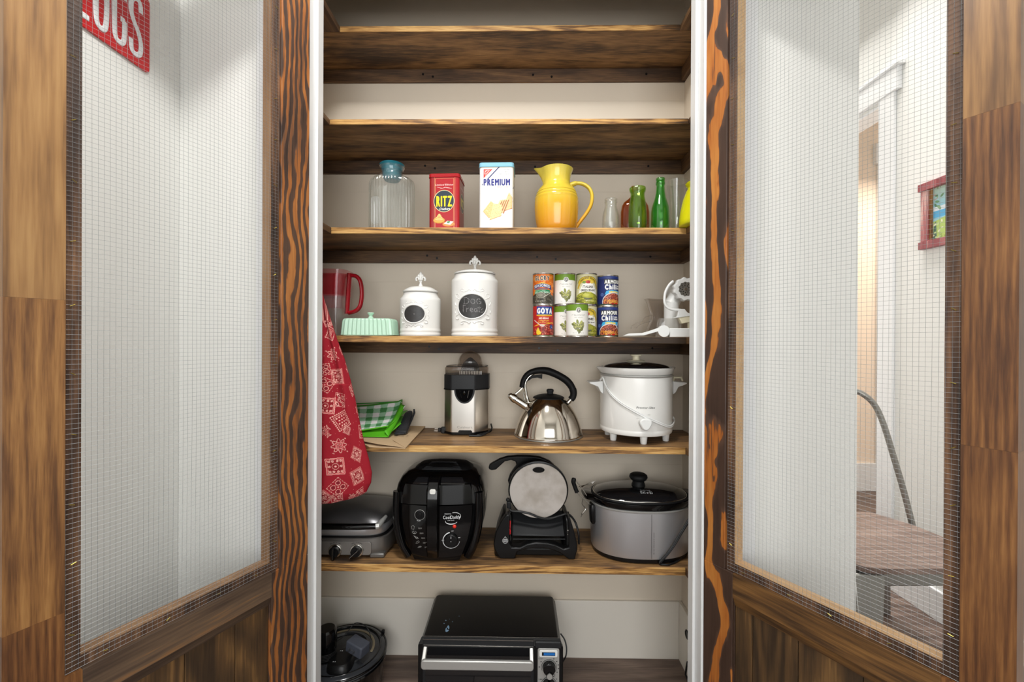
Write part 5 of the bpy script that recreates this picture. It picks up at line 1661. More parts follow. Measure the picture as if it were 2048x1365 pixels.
# citrus juicer
Y = 1.70; cx = 934.5; x0 = P(cx, 860, Y).x; k = Y / FPX
t = thing('citrus_juicer', 'brushed steel citrus juicer with black collar and smoky clear dome', 'juicer', (x0, Y, Z5))
z = lambda y: P(cx, y, Y).z - Z5
def octo(w, d, ch, n=3, tw=0):
    """chamfered rectangle, flat front, softened corners"""
    pts = [(-w, -d + ch * .9), (-w + ch, -d), (w * .42, -d), (w, -d + ch * 1.5), (w, d - ch), (w - ch, d), (-w + ch, d), (-w, d - ch)]
    out = []
    for i, p in enumerate(pts):
        a = Vector(pts[i - 1]); b = Vector(p); e_ = Vector(pts[(i + 1) % 8])
        r_ = .006
        p1 = b + (a - b).normalized() * r_; p2 = b + (e_ - b).normalized() * r_
        for s_ in range(n + 1):
            u = s_ / n
            out.append(((1 - u) ** 2 * p1.x + 2 * u * (1 - u) * b.x + u * u * p2.x, (1 - u) ** 2 * p1.y + 2 * u * (1 - u) * b.y + u * u * p2.y))
    return out
hw = 43 * k
zt_ = z(777); zb1 = z(748); 
solid('steel_body', M['brush_v'], t, lambda m: m.prism(octo(hw, .066, .030), .012, zt_ + .001, axis='z'), 20)
solid('base', M['black'], t, lambda m: (m.prism(octo(hw * .99, .0655, .030), .004, .0125, axis='z'), m.box(-hw * .62, -.02, -.05, .05, 0, .005), m.box(.02, hw * .7, -.03, .05, 0, .005)), 20)
fx = -.002
solid('base_arch', M['black'], t, lambda m: m.prism([(-.024 + fx, .006), (.028 + fx, .006), (.028 + fx, .016), (.024 + fx, .020), (-.020 + fx, .020), (-.024 + fx, .016)], -.0668, -.055), 0)
solid('collar', M['black_grey'], t, lambda m: m.prism(octo(hw * 1.015, .068, .031), zt_, zb1, axis='z'), 20, bevel=.001)
solid('collar_rim', M['black'], t, lambda m: m.prism(octo(hw * 1.03, .0695, .031), zt_ - .0005, zt_ + .004, axis='z'), 20)
def spout(m):
    pts = [(.039 * math.cos(a), .054 * math.sin(a)) for a in np.linspace(math.pi, 2 * math.pi, 25)]
    m.prism([(x + fx - .001, zz + zt_ + .004) for x, zz in pts], -.073, -.06)
solid('spout_surround', M['black_grey'], t, spout, 30, bevel=.0008)
def spout2(m):
    pts = [(.033 * math.cos(a), .048 * math.sin(a)) for a in np.linspace(math.pi, 2 * math.pi, 25)]
    m.prism([(x + fx - .001, zz + zt_ + .004) for x, zz in pts], -.0752, -.0728)
solid('spout_mouth', M['pit'], t, spout2, 30)
solid('spout_nose', M['black_gloss'], t, lambda m: (m.ball((fx - .001, -.0758, zt_ - .008), .006, 10, (1, .8, 1.6)), m.tube([(fx - .018, -.0760, zt_ + .0), (fx - .012, -.0760, zt_ - .028)], .0016, 6), m.tube([(fx + .016, -.0760, zt_ + .0), (fx + .010, -.0760, zt_ - .028)], .0016, 6)), 50)
zc1 = z(732)
def cover(m):
    a = octo(hw * .99, .066, .030); b = octo(hw * .93, .062, .030)
    n = len(a)
    vs = [(x, y, zb1) for x, y in a] + [(x, y, zc1 - .006) for x, y in a] + [(x, y, zc1) for x, y in b]
    m.add(vs, [(j * n + i, j * n + (i + 1) % n, (j + 1) * n + (i + 1) % n, (j + 1) * n + i) for j in (0, 1) for i in range(n)])
g = solid('clear_cover', M['smoke'], t, cover, 20)
md = g.modifiers.new('thick', 'SOLIDIFY'); md.thickness = .0018
rimp = [(x, y, zc1) for x, y in octo(hw * .93, .062, .030)]
solid('cover_rim', M['black_grey'], t, lambda m: m.tube(rimp, .0011, 5, closed=True), 0)
rdx = 5.5 * k
def dome(m):
    r_ = 24.5 * k; ht_ = z(702) - zc1
    o_ = [(hw * .8, zc1), (r_ * 1.12, zc1 + .003), (r_, zc1 + .010)] + [(r_ * math.cos(a), zc1 + .010 + (ht_ - .010) * math.sin(a)) for a in np.linspace(.12, 1.5, 12)] + [(0, zc1 + ht_)]
    i_ = [(max(r - .002, 0), zz - .0018) for r, zz in o_[::-1]]
    m.lathe(o_ + i_, 48, Matrix.Translation((rdx, 0, 0)))
solid('dome', M['smoke'], t, dome, 60)
solid('reamer', M['black_gloss'], t, lambda m: m.loft([(zb1 + .001, .038, .038, 2), (zb1 + .012, .036, .036, 2), (zc1 + .004, .030, .030, 2), (zc1 + .014, .024, .024, 2), (zc1 + .024, .014, .014, 2), (zc1 + .031, .006, .006, 2), (zc1 + .033, .001, .001, 2)], 96, lambda w, q: 1 + .05 * math.cos(w * 8) * (q < zc1 + .034), True, Matrix.Translation((rdx, 0, 0))), 40)
solid('strainer', M['white_plastic'], t, lambda m: [m.box(rdx - .036 + i * .0062, rdx - .033 + i * .0062, -.047, -.0455, zb1 + .001, zb1 + .014) for i in range(14)], 0)
lettering('embossed_name', 'Cuisinart', .009, lambda x, y: Vector((x - .002, -.0664, z(850.5) + y)), M['grey_metal'], t, w=.058)
cd = solid('power_cord', M['rubber'], t, lambda m: (m.tube(spline([(hw * .3, .03, .004), (hw * .9, -.02, .005), (hw * .55, -.082, .005), (hw * 1.1, -.05, .012), (hw * 1.17, -.02, .022)], 8), .0032, 8), m.tube(spline([(hw * .2, -.086, .004), (hw * .75, -.083, .0045), (hw * 1.15, -.045, .019), (hw * 1.12, -.01, .033)], 8), .0032, 8)), 60)
solid('plug', M['rubber'], t, lambda m: (m.box(-hw - .012, -hw + .004, -.045, -.025, .003, .026), m.box(-hw - .024, -hw - .012, -.041, -.029, .007, .022)), 30, bevel=.003)
solid('plug_pins', M['tin'], t, lambda m: (m.box(-hw - .038, -hw - .024, -.040, -.0385, .009, .014), m.box(-hw - .038, -hw - .024, -.0325, -.031, .016, .021)), 0)

# kettle
Y = 1.655; cx = 1096.8; x0 = P(cx, 860, Y).x; k = Y / FPX
t = thing('kettle', 'polished stainless steel whistling kettle with a black looped handle', 'kettle', (x0, Y, Z5))
z = lambda y: P(cx, y, Y).z - Z5 + .0
rows = [(868, 67.5), (866, 68.2), (862, 66.5), (856, 64.6), (846, 61.6), (836, 58), (827, 54), (819, 49.5), (812, 44.8), (805, 39.5), (799, 34), (796, 31.2), (794.5, 30)]
pr = [(h * k, max(z(y), 0.0)) for y, h in rows]
pr = [(pr[0][0] * .985, 0.0), (pr[0][0], .002)] + [q for q in pr if q[1] > .004]
sm = spline([(r, 0, zz) for r, zz in pr[3:]], 4)
pr = pr[:3] + [(p.x, p.z) for p in sm]
solid('body', M['steel'], t, lambda m: m.lathe([(0, 0)] + pr + [(0, pr[-1][1])], 96), 60)
solid('base_rim', M['grey_metal'], t, lambda m: m.lathe([(pr[0][0] * .9, -.0), (pr[1][0] + .001, .0005), (pr[1][0] + .0016, .004), (pr[1][0] - .0005, .006)], 96), 60)
zl = z(796)
solid('lid', M['black_matte'], t, lambda m: m.lathe([(0, zl - .004), (31 * k, zl - .004), (31.5 * k, zl), (30 * k, zl + .004), (24 * k, zl + .009), (14 * k, zl + .0135), (8 * k, zl + .015), (0, zl + .015)], 64), 50)
solid('lid_knob', M['black_matte'], t, lambda m: m.loft([(zl + .012, 6.5 * k, .008, 3), (zl + .019, 6 * k, .0075, 3), (zl + .026, 7.2 * k, .009, 3), (zl + .031, 7 * k, .0085, 3), (zl + .0335, 5 * k, .006, 2.5)], 32, None, True, Matrix.Translation((3 * k, 0, 0))), 50)
hp = spline(px2([(1044, 775), (1045.5, 766), (1049, 757), (1056, 748.5), (1066, 743.5), (1080, 741.3), (1094, 742.5), (1108, 747.5), (1122, 754.5), (1134, 763), (1142, 773), (1146.5, 784), (1145.5, 794), (1141, 799.5)], cx, Y, Z5), 5)
nh_ = len(hp)
def hr(i):
    u = i / (nh_ - 1)
    return .0112 + .0030 * math.exp(-((u - .47) / .12) ** 2) + .003 * math.exp(-((u - .70) / .14) ** 2) + .0012 * (u > .8)
solid('handle', M['black_matte'], t, lambda m: (m.tube(hp, [hr(i) for i in range(nh_)], 14, wide=1.25),
      m.prism([(a, b) for a, _, b in px2([(1060, 752.5), (1084, 749), (1083.5, 758), (1074, 755.5), (1064, 756.5), (1056, 762)], cx, Y, Z5)], -.009, .009)), 50)
solid('handle_ferrule', M['chrome'], t, lambda m: m.tube(px2([(1144, 795), (1141, 800), (1136, 805.5)], cx, Y, Z5), [.0095, .0085, .009], 14, wide=1.2), 50)
solid('handle_post', M['chrome'], t, lambda m: (m.tube(spline(px2([(1069, 747), (1060, 752), (1053, 760), (1049.5, 770), (1051, 782), (1053, 793), (1057, 806)], cx, Y, Z5), 5), [.0035, .004, .0045, .005, .0055, .006, .006, .006, .006, .006] + [.0065] * 16 + [.007] * 5, 12, wide=1.5),
      m.tube(px2([(1049.5, 775), (1047, 792), (1049.5, 800)], cx, Y, Z5), .003, 8)), 50)
sp = solid('spout', M['chrome'], t, lambda m: (m.tube(px2([(1063, 819.5), (1056, 815), (1031, 799.5)], cx, Y, Z5), [.021, .017, .0145], 24, up=(0, 1, 0)),), 50)
solid('spout_cap', M['chrome'], sp, lambda m: (m.tube(px2([(1032, 799.8), (1028, 797), (1022.5, 793.2)], cx, Y, Z5), [.0165, .0175, .0145], 20, up=(0, 1, 0)), m.ball(px2([(1021.5, 792.6)], cx, Y, Z5)[0], .012, 14)), 50)
solid('whistle_lever', M['chrome'], sp, lambda m: m.tube(px2([(1031, 789), (1037, 784), (1046, 775), (1048, 768)], cx, Y, Z5), [.0045, .0042, .004, .003], 10, flat=1.3, up=(0, 1, 0)), 50)

# white slow cooker
Y = 1.628; cx = 1271; x0 = P(cx, 860, Y).x; k = Y / FPX
t = thing('slow_cooker', 'round white slow cooker with smoked glass lid, its cord wound round it', 'slow cooker', (x0, Y, Z5))
z = lambda y: P(cx, y, Y).z - Z5
r = 69.5 * k
zb_ = .027; zt_ = z(749)
solid('cooker_body', M['white_ceramic'], t, lambda m: m.lathe([(0, zb_), (r * .93, zb_), (r * .985, zb_ + .003), (r, zb_ + .009), (r * 1.0, zb_ + .018), (r * .994, zb_ + .020), (r * .999, zb_ + .022), (r * 1.0, zt_ * .5), (r * .995, zt_ - .003), (0, zt_ - .003)], 96), 40)
solid('metal_rim', M['silver'], t, lambda m: m.lathe([(r * .9, zt_ - .004), (r * .998, zt_ - .004), (r * 1.012, zt_ - .001), (r * 1.012, zt_ + .0015), (r * .985, zt_ + .004), (r * .9, zt_ + .004)], 96), 50)
zr0, zr1 = zt_ + .004, z(733.5)
def crock(m):
    secs = [(zr0, r * .96, r * .96, 2), (zr0 + .004, r * 1.005, r * 1.005, 2), (zr1 - .004, r * 1.035, r * 1.035, 2), (zr1 - .001, r * 1.04, r * 1.04, 2), (zr1, r * 1.02, r * 1.02, 2), (zr1, r * .95, r * .95, 2), (zr1 - .006, r * .93, r * .93, 2), (zr1 - .012, r * .9, r * .9, 2)]
    m.loft(secs, 128)
    for i, v in enumerate(m.v):
        x, y_, zz = v
        a = math.atan2(y_, x); q = min(abs(a), math.pi - abs(a))
        e_ = .011 * math.exp(-(q / .13) ** 2) * max(0, min(1, (zz - zr0 - .004) / .01))
        m.v[i] = (x + math.copysign(e_, x), y_, zz)
solid('crock_liner', M['white_ceramic'], t, crock, 50)
ld = solid('glass_lid', M['dark_glass'], t, lambda m: m.lathe([(0, zr1 - .0055), (r * .925, zr1 - .0055), (r * .93, zr1 - .002)] + [(r * .92 * math.cos(a), zr1 - .002 + (z(722.5) - zr1) * math.sin(a)) for a in np.linspace(.05, 1.45, 14)] + [(0, z(722.5))], 96), 50)
zk = z(722.5)
solid('lid_knob', M['cream'], ld, lambda m: m.lathe([(0, zk - .001), (.033, zk - .001), (.034, zk + .001), (.030, zk + .003), (.0145, zk + .0045), (.0125, zk + .008), (.013, z(713)), (.0205, z(712)), (.0215, z(710.5)), (.0205, z(709.5)), (0, z(709.3))], 40), 50)
zh = z(765)
def hand(m, sd):
    for s_ in (sd,):
        pr_ = [(s_ * r * .98, zh - .040), (s_ * (r + .006), zh - .034), (s_ * (r + .016), zh - .014), (s_ * (r + .045), zh - .003), (s_ * (r + .048), zh + .001), (s_ * (r + .046), zh + .003), (s_ * (r + .02), zh + .0045), (s_ * r * .98, zh + .007)]
        m.prism(pr_ if s_ > 0 else pr_[::-1], -.034, .034)
solid('side_handle', M['white_plastic'], t, lambda m: hand(m, -1), 30, bevel=.003)
solid('side_handle', M['white_plastic'], t, lambda m: hand(m, 1), 30, bevel=.003)
solid('cord_hook', M['cream'], t, lambda m: m.tube([(r + .004, -.02, zh + .008), (r + .004, -.02, zh + .020), (r + .030, -.02, zh + .021), (r + .036, -.02, zh + .008)], .004, 8), 50)
for ax in (-90, 25, 155):
    a = R(ax)
    solid('foot', M['white_plastic'], t, lambda m: m.lathe([(0, 0), (.0098, 0), (.0108, .002), (.0135, .029), (0, .029)], 20, Matrix.Translation((r * .80 * math.cos(a), r * .80 * math.sin(a), 0))), 40)
solid('foot', M['white_plastic'], t, lambda m: m.lathe([(0, 0), (.0098, 0), (.0108, .002), (.0135, .029), (0, .029)], 20, Matrix.Translation((-r * .72, -r * .38, 0))), 40)
solid('foot', M['white_plastic'], t, lambda m: m.lathe([(0, 0), (.0098, 0), (.0108, .002), (.0135, .029), (0, .029)], 20, Matrix.Translation((r * .72, -r * .42, 0))), 40)
def cyl(x, zz, off=0.0):
    th = x / r
    return Vector(((r + off) * math.sin(th), -(r + off) * math.cos(th), zz))
def onp(px, py, off=0.0):
    """a pixel onto the pot's wall"""
    x = (px - cx) * k * .93
    th = math.asin(max(-1, min(1, x / r)))
    yf = Y - r * math.cos(th)
    return cyl(th * r, P(px, py, yf).z - Z5, off)
lettering('brand_print', 'Proctor-Silex', .0078, lambda x, y: cyl(x, P(1270, 818, Y - r).z - Z5 + y, .0006), M['black_grey'], t, w=.064, slant=.25)
lettering('dial_mark', 'LOW', .003, lambda x, y: cyl(x - .026, P(1252, 838.5, Y - r).z - Z5 + y, .0006), M['grey_metal'], t)
lettering('dial_mark', 'HIGH', .003, lambda x, y: cyl(x + .011, P(1277, 831, Y - r).z - Z5 + y, .0006), M['grey_metal'], t)
kz = P(1268, 847, Y - r).z - Z5
def knob(m):
    pts = [(.0 + .0205 * math.cos(a) * (1 + .10 * math.cos(3 * (a + 1.57))), .0205 * math.sin(a) * (1 + .10 * math.cos(3 * (a + 1.57)))) for a in np.linspace(0, 2 * math.pi, 30, endpoint=False)]
    m.prism([(x - .004, zz + kz) for x, zz in pts], -r - .020, -r * .97)
solid('control_knob', M['white_plastic'], t, knob, 30, bevel=.004)
cpts = [Vector((-r - .008, -.03, zh + .012)), Vector((-r - .001, -.045, zh + .020)), onp(1203, 772, .004), onp(1212, 789, .004), onp(1228, 806, .004), onp(1250, 821, .004), onp(1275, 835, .004), onp(1300, 846, .005), onp(1318, 851.5, .005), onp(1330, 849.5, .006), Vector((r + .003, -.030, P(1341, 842, Y - .03).z - Z5)), Vector((r + .006, -.01, P(1344, 835, Y - .01).z - Z5)), Vector((r + .001, .01, P(1340, 833, Y).z - Z5))]
for i_, (dz_, of) in enumerate(((0, 0), (.0052, -.0006))):
    cp = [p - Vector((0, 0, dz_ if 1 < j < 10 else dz_ * .5)) for j, p in enumerate(cpts)]
    solid('cord', M['white_plastic'], t, lambda m: m.tube(spline(cp, 6), .0027, 8), 60)
# ================================================================ APPLIANCES ON THE LOWEST SHELF
# contact grill
Y = 1.645; xr_ = P(783, 1090, 1.56).x; hwid = .165; x0 = xr_ - hwid
t = thing('contact_grill', 'closed contact grill with dark lid and two dial knobs, under the red bag', 'grill', (x0, Y, Z6))
dpt = .135
zt_ = P(700, 1077, 1.515).z - Z6
gm = M['brush_h']
solid('grill_base', mat('grill_grey', c(116, 112, 108), 0.38, 0.75), t, lambda m: m.loft([(.010, hwid * .985, dpt * .985, 5), (.016, hwid, dpt, 5), (zt_ * .5, hwid, dpt, 5), (zt_ * .96, hwid * .985, dpt * .98, 5), (zt_, hwid * .96, dpt * .96, 5)], 96), 40)
solid('foot_skirt', mat('grill_grey2', c(120, 118, 115), 0.4, 0.7), t, lambda m: (m.box(hwid * .62, hwid * .93, -dpt * .995, -dpt * .5, .0, .016), m.box(-hwid * .93, -hwid * .62, -dpt * .995, -dpt * .5, .0, .016), m.box(-hwid * .9, hwid * .9, dpt * .5, dpt * .9, 0, .016)), 30, bevel=.004)
solid('front_plate', mat('grill_plate', c(142, 138, 134), 0.36, 0.6), t, lambda m: m.prism([(x, zz) for x, zz in rrect(-hwid * .70, hwid * .66, .011, zt_ * .86, .012)], -dpt - .0015, -dpt * .9), 30, bevel=.0008)
solid('drip_gap', M['black'], t, lambda m: m.loft([(zt_ - .001, hwid * .95, dpt * .95, 5), (zt_ + .006, hwid * .95, dpt * .95, 5)], 64), 40)
z1 = zt_ + .006
solid('lid_skirt', M['brush_h'], t, lambda m: m.loft([(z1, hwid * .90, dpt * .93, 5), (z1 + .008, hwid * .94, dpt * .975, 5), (z1 + .030, hwid * .955, dpt * .99, 5), (z1 + .036, hwid * .94, dpt * .96, 5)], 96), 40)
solid('grill_lid', mat('lid_metal', c(128, 128, 130), 0.34, 0.8), t, lambda m: m.loft([(z1 + .0355, hwid * .945, dpt * .965, 5), (z1 + .048, hwid * .91, dpt * .90, 4.5), (z1 + .060, hwid * .84, dpt * .80, 4), (z1 + .070, hwid * .66, dpt * .62, 3.4), (z1 + .075, hwid * .35, dpt * .34, 3), (z1 + .076, hwid * .05, dpt * .05, 2)], 96), 60)
zh = z1 + .040
hn = solid('lid_handle', M['black_gloss'], t, lambda m: m.tube([(-hwid * .82, -dpt * .98, zh), (-hwid * .4, -dpt * 1.07, zh), (hwid * .4, -dpt * 1.07, zh), (hwid * .76, -dpt * 1.02, zh)], .0105, 14), 60)
solid('handle_cap', M['silver'], hn, lambda m: (m.tube([(hwid * .76, -dpt * 1.02, zh), (hwid * .83, -dpt * 1.0, zh + .001)], .0115, 14), m.tube([(hwid * .80, -dpt * 1.0, zh), (hwid * .90, -dpt * .70, zh + .018)], [.0115, .006], 10)), 50)
solid('side_hinge', M['black'], t, lambda m: m.box(hwid * .90, hwid * 1.02, -dpt * .1, dpt * .9, .03, z1 + .035), 30, bevel=.006)
k = 1.515 / FPX
for i, (px_, tilt) in enumerate(((671.4, 0), (714.3, 48))):
    kx = P(px_, 1101, 1.512).x - x0; kz = P(px_, 1101, 1.512).z - Z6
    b = solid('dial_ring', M['chrome'], t, lambda m: m.cyl((kx, -dpt - .0015, kz), (kx, -dpt - .006, kz), .0235, 40, .0225), 40, bevel=.001)
    ro = Matrix.Translation((kx, 0, kz)) @ Matrix.Rotation(R(tilt), 4, 'Y') @ Matrix.Translation((-kx, 0, -kz))
    kn = solid('dial_knob', M['black'], t, lambda m: (m.cyl((kx, -dpt - .006, kz), (kx, -dpt - .016, kz), .0175, 32), m.box(kx - .0035, kx + .0035, -dpt - .026, -dpt - .008, kz - .023, kz + .017, ro)), 30, bevel=.0012)
    solid('pointer_edge', M['tin'], kn, lambda m: m.box(kx - .0007, kx + .0007, -dpt - .0265, -dpt - .0258, kz - .022, kz + .014, ro), 0)
    s_ = ('SELECTOR', 'GRILL/PANINI')[i]
    lettering('dial_lettering', s_, .0042, lambda x, y: Vector((kx + (.029 + y) * math.sin(x / .027), -dpt - .0019, kz + (.026 + y) * math.cos(x / .027))), M['black'], t, w=.034)
lettering('dial_lettering', 'GRIDDLE', .0036, lambda x, y: Vector((kx + (.0245 + y) * math.sin(x / .0245 + .9) - .0, -dpt - .0063, kz + (.0175 + y) * math.cos(x / .0245 + .9))), M['black'], t, w=.026)

# deep fryer
Y = 1.612; cx = 885.5; x0 = P(cx, 1100, Y).x; k = Y / FPX
t = thing('deep_fryer', 'glossy black deep fryer with a red light and white printed dial', 'deep fryer', (x0, Y, Z6))
BG = M['black_gloss']
yfz = 1.472       # front face
def zf(py, Yq=1.49): return P(cx, py, Yq).z - Z6
dp = .135
secs = [(.004, .104, .100, 4), (.012, .120, .112, 4), (.06, .142, .125, 4.2), (.12, .157, .130, 4.4), (.18, .161, .130, 4.4), (.215, .159, .128, 4.4)]
solid('fryer_body', M['black'], t, lambda m: m.loft([(z_, rx_, ry_ * .95, n_, 0, .012) for z_, rx_, ry_, n_ in secs], 96), 40)
zs_ = .196
def lidf(m):
    m.loft([(zs_ + .002, .162, .132, 4.4, 0, .008), (zs_ + .02, .161, .131, 4.4, 0, .008), (.250, .154, .124, 4.2, 0, .010), (.272, .143, .112, 3.8, 0, .014), (.286, .124, .094, 3.4, 0, .018), (.294, .09, .066, 3, 0, .02), (.296, .04, .03, 2.5, 0, .02)], 96)
ld = solid('fryer_lid', BG, t, lidf, 50)
def vent(m):
    m.loft([(.272, .112, .066, 3.2, .004, .010), (.292, .106, .062, 3.0, .004, .012), (.304, .088, .050, 2.8, .004, .016), (.309, .055, .032, 2.5, .004, .018), (.310, .01, .01, 2, .004, .018)], 64)
solid('lid_handle', M['black_matte'], ld, vent, 50)
solid('vent_slats', M['black_grey'], ld, lambda m: [m.box(-.07 + .004 + i * .004, .07 + .004 - i * .004, -.050 + i * .008, -.047 + i * .008, .296 + i * .002, .299 + i * .002) for i in range(7)], 0)
solid('lid_window', M['dark_glass'], ld, lambda m: m.add([(-.088, -.115, .262), (.096, -.115, .262), (.084, -.092, .283), (-.074, -.092, .283), (-.088, -.112, .256), (.096, -.112, .256)], [(0, 1, 2, 3), (4, 5, 1, 0)]), 0)
# front panel, bulging and narrowing downwards
def fpt(x, zz):
    """front surface of the fryer: returns y"""
    u = (zz - .10) / .16
    return -.137 + .030 * max(0, -u) ** 1.5 + .012 * max(0, u) ** 2 + 1.1 * x * x
rowsF = [(.006, .078), (.03, .088), (.08, .106), (.13, .117), (.17, .121), (zs_, .121)]
def fgrid(m, rows, thick=.03, gap=.0):
    n = 16; vs = []
    for zz, w in rows:
        for i in range(n + 1):
            x = -w + 2 * w * i / n
            vs.append((x, fpt(x, zz) + gap, zz))
    nr = len(rows)
    fs = [(j * (n + 1) + i, j * (n + 1) + i + 1, (j + 1) * (n + 1) + i + 1, (j + 1) * (n + 1) + i) for j in range(nr - 1) for i in range(n)]
    K = len(vs)
    vs2 = [(x * 1.03, y_ + thick, zz) for x, y_, zz in vs]
    m.add(vs + vs2, fs + [(K + a, K + d, K + c_, K + b) for a, b, c_, d in fs] +
          [(i, K + i, K + i + 1, i + 1) for i in range(n)] + [((nr - 1) * (n + 1) + i, (nr - 1) * (n + 1) + i + 1, K + (nr - 1) * (n + 1) + i + 1, K + (nr - 1) * (n + 1) + i) for i in range(n)] +
          [(j * (n + 1), (j + 1) * (n + 1), K + (j + 1) * (n + 1), K + j * (n + 1)) for j in range(nr - 1)] + [(j * (n + 1) + n, K + j * (n + 1) + n, K + (j + 1) * (n + 1) + n, (j + 1) * (n + 1) + n) for j in range(nr - 1)])
fpnl = solid('front_panel', BG, t, lambda m: fgrid(m, rowsF), 40)
solid('lid_front', BG, ld, lambda m: fgrid(m, [(zs_ + .004, .121), (.225, .120), (.25, .117), (.264, .112)], .03), 40)
def pillar(m, s_):
    pts = [(s_ * .104, -.098, .010), (s_ * .124, -.104, .05), (s_ * .139, -.104, .11), (s_ * .144, -.103, .17), (s_ * .143, -.100, .235)]
    m.tube(spline(pts, 5), .0135, 10, flat=1.2)
solid('corner_pillar', BG, t, lambda m: pillar(m, -1), 50)
solid('corner_pillar', BG, t, lambda m: pillar(m, 1), 50)
# latch strip down the middle
def strip(m):
    xs = -.012
    vs = []
    zz_ = [.02, .07, .12, .17, .21, .245, .268, .284]
    for z_ in zz_:
        y_ = fpt(0, z_) - (.010 if z_ > .05 else .003)
        if z_ > .26: y_ += (z_ - .26) * 1.4
        for x in (-.020, -.014, .014, .020):
            vs.append((x + xs, y_ + (.012 if abs(x) > .015 else 0), z_))
    n = len(zz_)
    m.add(vs, [(j * 4 + i, j * 4 + i + 1, (j + 1) * 4 + i + 1, (j + 1) * 4 + i) for j in range(n - 1) for i in range(3)])
g = solid('latch_strip', BG, t, strip, 30)
md = g.modifiers.new('thick', 'SOLIDIFY'); md.thickness = .004; md.offset = 1
zb = .247
solid('latch_button', M['white_ceramic'], t, lambda m: m.prism([(x, zz) for x, zz in rrect(-.022, -.001, zb - .009, zb + .008, .006)], fpt(0, zb) - .0145, fpt(0, zb) - .006), 30, bevel=.002)
def onf(name, s_, x, zz, h, mt, w=None, slant=0):
    return lettering(name, s_, h, lambda a, b: Vector((x + a, fpt(x + a, zz + b) - .0008, zz + b)), mt, t, w, slant)
pm = M['white_paint']; 
onf('logo_print', 'CoolDaddy', .053, .1535, .0115, pm, w=.058)
onf('logo_print', 'PRESTO', .040, .1685, .0035, pm, w=.022)
onf('logo_print', 'cool touch', .050, .1475, .0028, pm, w=.022)
onf('button_print', 'PUSH', -.060, .144, .0042, pm, w=.012)
for i in range(5):
    onf('temperature_print', ('320°F', '370°F', '325°F', '340°F', '375°F')[i], -.055 + i * .0055, .118 - i * .0165, .0046, M['silver'], w=.013)
def icons(m):
    for i in range(5):
        x = -.080 + i * .0055; zz = .121 - i * .0165
        if i == 0:
            pts = [(x - .004, zz - .005), (x - .005, zz + .004), (x, zz + .007), (x + .005, zz + .004), (x + .003, zz - .006)]
        elif i == 1:
            pts = [(x - .008, zz + .002), (x - .003, zz + .005), (x, zz), (x + .005, zz + .004), (x + .008, zz), (x + .002, zz - .004), (x - .005, zz - .003)]
        elif i == 2:
            pts = [(x - .008, zz + .006), (x - .001, zz + .001), (x + .005, zz + .001), (x + .008, zz - .004), (x + .002, zz - .005), (x - .002, zz - .001)]
        elif i == 3:
            pts = [(x - .007, zz - .005), (x - .003, zz + .002), (x + .003, zz + .005), (x + .006, zz + .001), (x + .001, zz - .003)]
        else:
            pts = [(x - .006, zz - .004), (x, zz - .003), (x + .003, zz + .003), (x + .007, zz + .001), (x + .004, zz - .002), (x - .001, zz + .002)]
        m.tube([(a, fpt(a, b) - .0006, b) for a, b in pts], .0006, 4, closed=True)
solid('food_icons', M['silver'], fpnl, icons, 0)
def swirl(m):
    m.tube([(x, fpt(x, zz) - .0008, zz) for x, zz in [(.062 + .021 * math.cos(a), .161 + .013 * math.sin(a)) for a in np.linspace(1.9, -.7, 14)]], .0007, 5)
    m.tube([(x, fpt(x, zz) - .0008, zz) for x, zz in [(.052 + .020 * math.cos(a), .1455 + .010 * math.sin(a)) for a in np.linspace(3.0, 5.9, 14)]], [.0007] * 4 + [.0013] * 6 + [.0007] * 4, 5)
solid('logo_swirl', pm, fpnl, swirl, 0)
def ring(cx_, cz_, r_, a0, a1, w0, w1, m, n=28, e=.0012):
    pts = [(cx_ + r_ * math.cos(a), cz_ + r_ * math.sin(a)) for a in np.linspace(a0, a1, n)]
    m.tube([(x, fpt(x, zz) - e, zz) for x, zz in pts], [w0 + (w1 - w0) * i / (n - 1) for i in range(n)], 6)
dx_, dzz = .052, .080
solid('dial_scale', pm, fpnl, lambda m: (ring(dx_, dzz, .028, 1.75, 4.6, .0017, .0009, m), ring(dx_, dzz, .028, 4.6, 6.1, .0009, .0005, m)), 0)
solid('temperature_dial', M['black'], t, lambda m: m.cyl((dx_, fpt(dx_, dzz) + .004, dzz), (dx_, fpt(dx_, dzz) - .010, dzz), .0225, 36), 30, bevel=.003)
solid('dial_pointer', pm, fpnl, lambda m: (m.box(dx_ - .0008, dx_ + .0008, fpt(dx_, dzz) - .0106, fpt(dx_, dzz) - .0098, dzz + .010, dzz + .017), m.cyl((dx_, fpt(dx_, dzz) - .0098, dzz), (dx_, fpt(dx_, dzz) - .0108, dzz), .0012, 8)), 0)
onf('dial_print', '375°', .056, .1105, .0036, pm); onf('dial_print', '190°', .079, .0865, .0036, pm); onf('dial_print', '340°', .024, .079, .0036, pm); onf('dial_print', '370°', .050, .0495, .0034, pm)
lx, lz2 = .0625, .1275
solid('indicator_light', mat('red_lens', c(226, 50, 34), 0.25, coat=.4), t, lambda m: m.ball((lx, fpt(lx, lz2) - .0005, lz2), .0065, 14, (1, .5, 1)), 60)
wx, wz = -.056, .1655
solid('timer_ring', M['silver'], t, lambda m: m.tube([(wx + .0175 * math.cos(a), fpt(wx, wz) - .0014, wz + .0175 * math.sin(a)) for a in np.linspace(0, 2 * math.pi, 32, endpoint=False)], .0008, 6, closed=True), 50)
solid('release_button', M['black'], t, lambda m: (m.cyl((wx, fpt(wx, wz) + .005, wz), (wx, fpt(wx, wz) - .005, wz), .0145, 32), m.cyl((wx, fpt(wx, wz) - .004, wz), (wx, fpt(wx, wz) - .008, wz), .0075, 24)), 30, bevel=.0015)
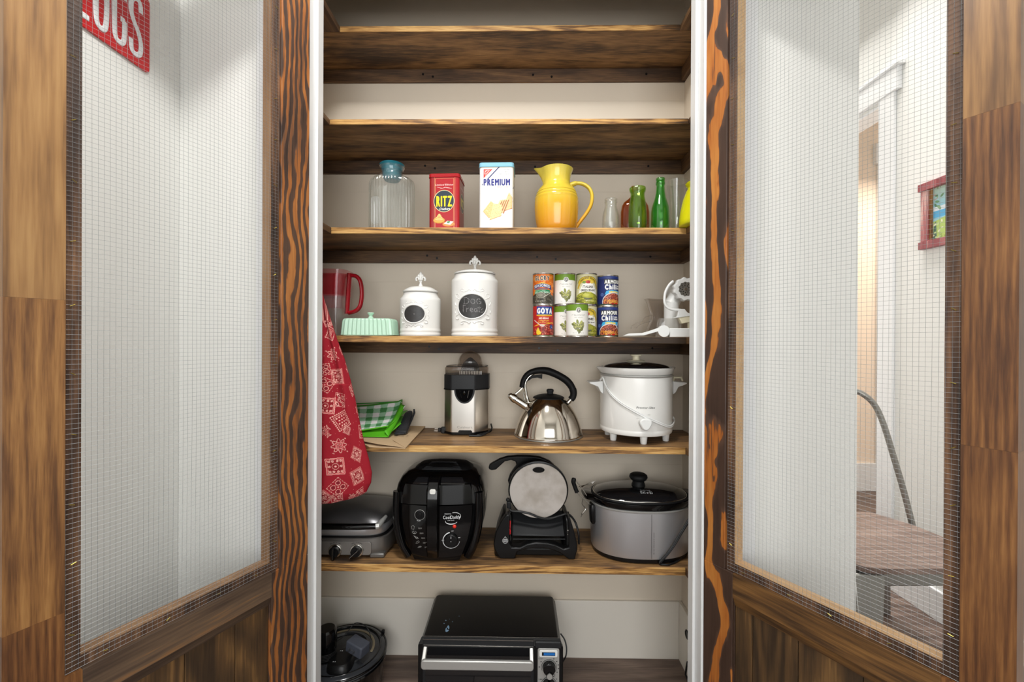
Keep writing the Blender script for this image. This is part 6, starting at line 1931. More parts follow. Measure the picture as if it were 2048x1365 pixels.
solid('fryer_feet', M['rubber'], t, lambda m: [m.cyl((sx_ * .075, .012 + sy_ * .07, 0), (sx_ * .075, .012 + sy_ * .07, .008), .012, 14) for sx_ in (-1, 1) for sy_ in (-1, 1)], 30)

# tortilla press: tilted polished disc over a black base
Y = 1.60; cx = 1073; x0 = P(cx, 1080, Y).x; k = Y / FPX
t = thing('tortilla_maker', 'open electric tortilla press, round steel plate raised over a black base', 'tortilla press', (x0, Y, Z6))
Yf_ = 1.515
def q2(px_, py_, Yq=Yf_): 
    p = P(px_, py_, Yq); return (p.x - x0, p.z - Z6)
# base: two side lobes, arched front bar
yb0 = Yf_ - Y
lobeL = [q2(986, 1089), (q2(990, 1103)[0], .002), (q2(996, 1107)[0], .0008), (q2(1022, 1108)[0], .0008), q2(1027, 1092), q2(1021, 1078), q2(1020, 1050), q2(1021, 1028), q2(1012, 1029), q2(1003, 1042), q2(993, 1062)]
def base(m):
    fr = [(q2(1000, 1107)[0], .0008), (q2(1030, 1107)[0], .0008)]
    arch = [q2(px_, py_) for px_, py_ in ((1034, 1105), (1050, 1100), (1068, 1098), (1088, 1098), (1105, 1101), (1120, 1107))]
    tail = [(q2(1138, 1110)[0], .0008), (q2(1150, 1109)[0], .0008), q2(1155, 1100)]
    top = [q2(px_, py_) for px_, py_ in ((1155, 1090), (1148, 1062), (1141, 1040), (1135, 1030), (1137, 1050), (1138, 1096), (1128, 1099), (1112, 1091), (1096, 1087), (1072, 1086), (1054, 1089), (1040, 1096), (1024, 1096), (1019, 1088), (1019, 1030), (1012, 1031), (1003, 1043), (992, 1064), (987, 1090), (989, 1101))]
    pts = fr + [(a, max(b, .0012)) for a, b in arch] + tail + top
    m.prism(pts, yb0, yb0 + .035)
solid('base_front', M['black'], t, base, 30, bevel=.004, bseg=3)
def lobes(m, sd):
    for s_, xa in (((-1, q2(1002, 1060)[0]), (1, q2(1140, 1060)[0]))[sd],):
        m.loft([(0, .024, .085, 3, xa + s_ * .004, yb0 + .10), (.03, .025, .086, 3, xa + s_ * .003, yb0 + .10), (.075, .020, .080, 3, xa, yb0 + .10), (.115, .011, .068, 3, xa - s_ * .004, yb0 + .10), (.135, .006, .05, 3, xa - s_ * .008, yb0 + .105)], 40)
solid('side_lobe', M['black'], t, lambda m: lobes(m, 0), 50)
solid('side_lobe', M['black'], t, lambda m: lobes(m, 1), 50)
solid('base_floor', M['black'], t, lambda m: m.box(q2(1018, 1090)[0], q2(1138, 1090)[0], yb0 + .02, yb0 + .18, .004, .030), 30, bevel=.004)
# lower plate housing, steeply tilted, seen as a charcoal slab
A0, A1 = q2(1024, 1028, 1.60), q2(1131, 1074, 1.545)
solid('lower_plate', M['black_grey'], t, lambda m: m.add([(q2(1023, 1074, 1.545)[0], 1.545 - Y, A1[1]), (q2(1131, 1074, 1.545)[0], 1.545 - Y, A1[1]), (q2(1131, 1028, 1.62)[0], 1.635 - Y, A0[1]), (q2(1024, 1028, 1.62)[0], 1.635 - Y, A0[1]),
      (q2(1023, 1074, 1.545)[0], 1.575 - Y, A1[1] - .01), (q2(1131, 1074, 1.545)[0], 1.575 - Y, A1[1] - .01), (q2(1131, 1028, 1.62)[0], 1.655 - Y, A0[1] - .01), (q2(1024, 1028, 1.62)[0], 1.655 - Y, A0[1] - .01)],
      [(0, 1, 2, 3), (7, 6, 5, 4), (0, 4, 5, 1), (1, 5, 6, 2), (2, 6, 7, 3), (3, 7, 4, 0)]), 30, bevel=.006, bseg=3)
solid('front_rod', M['black_grey'], t, lambda m: m.cyl((q2(1026, 1079, 1.535)[0], 1.535 - Y, q2(1026, 1079, 1.535)[1]), (q2(1130, 1079, 1.535)[0], 1.535 - Y, q2(1130, 1079, 1.535)[1]), .0014, 12), 30)
solid('hinge_posts', M['black_gloss'], t, lambda m: [m.tube([(q2(px_, 1090, 1.54)[0], 1.54 - Y, .02), (q2(px_, 1030, 1.60)[0], 1.60 - Y, q2(px_, 1024, 1.60)[1])], .0065, 10) for px_ in (1020.5, 1134.5)], 50)
solid('red_switch', M['red_knob'], t, lambda m: (m.prism([q2(px_, py_, 1.527) for px_, py_ in ((1016.5, 1061), (1019.5, 1058), (1021.5, 1062), (1021.5, 1069), (1018, 1071.5), (1016, 1067))], 1.527 - Y, 1.54 - Y), m.tube([(q2(1020, 1060, 1.54)[0], 1.54 - Y, q2(1020, 1060, 1.54)[1]), (q2(1020.5, 1042, 1.55)[0], 1.55 - Y, q2(1020.5, 1042, 1.55)[1])], .0022, 8)), 30, bevel=.001)
solid('screws', M['tin'], t, lambda m: (m.ball((q2(1136, 1062, 1.53)[0], 1.53 - Y, q2(1136, 1062, 1.53)[1]), .0032, 10), m.ball((q2(1135.5, 1070, 1.53)[0], 1.53 - Y, q2(1135.5, 1070, 1.53)[1]), .002, 10)), 50)
def emblem(m):
    ex, ez = q2(1010.5, 1082)
    m.tube([(ex + .0095 * math.cos(a), yb0 - .0006, ez + .0095 * math.sin(a)) for a in np.linspace(0, 2 * math.pi, 24, endpoint=False)], .0004, 4, closed=True)
    m.tube([(ex - .003, yb0 - .0006, ez + .010), (ex, yb0 - .0006, ez + .0155), (ex + .003, yb0 - .0006, ez + .010)], .0005, 4)
    for i, (w_, dz_) in enumerate(((.006, .0045), (.008, .001), (.008, -.002), (.005, -.005))):
        m.box(ex - w_, ex + w_, yb0 - .0009, yb0 - .0003, ez + dz_ - .0003, ez + dz_ + .0003)
solid('emblem_print', M['white_paint'], t, emblem, 0)
ex, ez = q2(1010.5, 1081)
lettering('emblem_print', 'Tortilla', .003, lambda x, y: Vector((ex + x, yb0 - .0012, ez + y)), M['white_paint'], t, w=.013)
# raised disc
Yd = 1.572; rc = 57 * Yd / FPX
dcx, dcz = q2(1076.5, 981, Yd)
DM = Matrix.Translation((dcx, Yd - Y, dcz)) @ Matrix.Rotation(R(96), 4, 'X')
dk = solid('upper_housing', M['black'], t, lambda m: m.lathe([(0, -.022), (rc * .9, -.022), (rc * 1.04, -.014), (rc * 1.05, .001), (rc * 1.0, .003), (0, .003)], 96, DM), 40)
ds, dst, dsb = nt('worn_steel_disc')
dsb.inputs['Metallic'].default_value = .35; dsb.inputs['Roughness'].default_value = .38
tc = N(dst, 'ShaderNodeTexCoord'); nz = N(dst, 'ShaderNodeTexNoise', i_Scale=14.0, i_Detail=5.0); dst.links.new(tc.outputs['Object'], nz.inputs['Vector'])
cr = N(dst, 'ShaderNodeValToRGB'); cr.color_ramp.elements[0].position = .38; cr.color_ramp.elements[0].color = c(196, 188, 178); cr.color_ramp.elements[1].position = .6; cr.color_ramp.elements[1].color = c(222, 216, 210)
dst.links.new(nz.outputs['Fac'], cr.inputs[0]); dst.links.new(cr.outputs[0], dsb.inputs['Base Color'])
solid('steel_plate', ds, dk, lambda m: m.lathe([(0, .004), (rc * .985, .004), (rc, .007), (rc * .985, .0085), (rc * .3, .0095), (0, .0095)], 96, DM), 40)
bt = DM @ Vector((0, rc * .78, .0105))
solid('oval_badge', M['black'], dk, lambda m: m.loft([(0, .0215, .0105, 2), (.003, .0205, .0095, 2)], 40, None, True, Matrix.Translation(bt) @ Matrix.Rotation(R(96), 4, 'X')), 40)
Yh = 1.63
ol = [q2(px_, py_, Yh) for px_, py_ in ((977.5, 934), (979, 929), (985, 925), (1000, 917), (1015, 912.5), (1035, 911), (1060, 911.5), (1080, 914), (1098, 921), (1109, 930), (1104, 934), (1090, 926), (1072, 922.5), (1052, 926), (1037, 937), (1027, 952), (1022, 968), (1018, 968), (1016, 960), (1020, 948), (1028, 936), (1033, 930), (1031, 922), (1022, 919.5), (1010, 922), (1000, 931), (992, 938.5), (984, 939.5), (978.5, 938))]
solid('lever_handle', M['black'], dk, lambda m: m.prism(ol, Yh - Y - .012, Yh - Y + .010), 30, bevel=.004, bseg=3)
cord = spline([(q2(1020, 1012, 1.58)[0], 1.575 - Y, q2(1020, 1013, 1.58)[1]), (q2(1022, 1021, 1.57)[0], 1.565 - Y, q2(1022, 1022, 1.565)[1]), (q2(1040, 1024, 1.56)[0], 1.56 - Y, q2(1040, 1024, 1.56)[1]), (q2(1060, 1029, 1.555)[0], 1.555 - Y, q2(1060, 1028, 1.555)[1]), (q2(1078, 1035, 1.555)[0], 1.555 - Y, q2(1078, 1035.5, 1.555)[1]), (q2(1098, 1038, 1.56)[0], 1.56 - Y, q2(1098, 1038.5, 1.56)[1]), (q2(1120, 1034, 1.57)[0], 1.57 - Y, q2(1120, 1032, 1.57)[1]), (q2(1136, 1029, 1.575)[0], 1.575 - Y, q2(1136, 1029, 1.575)[1]), (q2(1150, 1044, 1.58)[0], 1.58 - Y, q2(1150, 1044, 1.58)[1]), (q2(1157, 1068, 1.57)[0], 1.57 - Y, q2(1157, 1068, 1.57)[1]), (q2(1158, 1086, 1.57)[0], 1.57 - Y, .03)], 6)
solid('power_cord', M['rubber'], t, lambda m: m.tube(cord, .0036, 8, flat=1.3), 60)
pgx, pgz = q2(1018, 1008, 1.575)
solid('plug', M['rubber'], t, lambda m: (m.box(pgx - .008, pgx + .008, 1.565 - Y, 1.585 - Y, pgz - .014, pgz + .010), m.box(pgx - .011, pgx + .003, 1.567 - Y, 1.583 - Y, pgz + .010, pgz + .020)), 30, bevel=.003)
solid('plug_pins', M['tin'], t, lambda m: (m.box(pgx - .009, pgx - .0075, 1.571 - Y, 1.577 - Y, pgz + .02, pgz + .032), m.box(pgx + .001, pgx + .0025, 1.571 - Y, 1.577 - Y, pgz + .02, pgz + .030)), 0)

# oval slow cooker
Y = 1.608; cx = 1277; x0 = P(cx, 1100, Y).x; k = Y / FPX
t = thing('slow_cooker', 'large oval brushed steel slow cooker with a black lid, on the lowest shelf', 'slow cooker', (x0, Y, Z6))
rx, ry = .178, .124
zr = .178
SW = 2.3
solid('steel_shell', M['brush_h'], t, lambda m: m.loft([(.016, rx * .965, ry * .965, SW), (.020, rx * .975, ry * .975, SW), (zr - .004, rx * 1.0, ry * 1.0, SW), (zr, rx * 1.0, ry * 1.0, SW)], 128), 40)
solid('base_skirt', M['black'], t, lambda m: m.loft([(.0, rx * .90, ry * .92, SW), (.004, rx * .95, ry * .96, SW), (.017, rx * .972, ry * .972, SW)], 96), 40)
solid('steel_rim', M['silver'], t, lambda m: m.loft([(zr - .003, rx * 1.0, ry * 1.0, SW), (zr - .001, rx * 1.012, ry * 1.015, SW), (zr + .003, rx * 1.012, ry * 1.015, SW), (zr + .004, rx * .99, ry * .99, SW)], 128), 50)
solid('crock_liner', BG, t, lambda m: m.loft([(zr + .003, rx * .985, ry * .985, SW), (zr + .012, rx * 1.0, ry * 1.0, SW), (zr + .022, rx * 1.035, ry * 1.03, SW), (zr + .026, rx * 1.03, ry * 1.025, SW), (zr + .027, rx * .98, ry * .97, SW), (zr + .020, rx * .93, ry * .92, SW)], 128), 50)
for s_ in (-1, 1):
    solid('lug_handle', BG, t, lambda m: m.loft([(zr + .016, .026, .05, 3, s_ * (rx * 1.01), 0), (zr + .024, .030, .052, 3, s_ * (rx * 1.01), 0), (zr + .027, .026, .048, 3, s_ * (rx * 1.01), 0)], 32), 50)
zl = zr + .024
ld = solid('glass_lid', M['dark_glass'], t, lambda m: m.loft([(zl, rx * .93, ry * .92, SW), (zl + .007, rx * .93, ry * .92, SW), (zl + .012, rx * .90, ry * .88, SW), (zl + .020, rx * .76, ry * .74, 2.1), (zl + .027, rx * .5, ry * .48, 2), (zl + .030, rx * .2, ry * .2, 2), (zl + .0305, rx * .02, ry * .02, 2)], 128), 60)
solid('lid_rim', M['chrome'], ld, lambda m: m.tube([(math.copysign(abs(math.cos(a)) ** (2 / SW), math.cos(a)) * rx * .935, math.copysign(abs(math.sin(a)) ** (2 / SW), math.sin(a)) * ry * .925, zl + .008) for a in np.linspace(0, 2 * math.pi, 96, endpoint=False)], .0016, 6, closed=True), 60)
solid('lid_gasket', M['black_matte'], ld, lambda m: m.tube([(math.copysign(abs(math.cos(a)) ** (2 / SW), math.cos(a)) * rx * .955, math.copysign(abs(math.sin(a)) ** (2 / SW), math.sin(a)) * ry * .945, zl + .004) for a in np.linspace(0, 2 * math.pi, 96, endpoint=False)], .004, 8, closed=True), 60)
solid('lid_knob', M['black_matte'], ld, lambda m: m.lathe([(0, zl + .028), (.024, zl + .028), (.0245, zl + .033), (.021, zl + .042), (.021, zl + .047), (.028, zl + .052), (.033, zl + .060), (.031, zl + .068), (.024, zl + .073), (0, zl + .074)], 48, Matrix.Translation((-.002, 0, 0))), 50)
# lettering printed on the lid glass
def onlid(x, y):
    yy = -ry * .60 + y
    f = min(1.0, math.hypot((x + .008) / (rx * .9), yy / (ry * .88)))
    zz = zl + .0305 - .0185 * f ** 2.2 + .0022
    return Vector((x + .008, yy, zz))
lettering('lid_print', "STAY or GO", .016, onlid, M['white_paint'], ld, w=.042, gap=.05)
lettering('lid_print', 'Hamilton Beach', .004, lambda x, y: onlid(x, y + .021), M['white_paint'], ld, w=.036)
solid('shell_seam', M['black_grey'], t, lambda m: m.tube([(.010, -ry * .999, .022), (.010, -ry * 1.0, zr - .005)], .0005, 4), 0)
lettering('side_print', 'do not immerse in water', .0035, lambda x, y: Vector((.019 - y, -ry * 1.0 - .0006, .075 + x)), M['black_grey'], t, w=.075)
# side brackets with the wire clips
for s_ in (-1, 1):
    solid('handle_bracket', M['black'], t, lambda m: m.loft([(zr - .070, .006, .016, 3, s_ * (rx * .985), -.035), (zr - .062, .010, .021, 3, s_ * (rx * .99), -.035), (zr - .01, .011, .022, 3, s_ * (rx * 1.0), -.035), (zr - .002, .007, .019, 3, s_ * (rx * 1.0), -.035)], 24), 50)
bx = -rx
yk = -.035
def q3(px_, py_, Yq=1.573):
    p = P(px_, py_, Yq); return (p.x - x0, p.y - Y, p.z - Z6)
solid('clip_wire', M['chrome'], t, lambda m: (m.tube(spline([q3(1181, 1024), q3(1180, 1011), q3(1170, 1000), q3(1158, 990), q3(1153, 980)], 5), .0018, 7), m.tube([q3(1177, 998), q3(1166, 980), q3(1152, 962)], .0018, 7), m.tube(spline([q3(1158, 974), q3(1170, 971, 1.59), q3(1183, 968, 1.60), q3(1190, 963, 1.60)], 4), .0015, 7), m.tube([q3(1161, 976), q3(1176, 968, 1.60), q3(1187, 964, 1.60)], .0013, 7)), 60)
solid('clip_grip', M['black_matte'], t, lambda m: m.tube(spline([q3(1148, 957), q3(1147, 965), q3(1150, 975), q3(1154, 985)], 4), [.0065] + [.0085] * 4 + [.0075] * 7 + [.008], 12), 60)
solid('twist_tie', M['chrome'], t, lambda m: m.tube(spline([q3(1166, 998), q3(1164, 1008), q3(1168, 1014), q3(1171, 1019), q3(1165, 1027), q3(1162, 1035)], 4), [.0012] * 12 + [.003] * 6 + [.001] * 3, 6), 60)
cr_ = spline([q3(1378, 1038, 1.52), q3(1371, 1050, 1.51), q3(1360, 1068, 1.495), q3(1345, 1093, 1.487), q3(1331, 1112, 1.484), q3(1322, 1122, 1.484), q3(1319, 1127, 1.484), q3(1326, 1132.5, 1.484), q3(1338, 1132.5, 1.484), q3(1350, 1126, 1.50), q3(1368, 1112, 1.53)], 6)
solid('power_cord', M['rubber'], t, lambda m: (m.tube([(p.x, p.y, max(p.z, .0035)) for p in cr_], .0034, 8), m.tube([(p.x + .006, p.y, max(p.z + .002, .0035)) for p in cr_[:38]], .0030, 8)), 60)
# ================================================================ CLOSET FLOOR
# toaster oven
Yf = 1.462; cx = 981
xl, xr = P(836, 1340, Yf).x, P(1126, 1340, Yf).x
x0 = (xl + xr) / 2; hw = (xr - xl) / 2
zt = P(980, 1271, 1.485).z
yb = 1.715
t = thing('toaster_oven', 'black toaster oven with silver handle and silver control panel, on the closet floor', 'toaster oven', (x0, Yf, 0))
def fz(py): return P(cx, py, Yf - .004).z
def fx(px): return P(px, 1330, Yf - .004).x - x0
Dp = yb - Yf
top = MB()
def shell(m):
    pr_ = [(-hw, .015), (-hw, zt - .055), (-hw + .006, zt - .018), (-hw + .016, zt - .003), (-hw + .024, zt), (hw - .024, zt), (hw - .016, zt - .003), (hw - .006, zt - .018), (hw, zt - .055), (hw, .015)]
    m.prism(pr_, .012, Dp)
solid('oven_shell', mat('satin_black', c(11, 11, 12), 0.32, spec=.3, vary=.2, vscale=8), t, shell, 30, bevel=.002)
def brow(m):
    m.add([(-hw + .010, .012, zt + .0004), (hw - .010, .012, zt + .0004), (hw - .003, -.004, zt - .016), (-hw + .003, -.004, zt - .016), (-hw + .003, .015, zt - .016), (hw - .003, .015, zt - .016)], [(0, 1, 2, 3), (3, 2, 5, 4), (0, 3, 4), (1, 5, 2), (0, 4, 5, 1)])
solid('top_brow', M['black'], t, brow, 0, bevel=.0015)
solid('crease_line', M['tin'], t, lambda m: m.tube([(-hw + .012, .0125, zt + .0004), (hw - .012, .0125, zt + .0004)], .0005, 4), 0)
solid('front_frame', M['black'], t, lambda m: m.prism(rrect(-hw, hw, .012, zt - .012, .012), -.003, .014), 30, bevel=.003)
xd0, xd1 = fx(846), fx(1068)
zd1 = fz(1277.5)
dr_ = solid('oven_door', M['black_grey'], t, lambda m: m.prism(rrect(xd0, xd1, .035, zd1, .006), -.012, -.003), 30, bevel=.002)
solid('door_window', M['dark_glass'], dr_, lambda m: m.prism(rrect(xd0 + .010, xd1 - .010, .05, fz(1290), .003), -.0132, -.012), 30)
solid('window_trim', M['tin'], dr_, lambda m: (m.tube([(xd0 + .004, -.0128, fz(1289)), (xd1 - .004, -.0128, fz(1290))], .0009, 5), m.tube([(xd0 + .002, -.0126, zd1 - .001), (xd1 - .002, -.0126, zd1 - .001)], .0008, 5)), 0)
zh0, zh1 = fz(1321.5), fz(1303.5)
def hnd(m):
    xa, xb = xd0 + .003, xd1 - .003
    m.prism(rrect(xa, xb, zh0, zh1, .010), -.052, -.040)
    for s_ in (0, 1):
        xx = xa if s_ == 0 else xb - .013
        m.add([(xx, -.046, zh0 + .010), (xx + .013, -.046, zh0 + .010), (xx + .013, -.046, zh1 - .004), (xx, -.046, zh1 - .004), (xx, -.011, zh1 + .004), (xx + .013, -.011, zh1 + .004), (xx + .013, -.011, zh1 + .020), (xx, -.011, zh1 + .020)],
              [(0, 1, 2, 3), (7, 6, 5, 4), (0, 4, 5, 1), (1, 5, 6, 2), (2, 6, 7, 3), (3, 7, 4, 0)])
solid('door_handle', M['silver'], dr_, hnd, 30, bevel=.0025)
solid('oven_rack', M['tin'], dr_, lambda m: (m.tube([(xd0 + .018, -.0138, zh0 - .006), (xd1 - .02, -.0138, zh0 - .008)], .0014, 6), [m.tube([(xd0 + .018 + i * .0185 * 1.0, -.0138, zh0 - .002), (xd0 + .018 + i * .0185, -.0138, zh0 - .006)], .0006, 4) for i in range(int((xd1 - xd0 - .04) / .0185) + 1)]), 0)
xp0, xp1 = fx(1075), fx(1118.5)
cp = solid('control_panel', M['silver'], t, lambda m: m.prism(rrect(xp0, xp1, .03, fz(1294.5), .007), -.008, -.003), 30, bevel=.0015)
solid('panel_hood', M['black_grey'], t, lambda m: m.prism(rrect(fx(1070), fx(1122), fz(1294), fz(1281), .004), -.010, .0), 30, bevel=.003)
solid('display_bezel', M['white_plastic'], cp, lambda m: m.prism(rrect(fx(1078.5), fx(1114.5), fz(1311.5), fz(1297.5), .005), -.0095, -.008), 30, bevel=.0006)
solid('display_frame', M['black'], cp, lambda m: m.box(fx(1083.5), fx(1110), -.0105, -.0094, fz(1308.2), fz(1301.5)), 0)
solid('blue_display', M['lcd'], cp, lambda m: m.box(fx(1087), fx(1110) - .001, -.0110, -.0104, fz(1307.2), fz(1302.3)), 0)
for zy in (1331.5, 1366.5):
    kx, kz = fx(1097.8), fz(zy)
    kn = solid('control_knob', M['black_gloss'], t, lambda m: (m.cyl((kx, -.008, kz), (kx, -.024, kz), .0225, 36, .0195), m.cyl((kx + .001, -.012, kz - .017), (kx + .001, -.028, kz - .017), .0115, 24)), 40, bevel=.0015)
    solid('knob_cap', M['silver'], kn, lambda m: m.cyl((kx + .001, -.027, kz - .017), (kx + .001, -.0295, kz - .017), .0095, 24), 40)
    solid('scale_ring', M['black'], cp, lambda m: m.tube([(kx + .0255 * math.cos(a), -.0084, kz + .0255 * math.sin(a)) for a in np.linspace(-.7, 3.6, 26)], .0007, 5), 0)
    solid('scale_marks', M['black_grey'], cp, lambda m: [m.box(kx + .032 * math.cos(a) - .0022, kx + .032 * math.cos(a) + .0022, -.0088, -.0078, kz + .032 * math.sin(a) - .0009, kz + .032 * math.sin(a) + .0009) for a in (-.95, -.55, -.15, .25, .65, 1.05, 2.55, 3.14)], 0)
lettering('panel_print', 'TOAST', .0035, lambda x, y: Vector((fx(1081) + x, -.0085, fz(1316) + y)), M['black_grey'], cp)
lettering('panel_print', 'FUNCTION', .0035, lambda x, y: Vector((fx(1084) + x, -.0085, fz(1357) + y)), M['black_grey'], cp)
solid('oven_feet', M['rubber'], t, lambda m: [m.cyl((sx_ * (hw - .04), yy, 0), (sx_ * (hw - .04), yy, .016), .012, 14) for sx_ in (-1, 1) for yy in (.04, Dp - .04)], 30)
def q4(px_, py_, Yq):
    p = P(px_, py_, Yq); return (p.x - x0, p.y - Yf, p.z)
solid('power_cord', M['rubber'], t, lambda m: m.tube(spline([q4(1121, 1268, 1.56), q4(1129, 1280, 1.55), q4(1133, 1296, 1.54), q4(1132, 1312, 1.53), q4(1127, 1322, 1.53), q4(1122, 1330, 1.53)], 6), .0026, 8), 60)
# worn patch on top of the oven
def flake(m):
    rs = random.Random(2)
    for (fx_, fy_, w, h) in ((.052, .05, .006, .012), (.050, .030, .011, .008), (.046, .038, .004, .010), (.056, .043, .004, .007), (.030, .068, .003, .003), (.034, .085, .004, .004), (.065, .078, .003, .003), (.05, .092, .002, .002), (.09, .11, .003, .002)):
        n = 7
        pts = [(-hw + .05 + fx_ * .8 + w * .6 * math.cos(a) * rs.uniform(.6, 1.2), fy_ + .012 + h * .7 * math.sin(a) * rs.uniform(.6, 1.2)) for a in np.linspace(0, 2 * math.pi, n, endpoint=False)]
        m.prism(pts, zt, zt + .0005, axis='z')
solid('paint_chips', mat('chipped_paint', c(120, 150, 176), 0.5), t, flake, 0)

# round halogen-type lid standing at the left
Y = 1.60; cx = 687; x0 = P(cx, 1304, Y).x; k = Y / FPX
zc_ = P(cx, 1306, Y).z
rr_ = 83 * k
t = thing('steamer_pot', 'low round dark appliance with smoky ringed lid, left of the toaster oven', 'cooker', (x0, Y, 0))
solid('pot_body', M['black_gloss'], t, lambda m: m.lathe([(0, 0), (rr_ * .86, 0), (rr_ * .9, .006), (rr_ * .97, zc_ * .7), (rr_, zc_ - .02), (rr_ * 1.01, zc_ - .012), (rr_ * .99, zc_ - .008), (0, zc_ - .008)], 96), 40)
ld = solid('pot_lid', M['smoked_lid'], t, lambda m: m.lathe([(0, zc_ - .006), (rr_ * 1.0, zc_ - .006), (rr_ * 1.015, zc_ - .002), (rr_ * 1.0, zc_ + .003), (rr_ * .94, zc_ + .010), (rr_ * .88, zc_ + .012), (rr_ * .85, zc_ + .008), (rr_ * .62, zc_ + .014), (rr_ * .60, zc_ + .018), (rr_ * .55, zc_ + .019), (rr_ * .52, zc_ + .013), (rr_ * .3, zc_ + .016), (0, zc_ + .017)], 96), 40)
ringp = [(rr_ * .70 * math.cos(a), rr_ * .70 * math.sin(a), zc_ + .0125) for a in np.linspace(-.1, 2.6, 40)]
solid('beige_seal', mat('seal_beige', c(150, 138, 112), 0.5), ld, lambda m: m.tube(ringp, .0035, 6, flat=1.4), 50)
solid('outer_bead', M['black_gloss'], ld, lambda m: (m.tube([(rr_ * .995 * math.cos(a), rr_ * .995 * math.sin(a), zc_ + .004) for a in np.linspace(0, 2 * math.pi, 80, endpoint=False)], .004, 8, closed=True), m.tube([(rr_ * .86 * math.cos(a), rr_ * .86 * math.sin(a), zc_ + .011) for a in np.linspace(0, 2 * math.pi, 80, endpoint=False)], .0025, 8, closed=True)), 60)
solid('lid_clip', M['black'], ld, lambda m: m.box(rr_ * .72, rr_ * .80, rr_ * .62, rr_ * .70, zc_ + .0, zc_ + .020), 30, bevel=.004)
solid('control_pad', M['black'], t, lambda m: m.loft([(zc_ + .010, .045, .052, 3, .022, -.070), (zc_ + .030, .041, .048, 3, .022, -.070), (zc_ + .036, .036, .042, 3, .022, -.070)], 48), 40)
lettering('pad_mark', 'A A', .005, lambda x, y: Vector((.006 + x, -.098 + y, zc_ + .0372)), M['white_paint'], t, w=.010)
lettering('pad_mark', 'A B', .005, lambda x, y: Vector((.010 + x, -.045 + y, zc_ + .0372)), M['white_paint'], t, w=.010)
# power adapter lying on the lid
ax, az = P(714, 1318, 1.53).x, 0
t2 = thing('power_adapter', 'dusty black plug-in power adapter with a thin looping cord, on the round lid', 'adapter', (P(715, 1322, 1.545).x, 1.545, zc_ + .0385))
Ra = Matrix.Translation((0, 0, .0225)) @ Matrix.Rotation(R(-24), 4, 'Z') @ Matrix.Rotation(R(8), 4, 'Y')
solid('adapter_body', M['adapter'], t2, lambda m: m.box(-.036, .036, -.022, .024, -.019, .021, Ra), 30, bevel=.005, bseg=3)
solid('adapter_prongs', M['tin'], t2, lambda m: (m.box(-.012, -.0105, -.038, -.022, -.004, .003, Ra), m.box(.008, .0095, -.038, -.022, -.004, .003, Ra)), 0)
lettering('rating_text', 'AC ADAPTER', .004, lambda x, y: Ra @ Vector((x - .006, -.0225, y - .002)), M['grey_metal'], t2, w=.03)
def q5(px_, py_, Yq):
    p = P(px_, py_, Yq); return (p.x - t2.location.x, p.y - t2.location.y, p.z - t2.location.z)
solid('thin_cord', M['rubber'], t2, lambda m: m.tube(spline([q5(735, 1296, 1.56), q5(741, 1278, 1.57), q5(739, 1266, 1.60), q5(733, 1255, 1.61), q5(724, 1248.5, 1.62), q5(713, 1246.5, 1.62), q5(706, 1251, 1.61), q5(696, 1263, 1.60), q5(684, 1276, 1.59), q5(673, 1283, 1.57)], 6), .0016, 6), 60)
# black canister at the far left
Y = 1.545
zk_ = zc_ + .0195
t = thing('black_canister', 'upright glossy black canister half hidden by the left jamb, on the round lid', 'canister', (P(653, 1300, Y).x, Y, zk_))
ztc = P(660, 1257, Y).z - zk_
solid('canister_body', M['black_gloss'], t, lambda m: m.lathe([(0, 0), (.030, 0), (.033, .004), (.033, .03), (.0345, .034), (.034, .05), (.0355, .054), (.036, ztc - .02), (.0345, ztc - .006), (.028, ztc), (0, ztc)], 48), 40)
solid('grip_band', M['black_matte'], t, lambda m: [m.lathe([(.0335, .008 + i * .005), (.0350, .009 + i * .005), (.0350, .011 + i * .005), (.0335, .012 + i * .005)], 40) for i in range(5)], 40)
# right-hand wall fittings
q = P(1374.5, 1270, 1.44)
XRb = XR - 0.014
t = thing('cable_grommet', 'small round black grommet on the right closet wall near the floor', 'grommet', (XRb, PX(1375, 1270, XRb).y, PX(1375, 1270, XRb).z))
solid('grommet_ring', M['black'], t, lambda m: m.tube([(-.002, .014 * math.cos(a), .014 * math.sin(a)) for a in np.linspace(0, 2 * math.pi, 20, endpoint=False)], .003, 8, closed=True), 60)
solid('grommet_hole', M['rubber'], t, lambda m: m.cyl((-.0002, 0, 0), (-.003, 0, 0), .012, 20), 30)
g0 = t.location.copy()
cab = thing('loose_cable', 'short black cable hanging down the right closet wall to the floor', 'cable', (XRb - .006, g0.y - .01, 0))
pp = [PX(1375, 1325, XRb - .008), PX(1373, 1335, XRb - .008), PX(1371, 1350, XRb - .008)]
solid('cable', M['rubber'], cab, lambda m: m.tube([(p.x - cab.location.x, p.y - cab.location.y, max(p.z, .004)) for p in pp] + [(pp[-1].x - cab.location.x, pp[-1].y - .05 - cab.location.y, .004)], .0035, 8), 60)

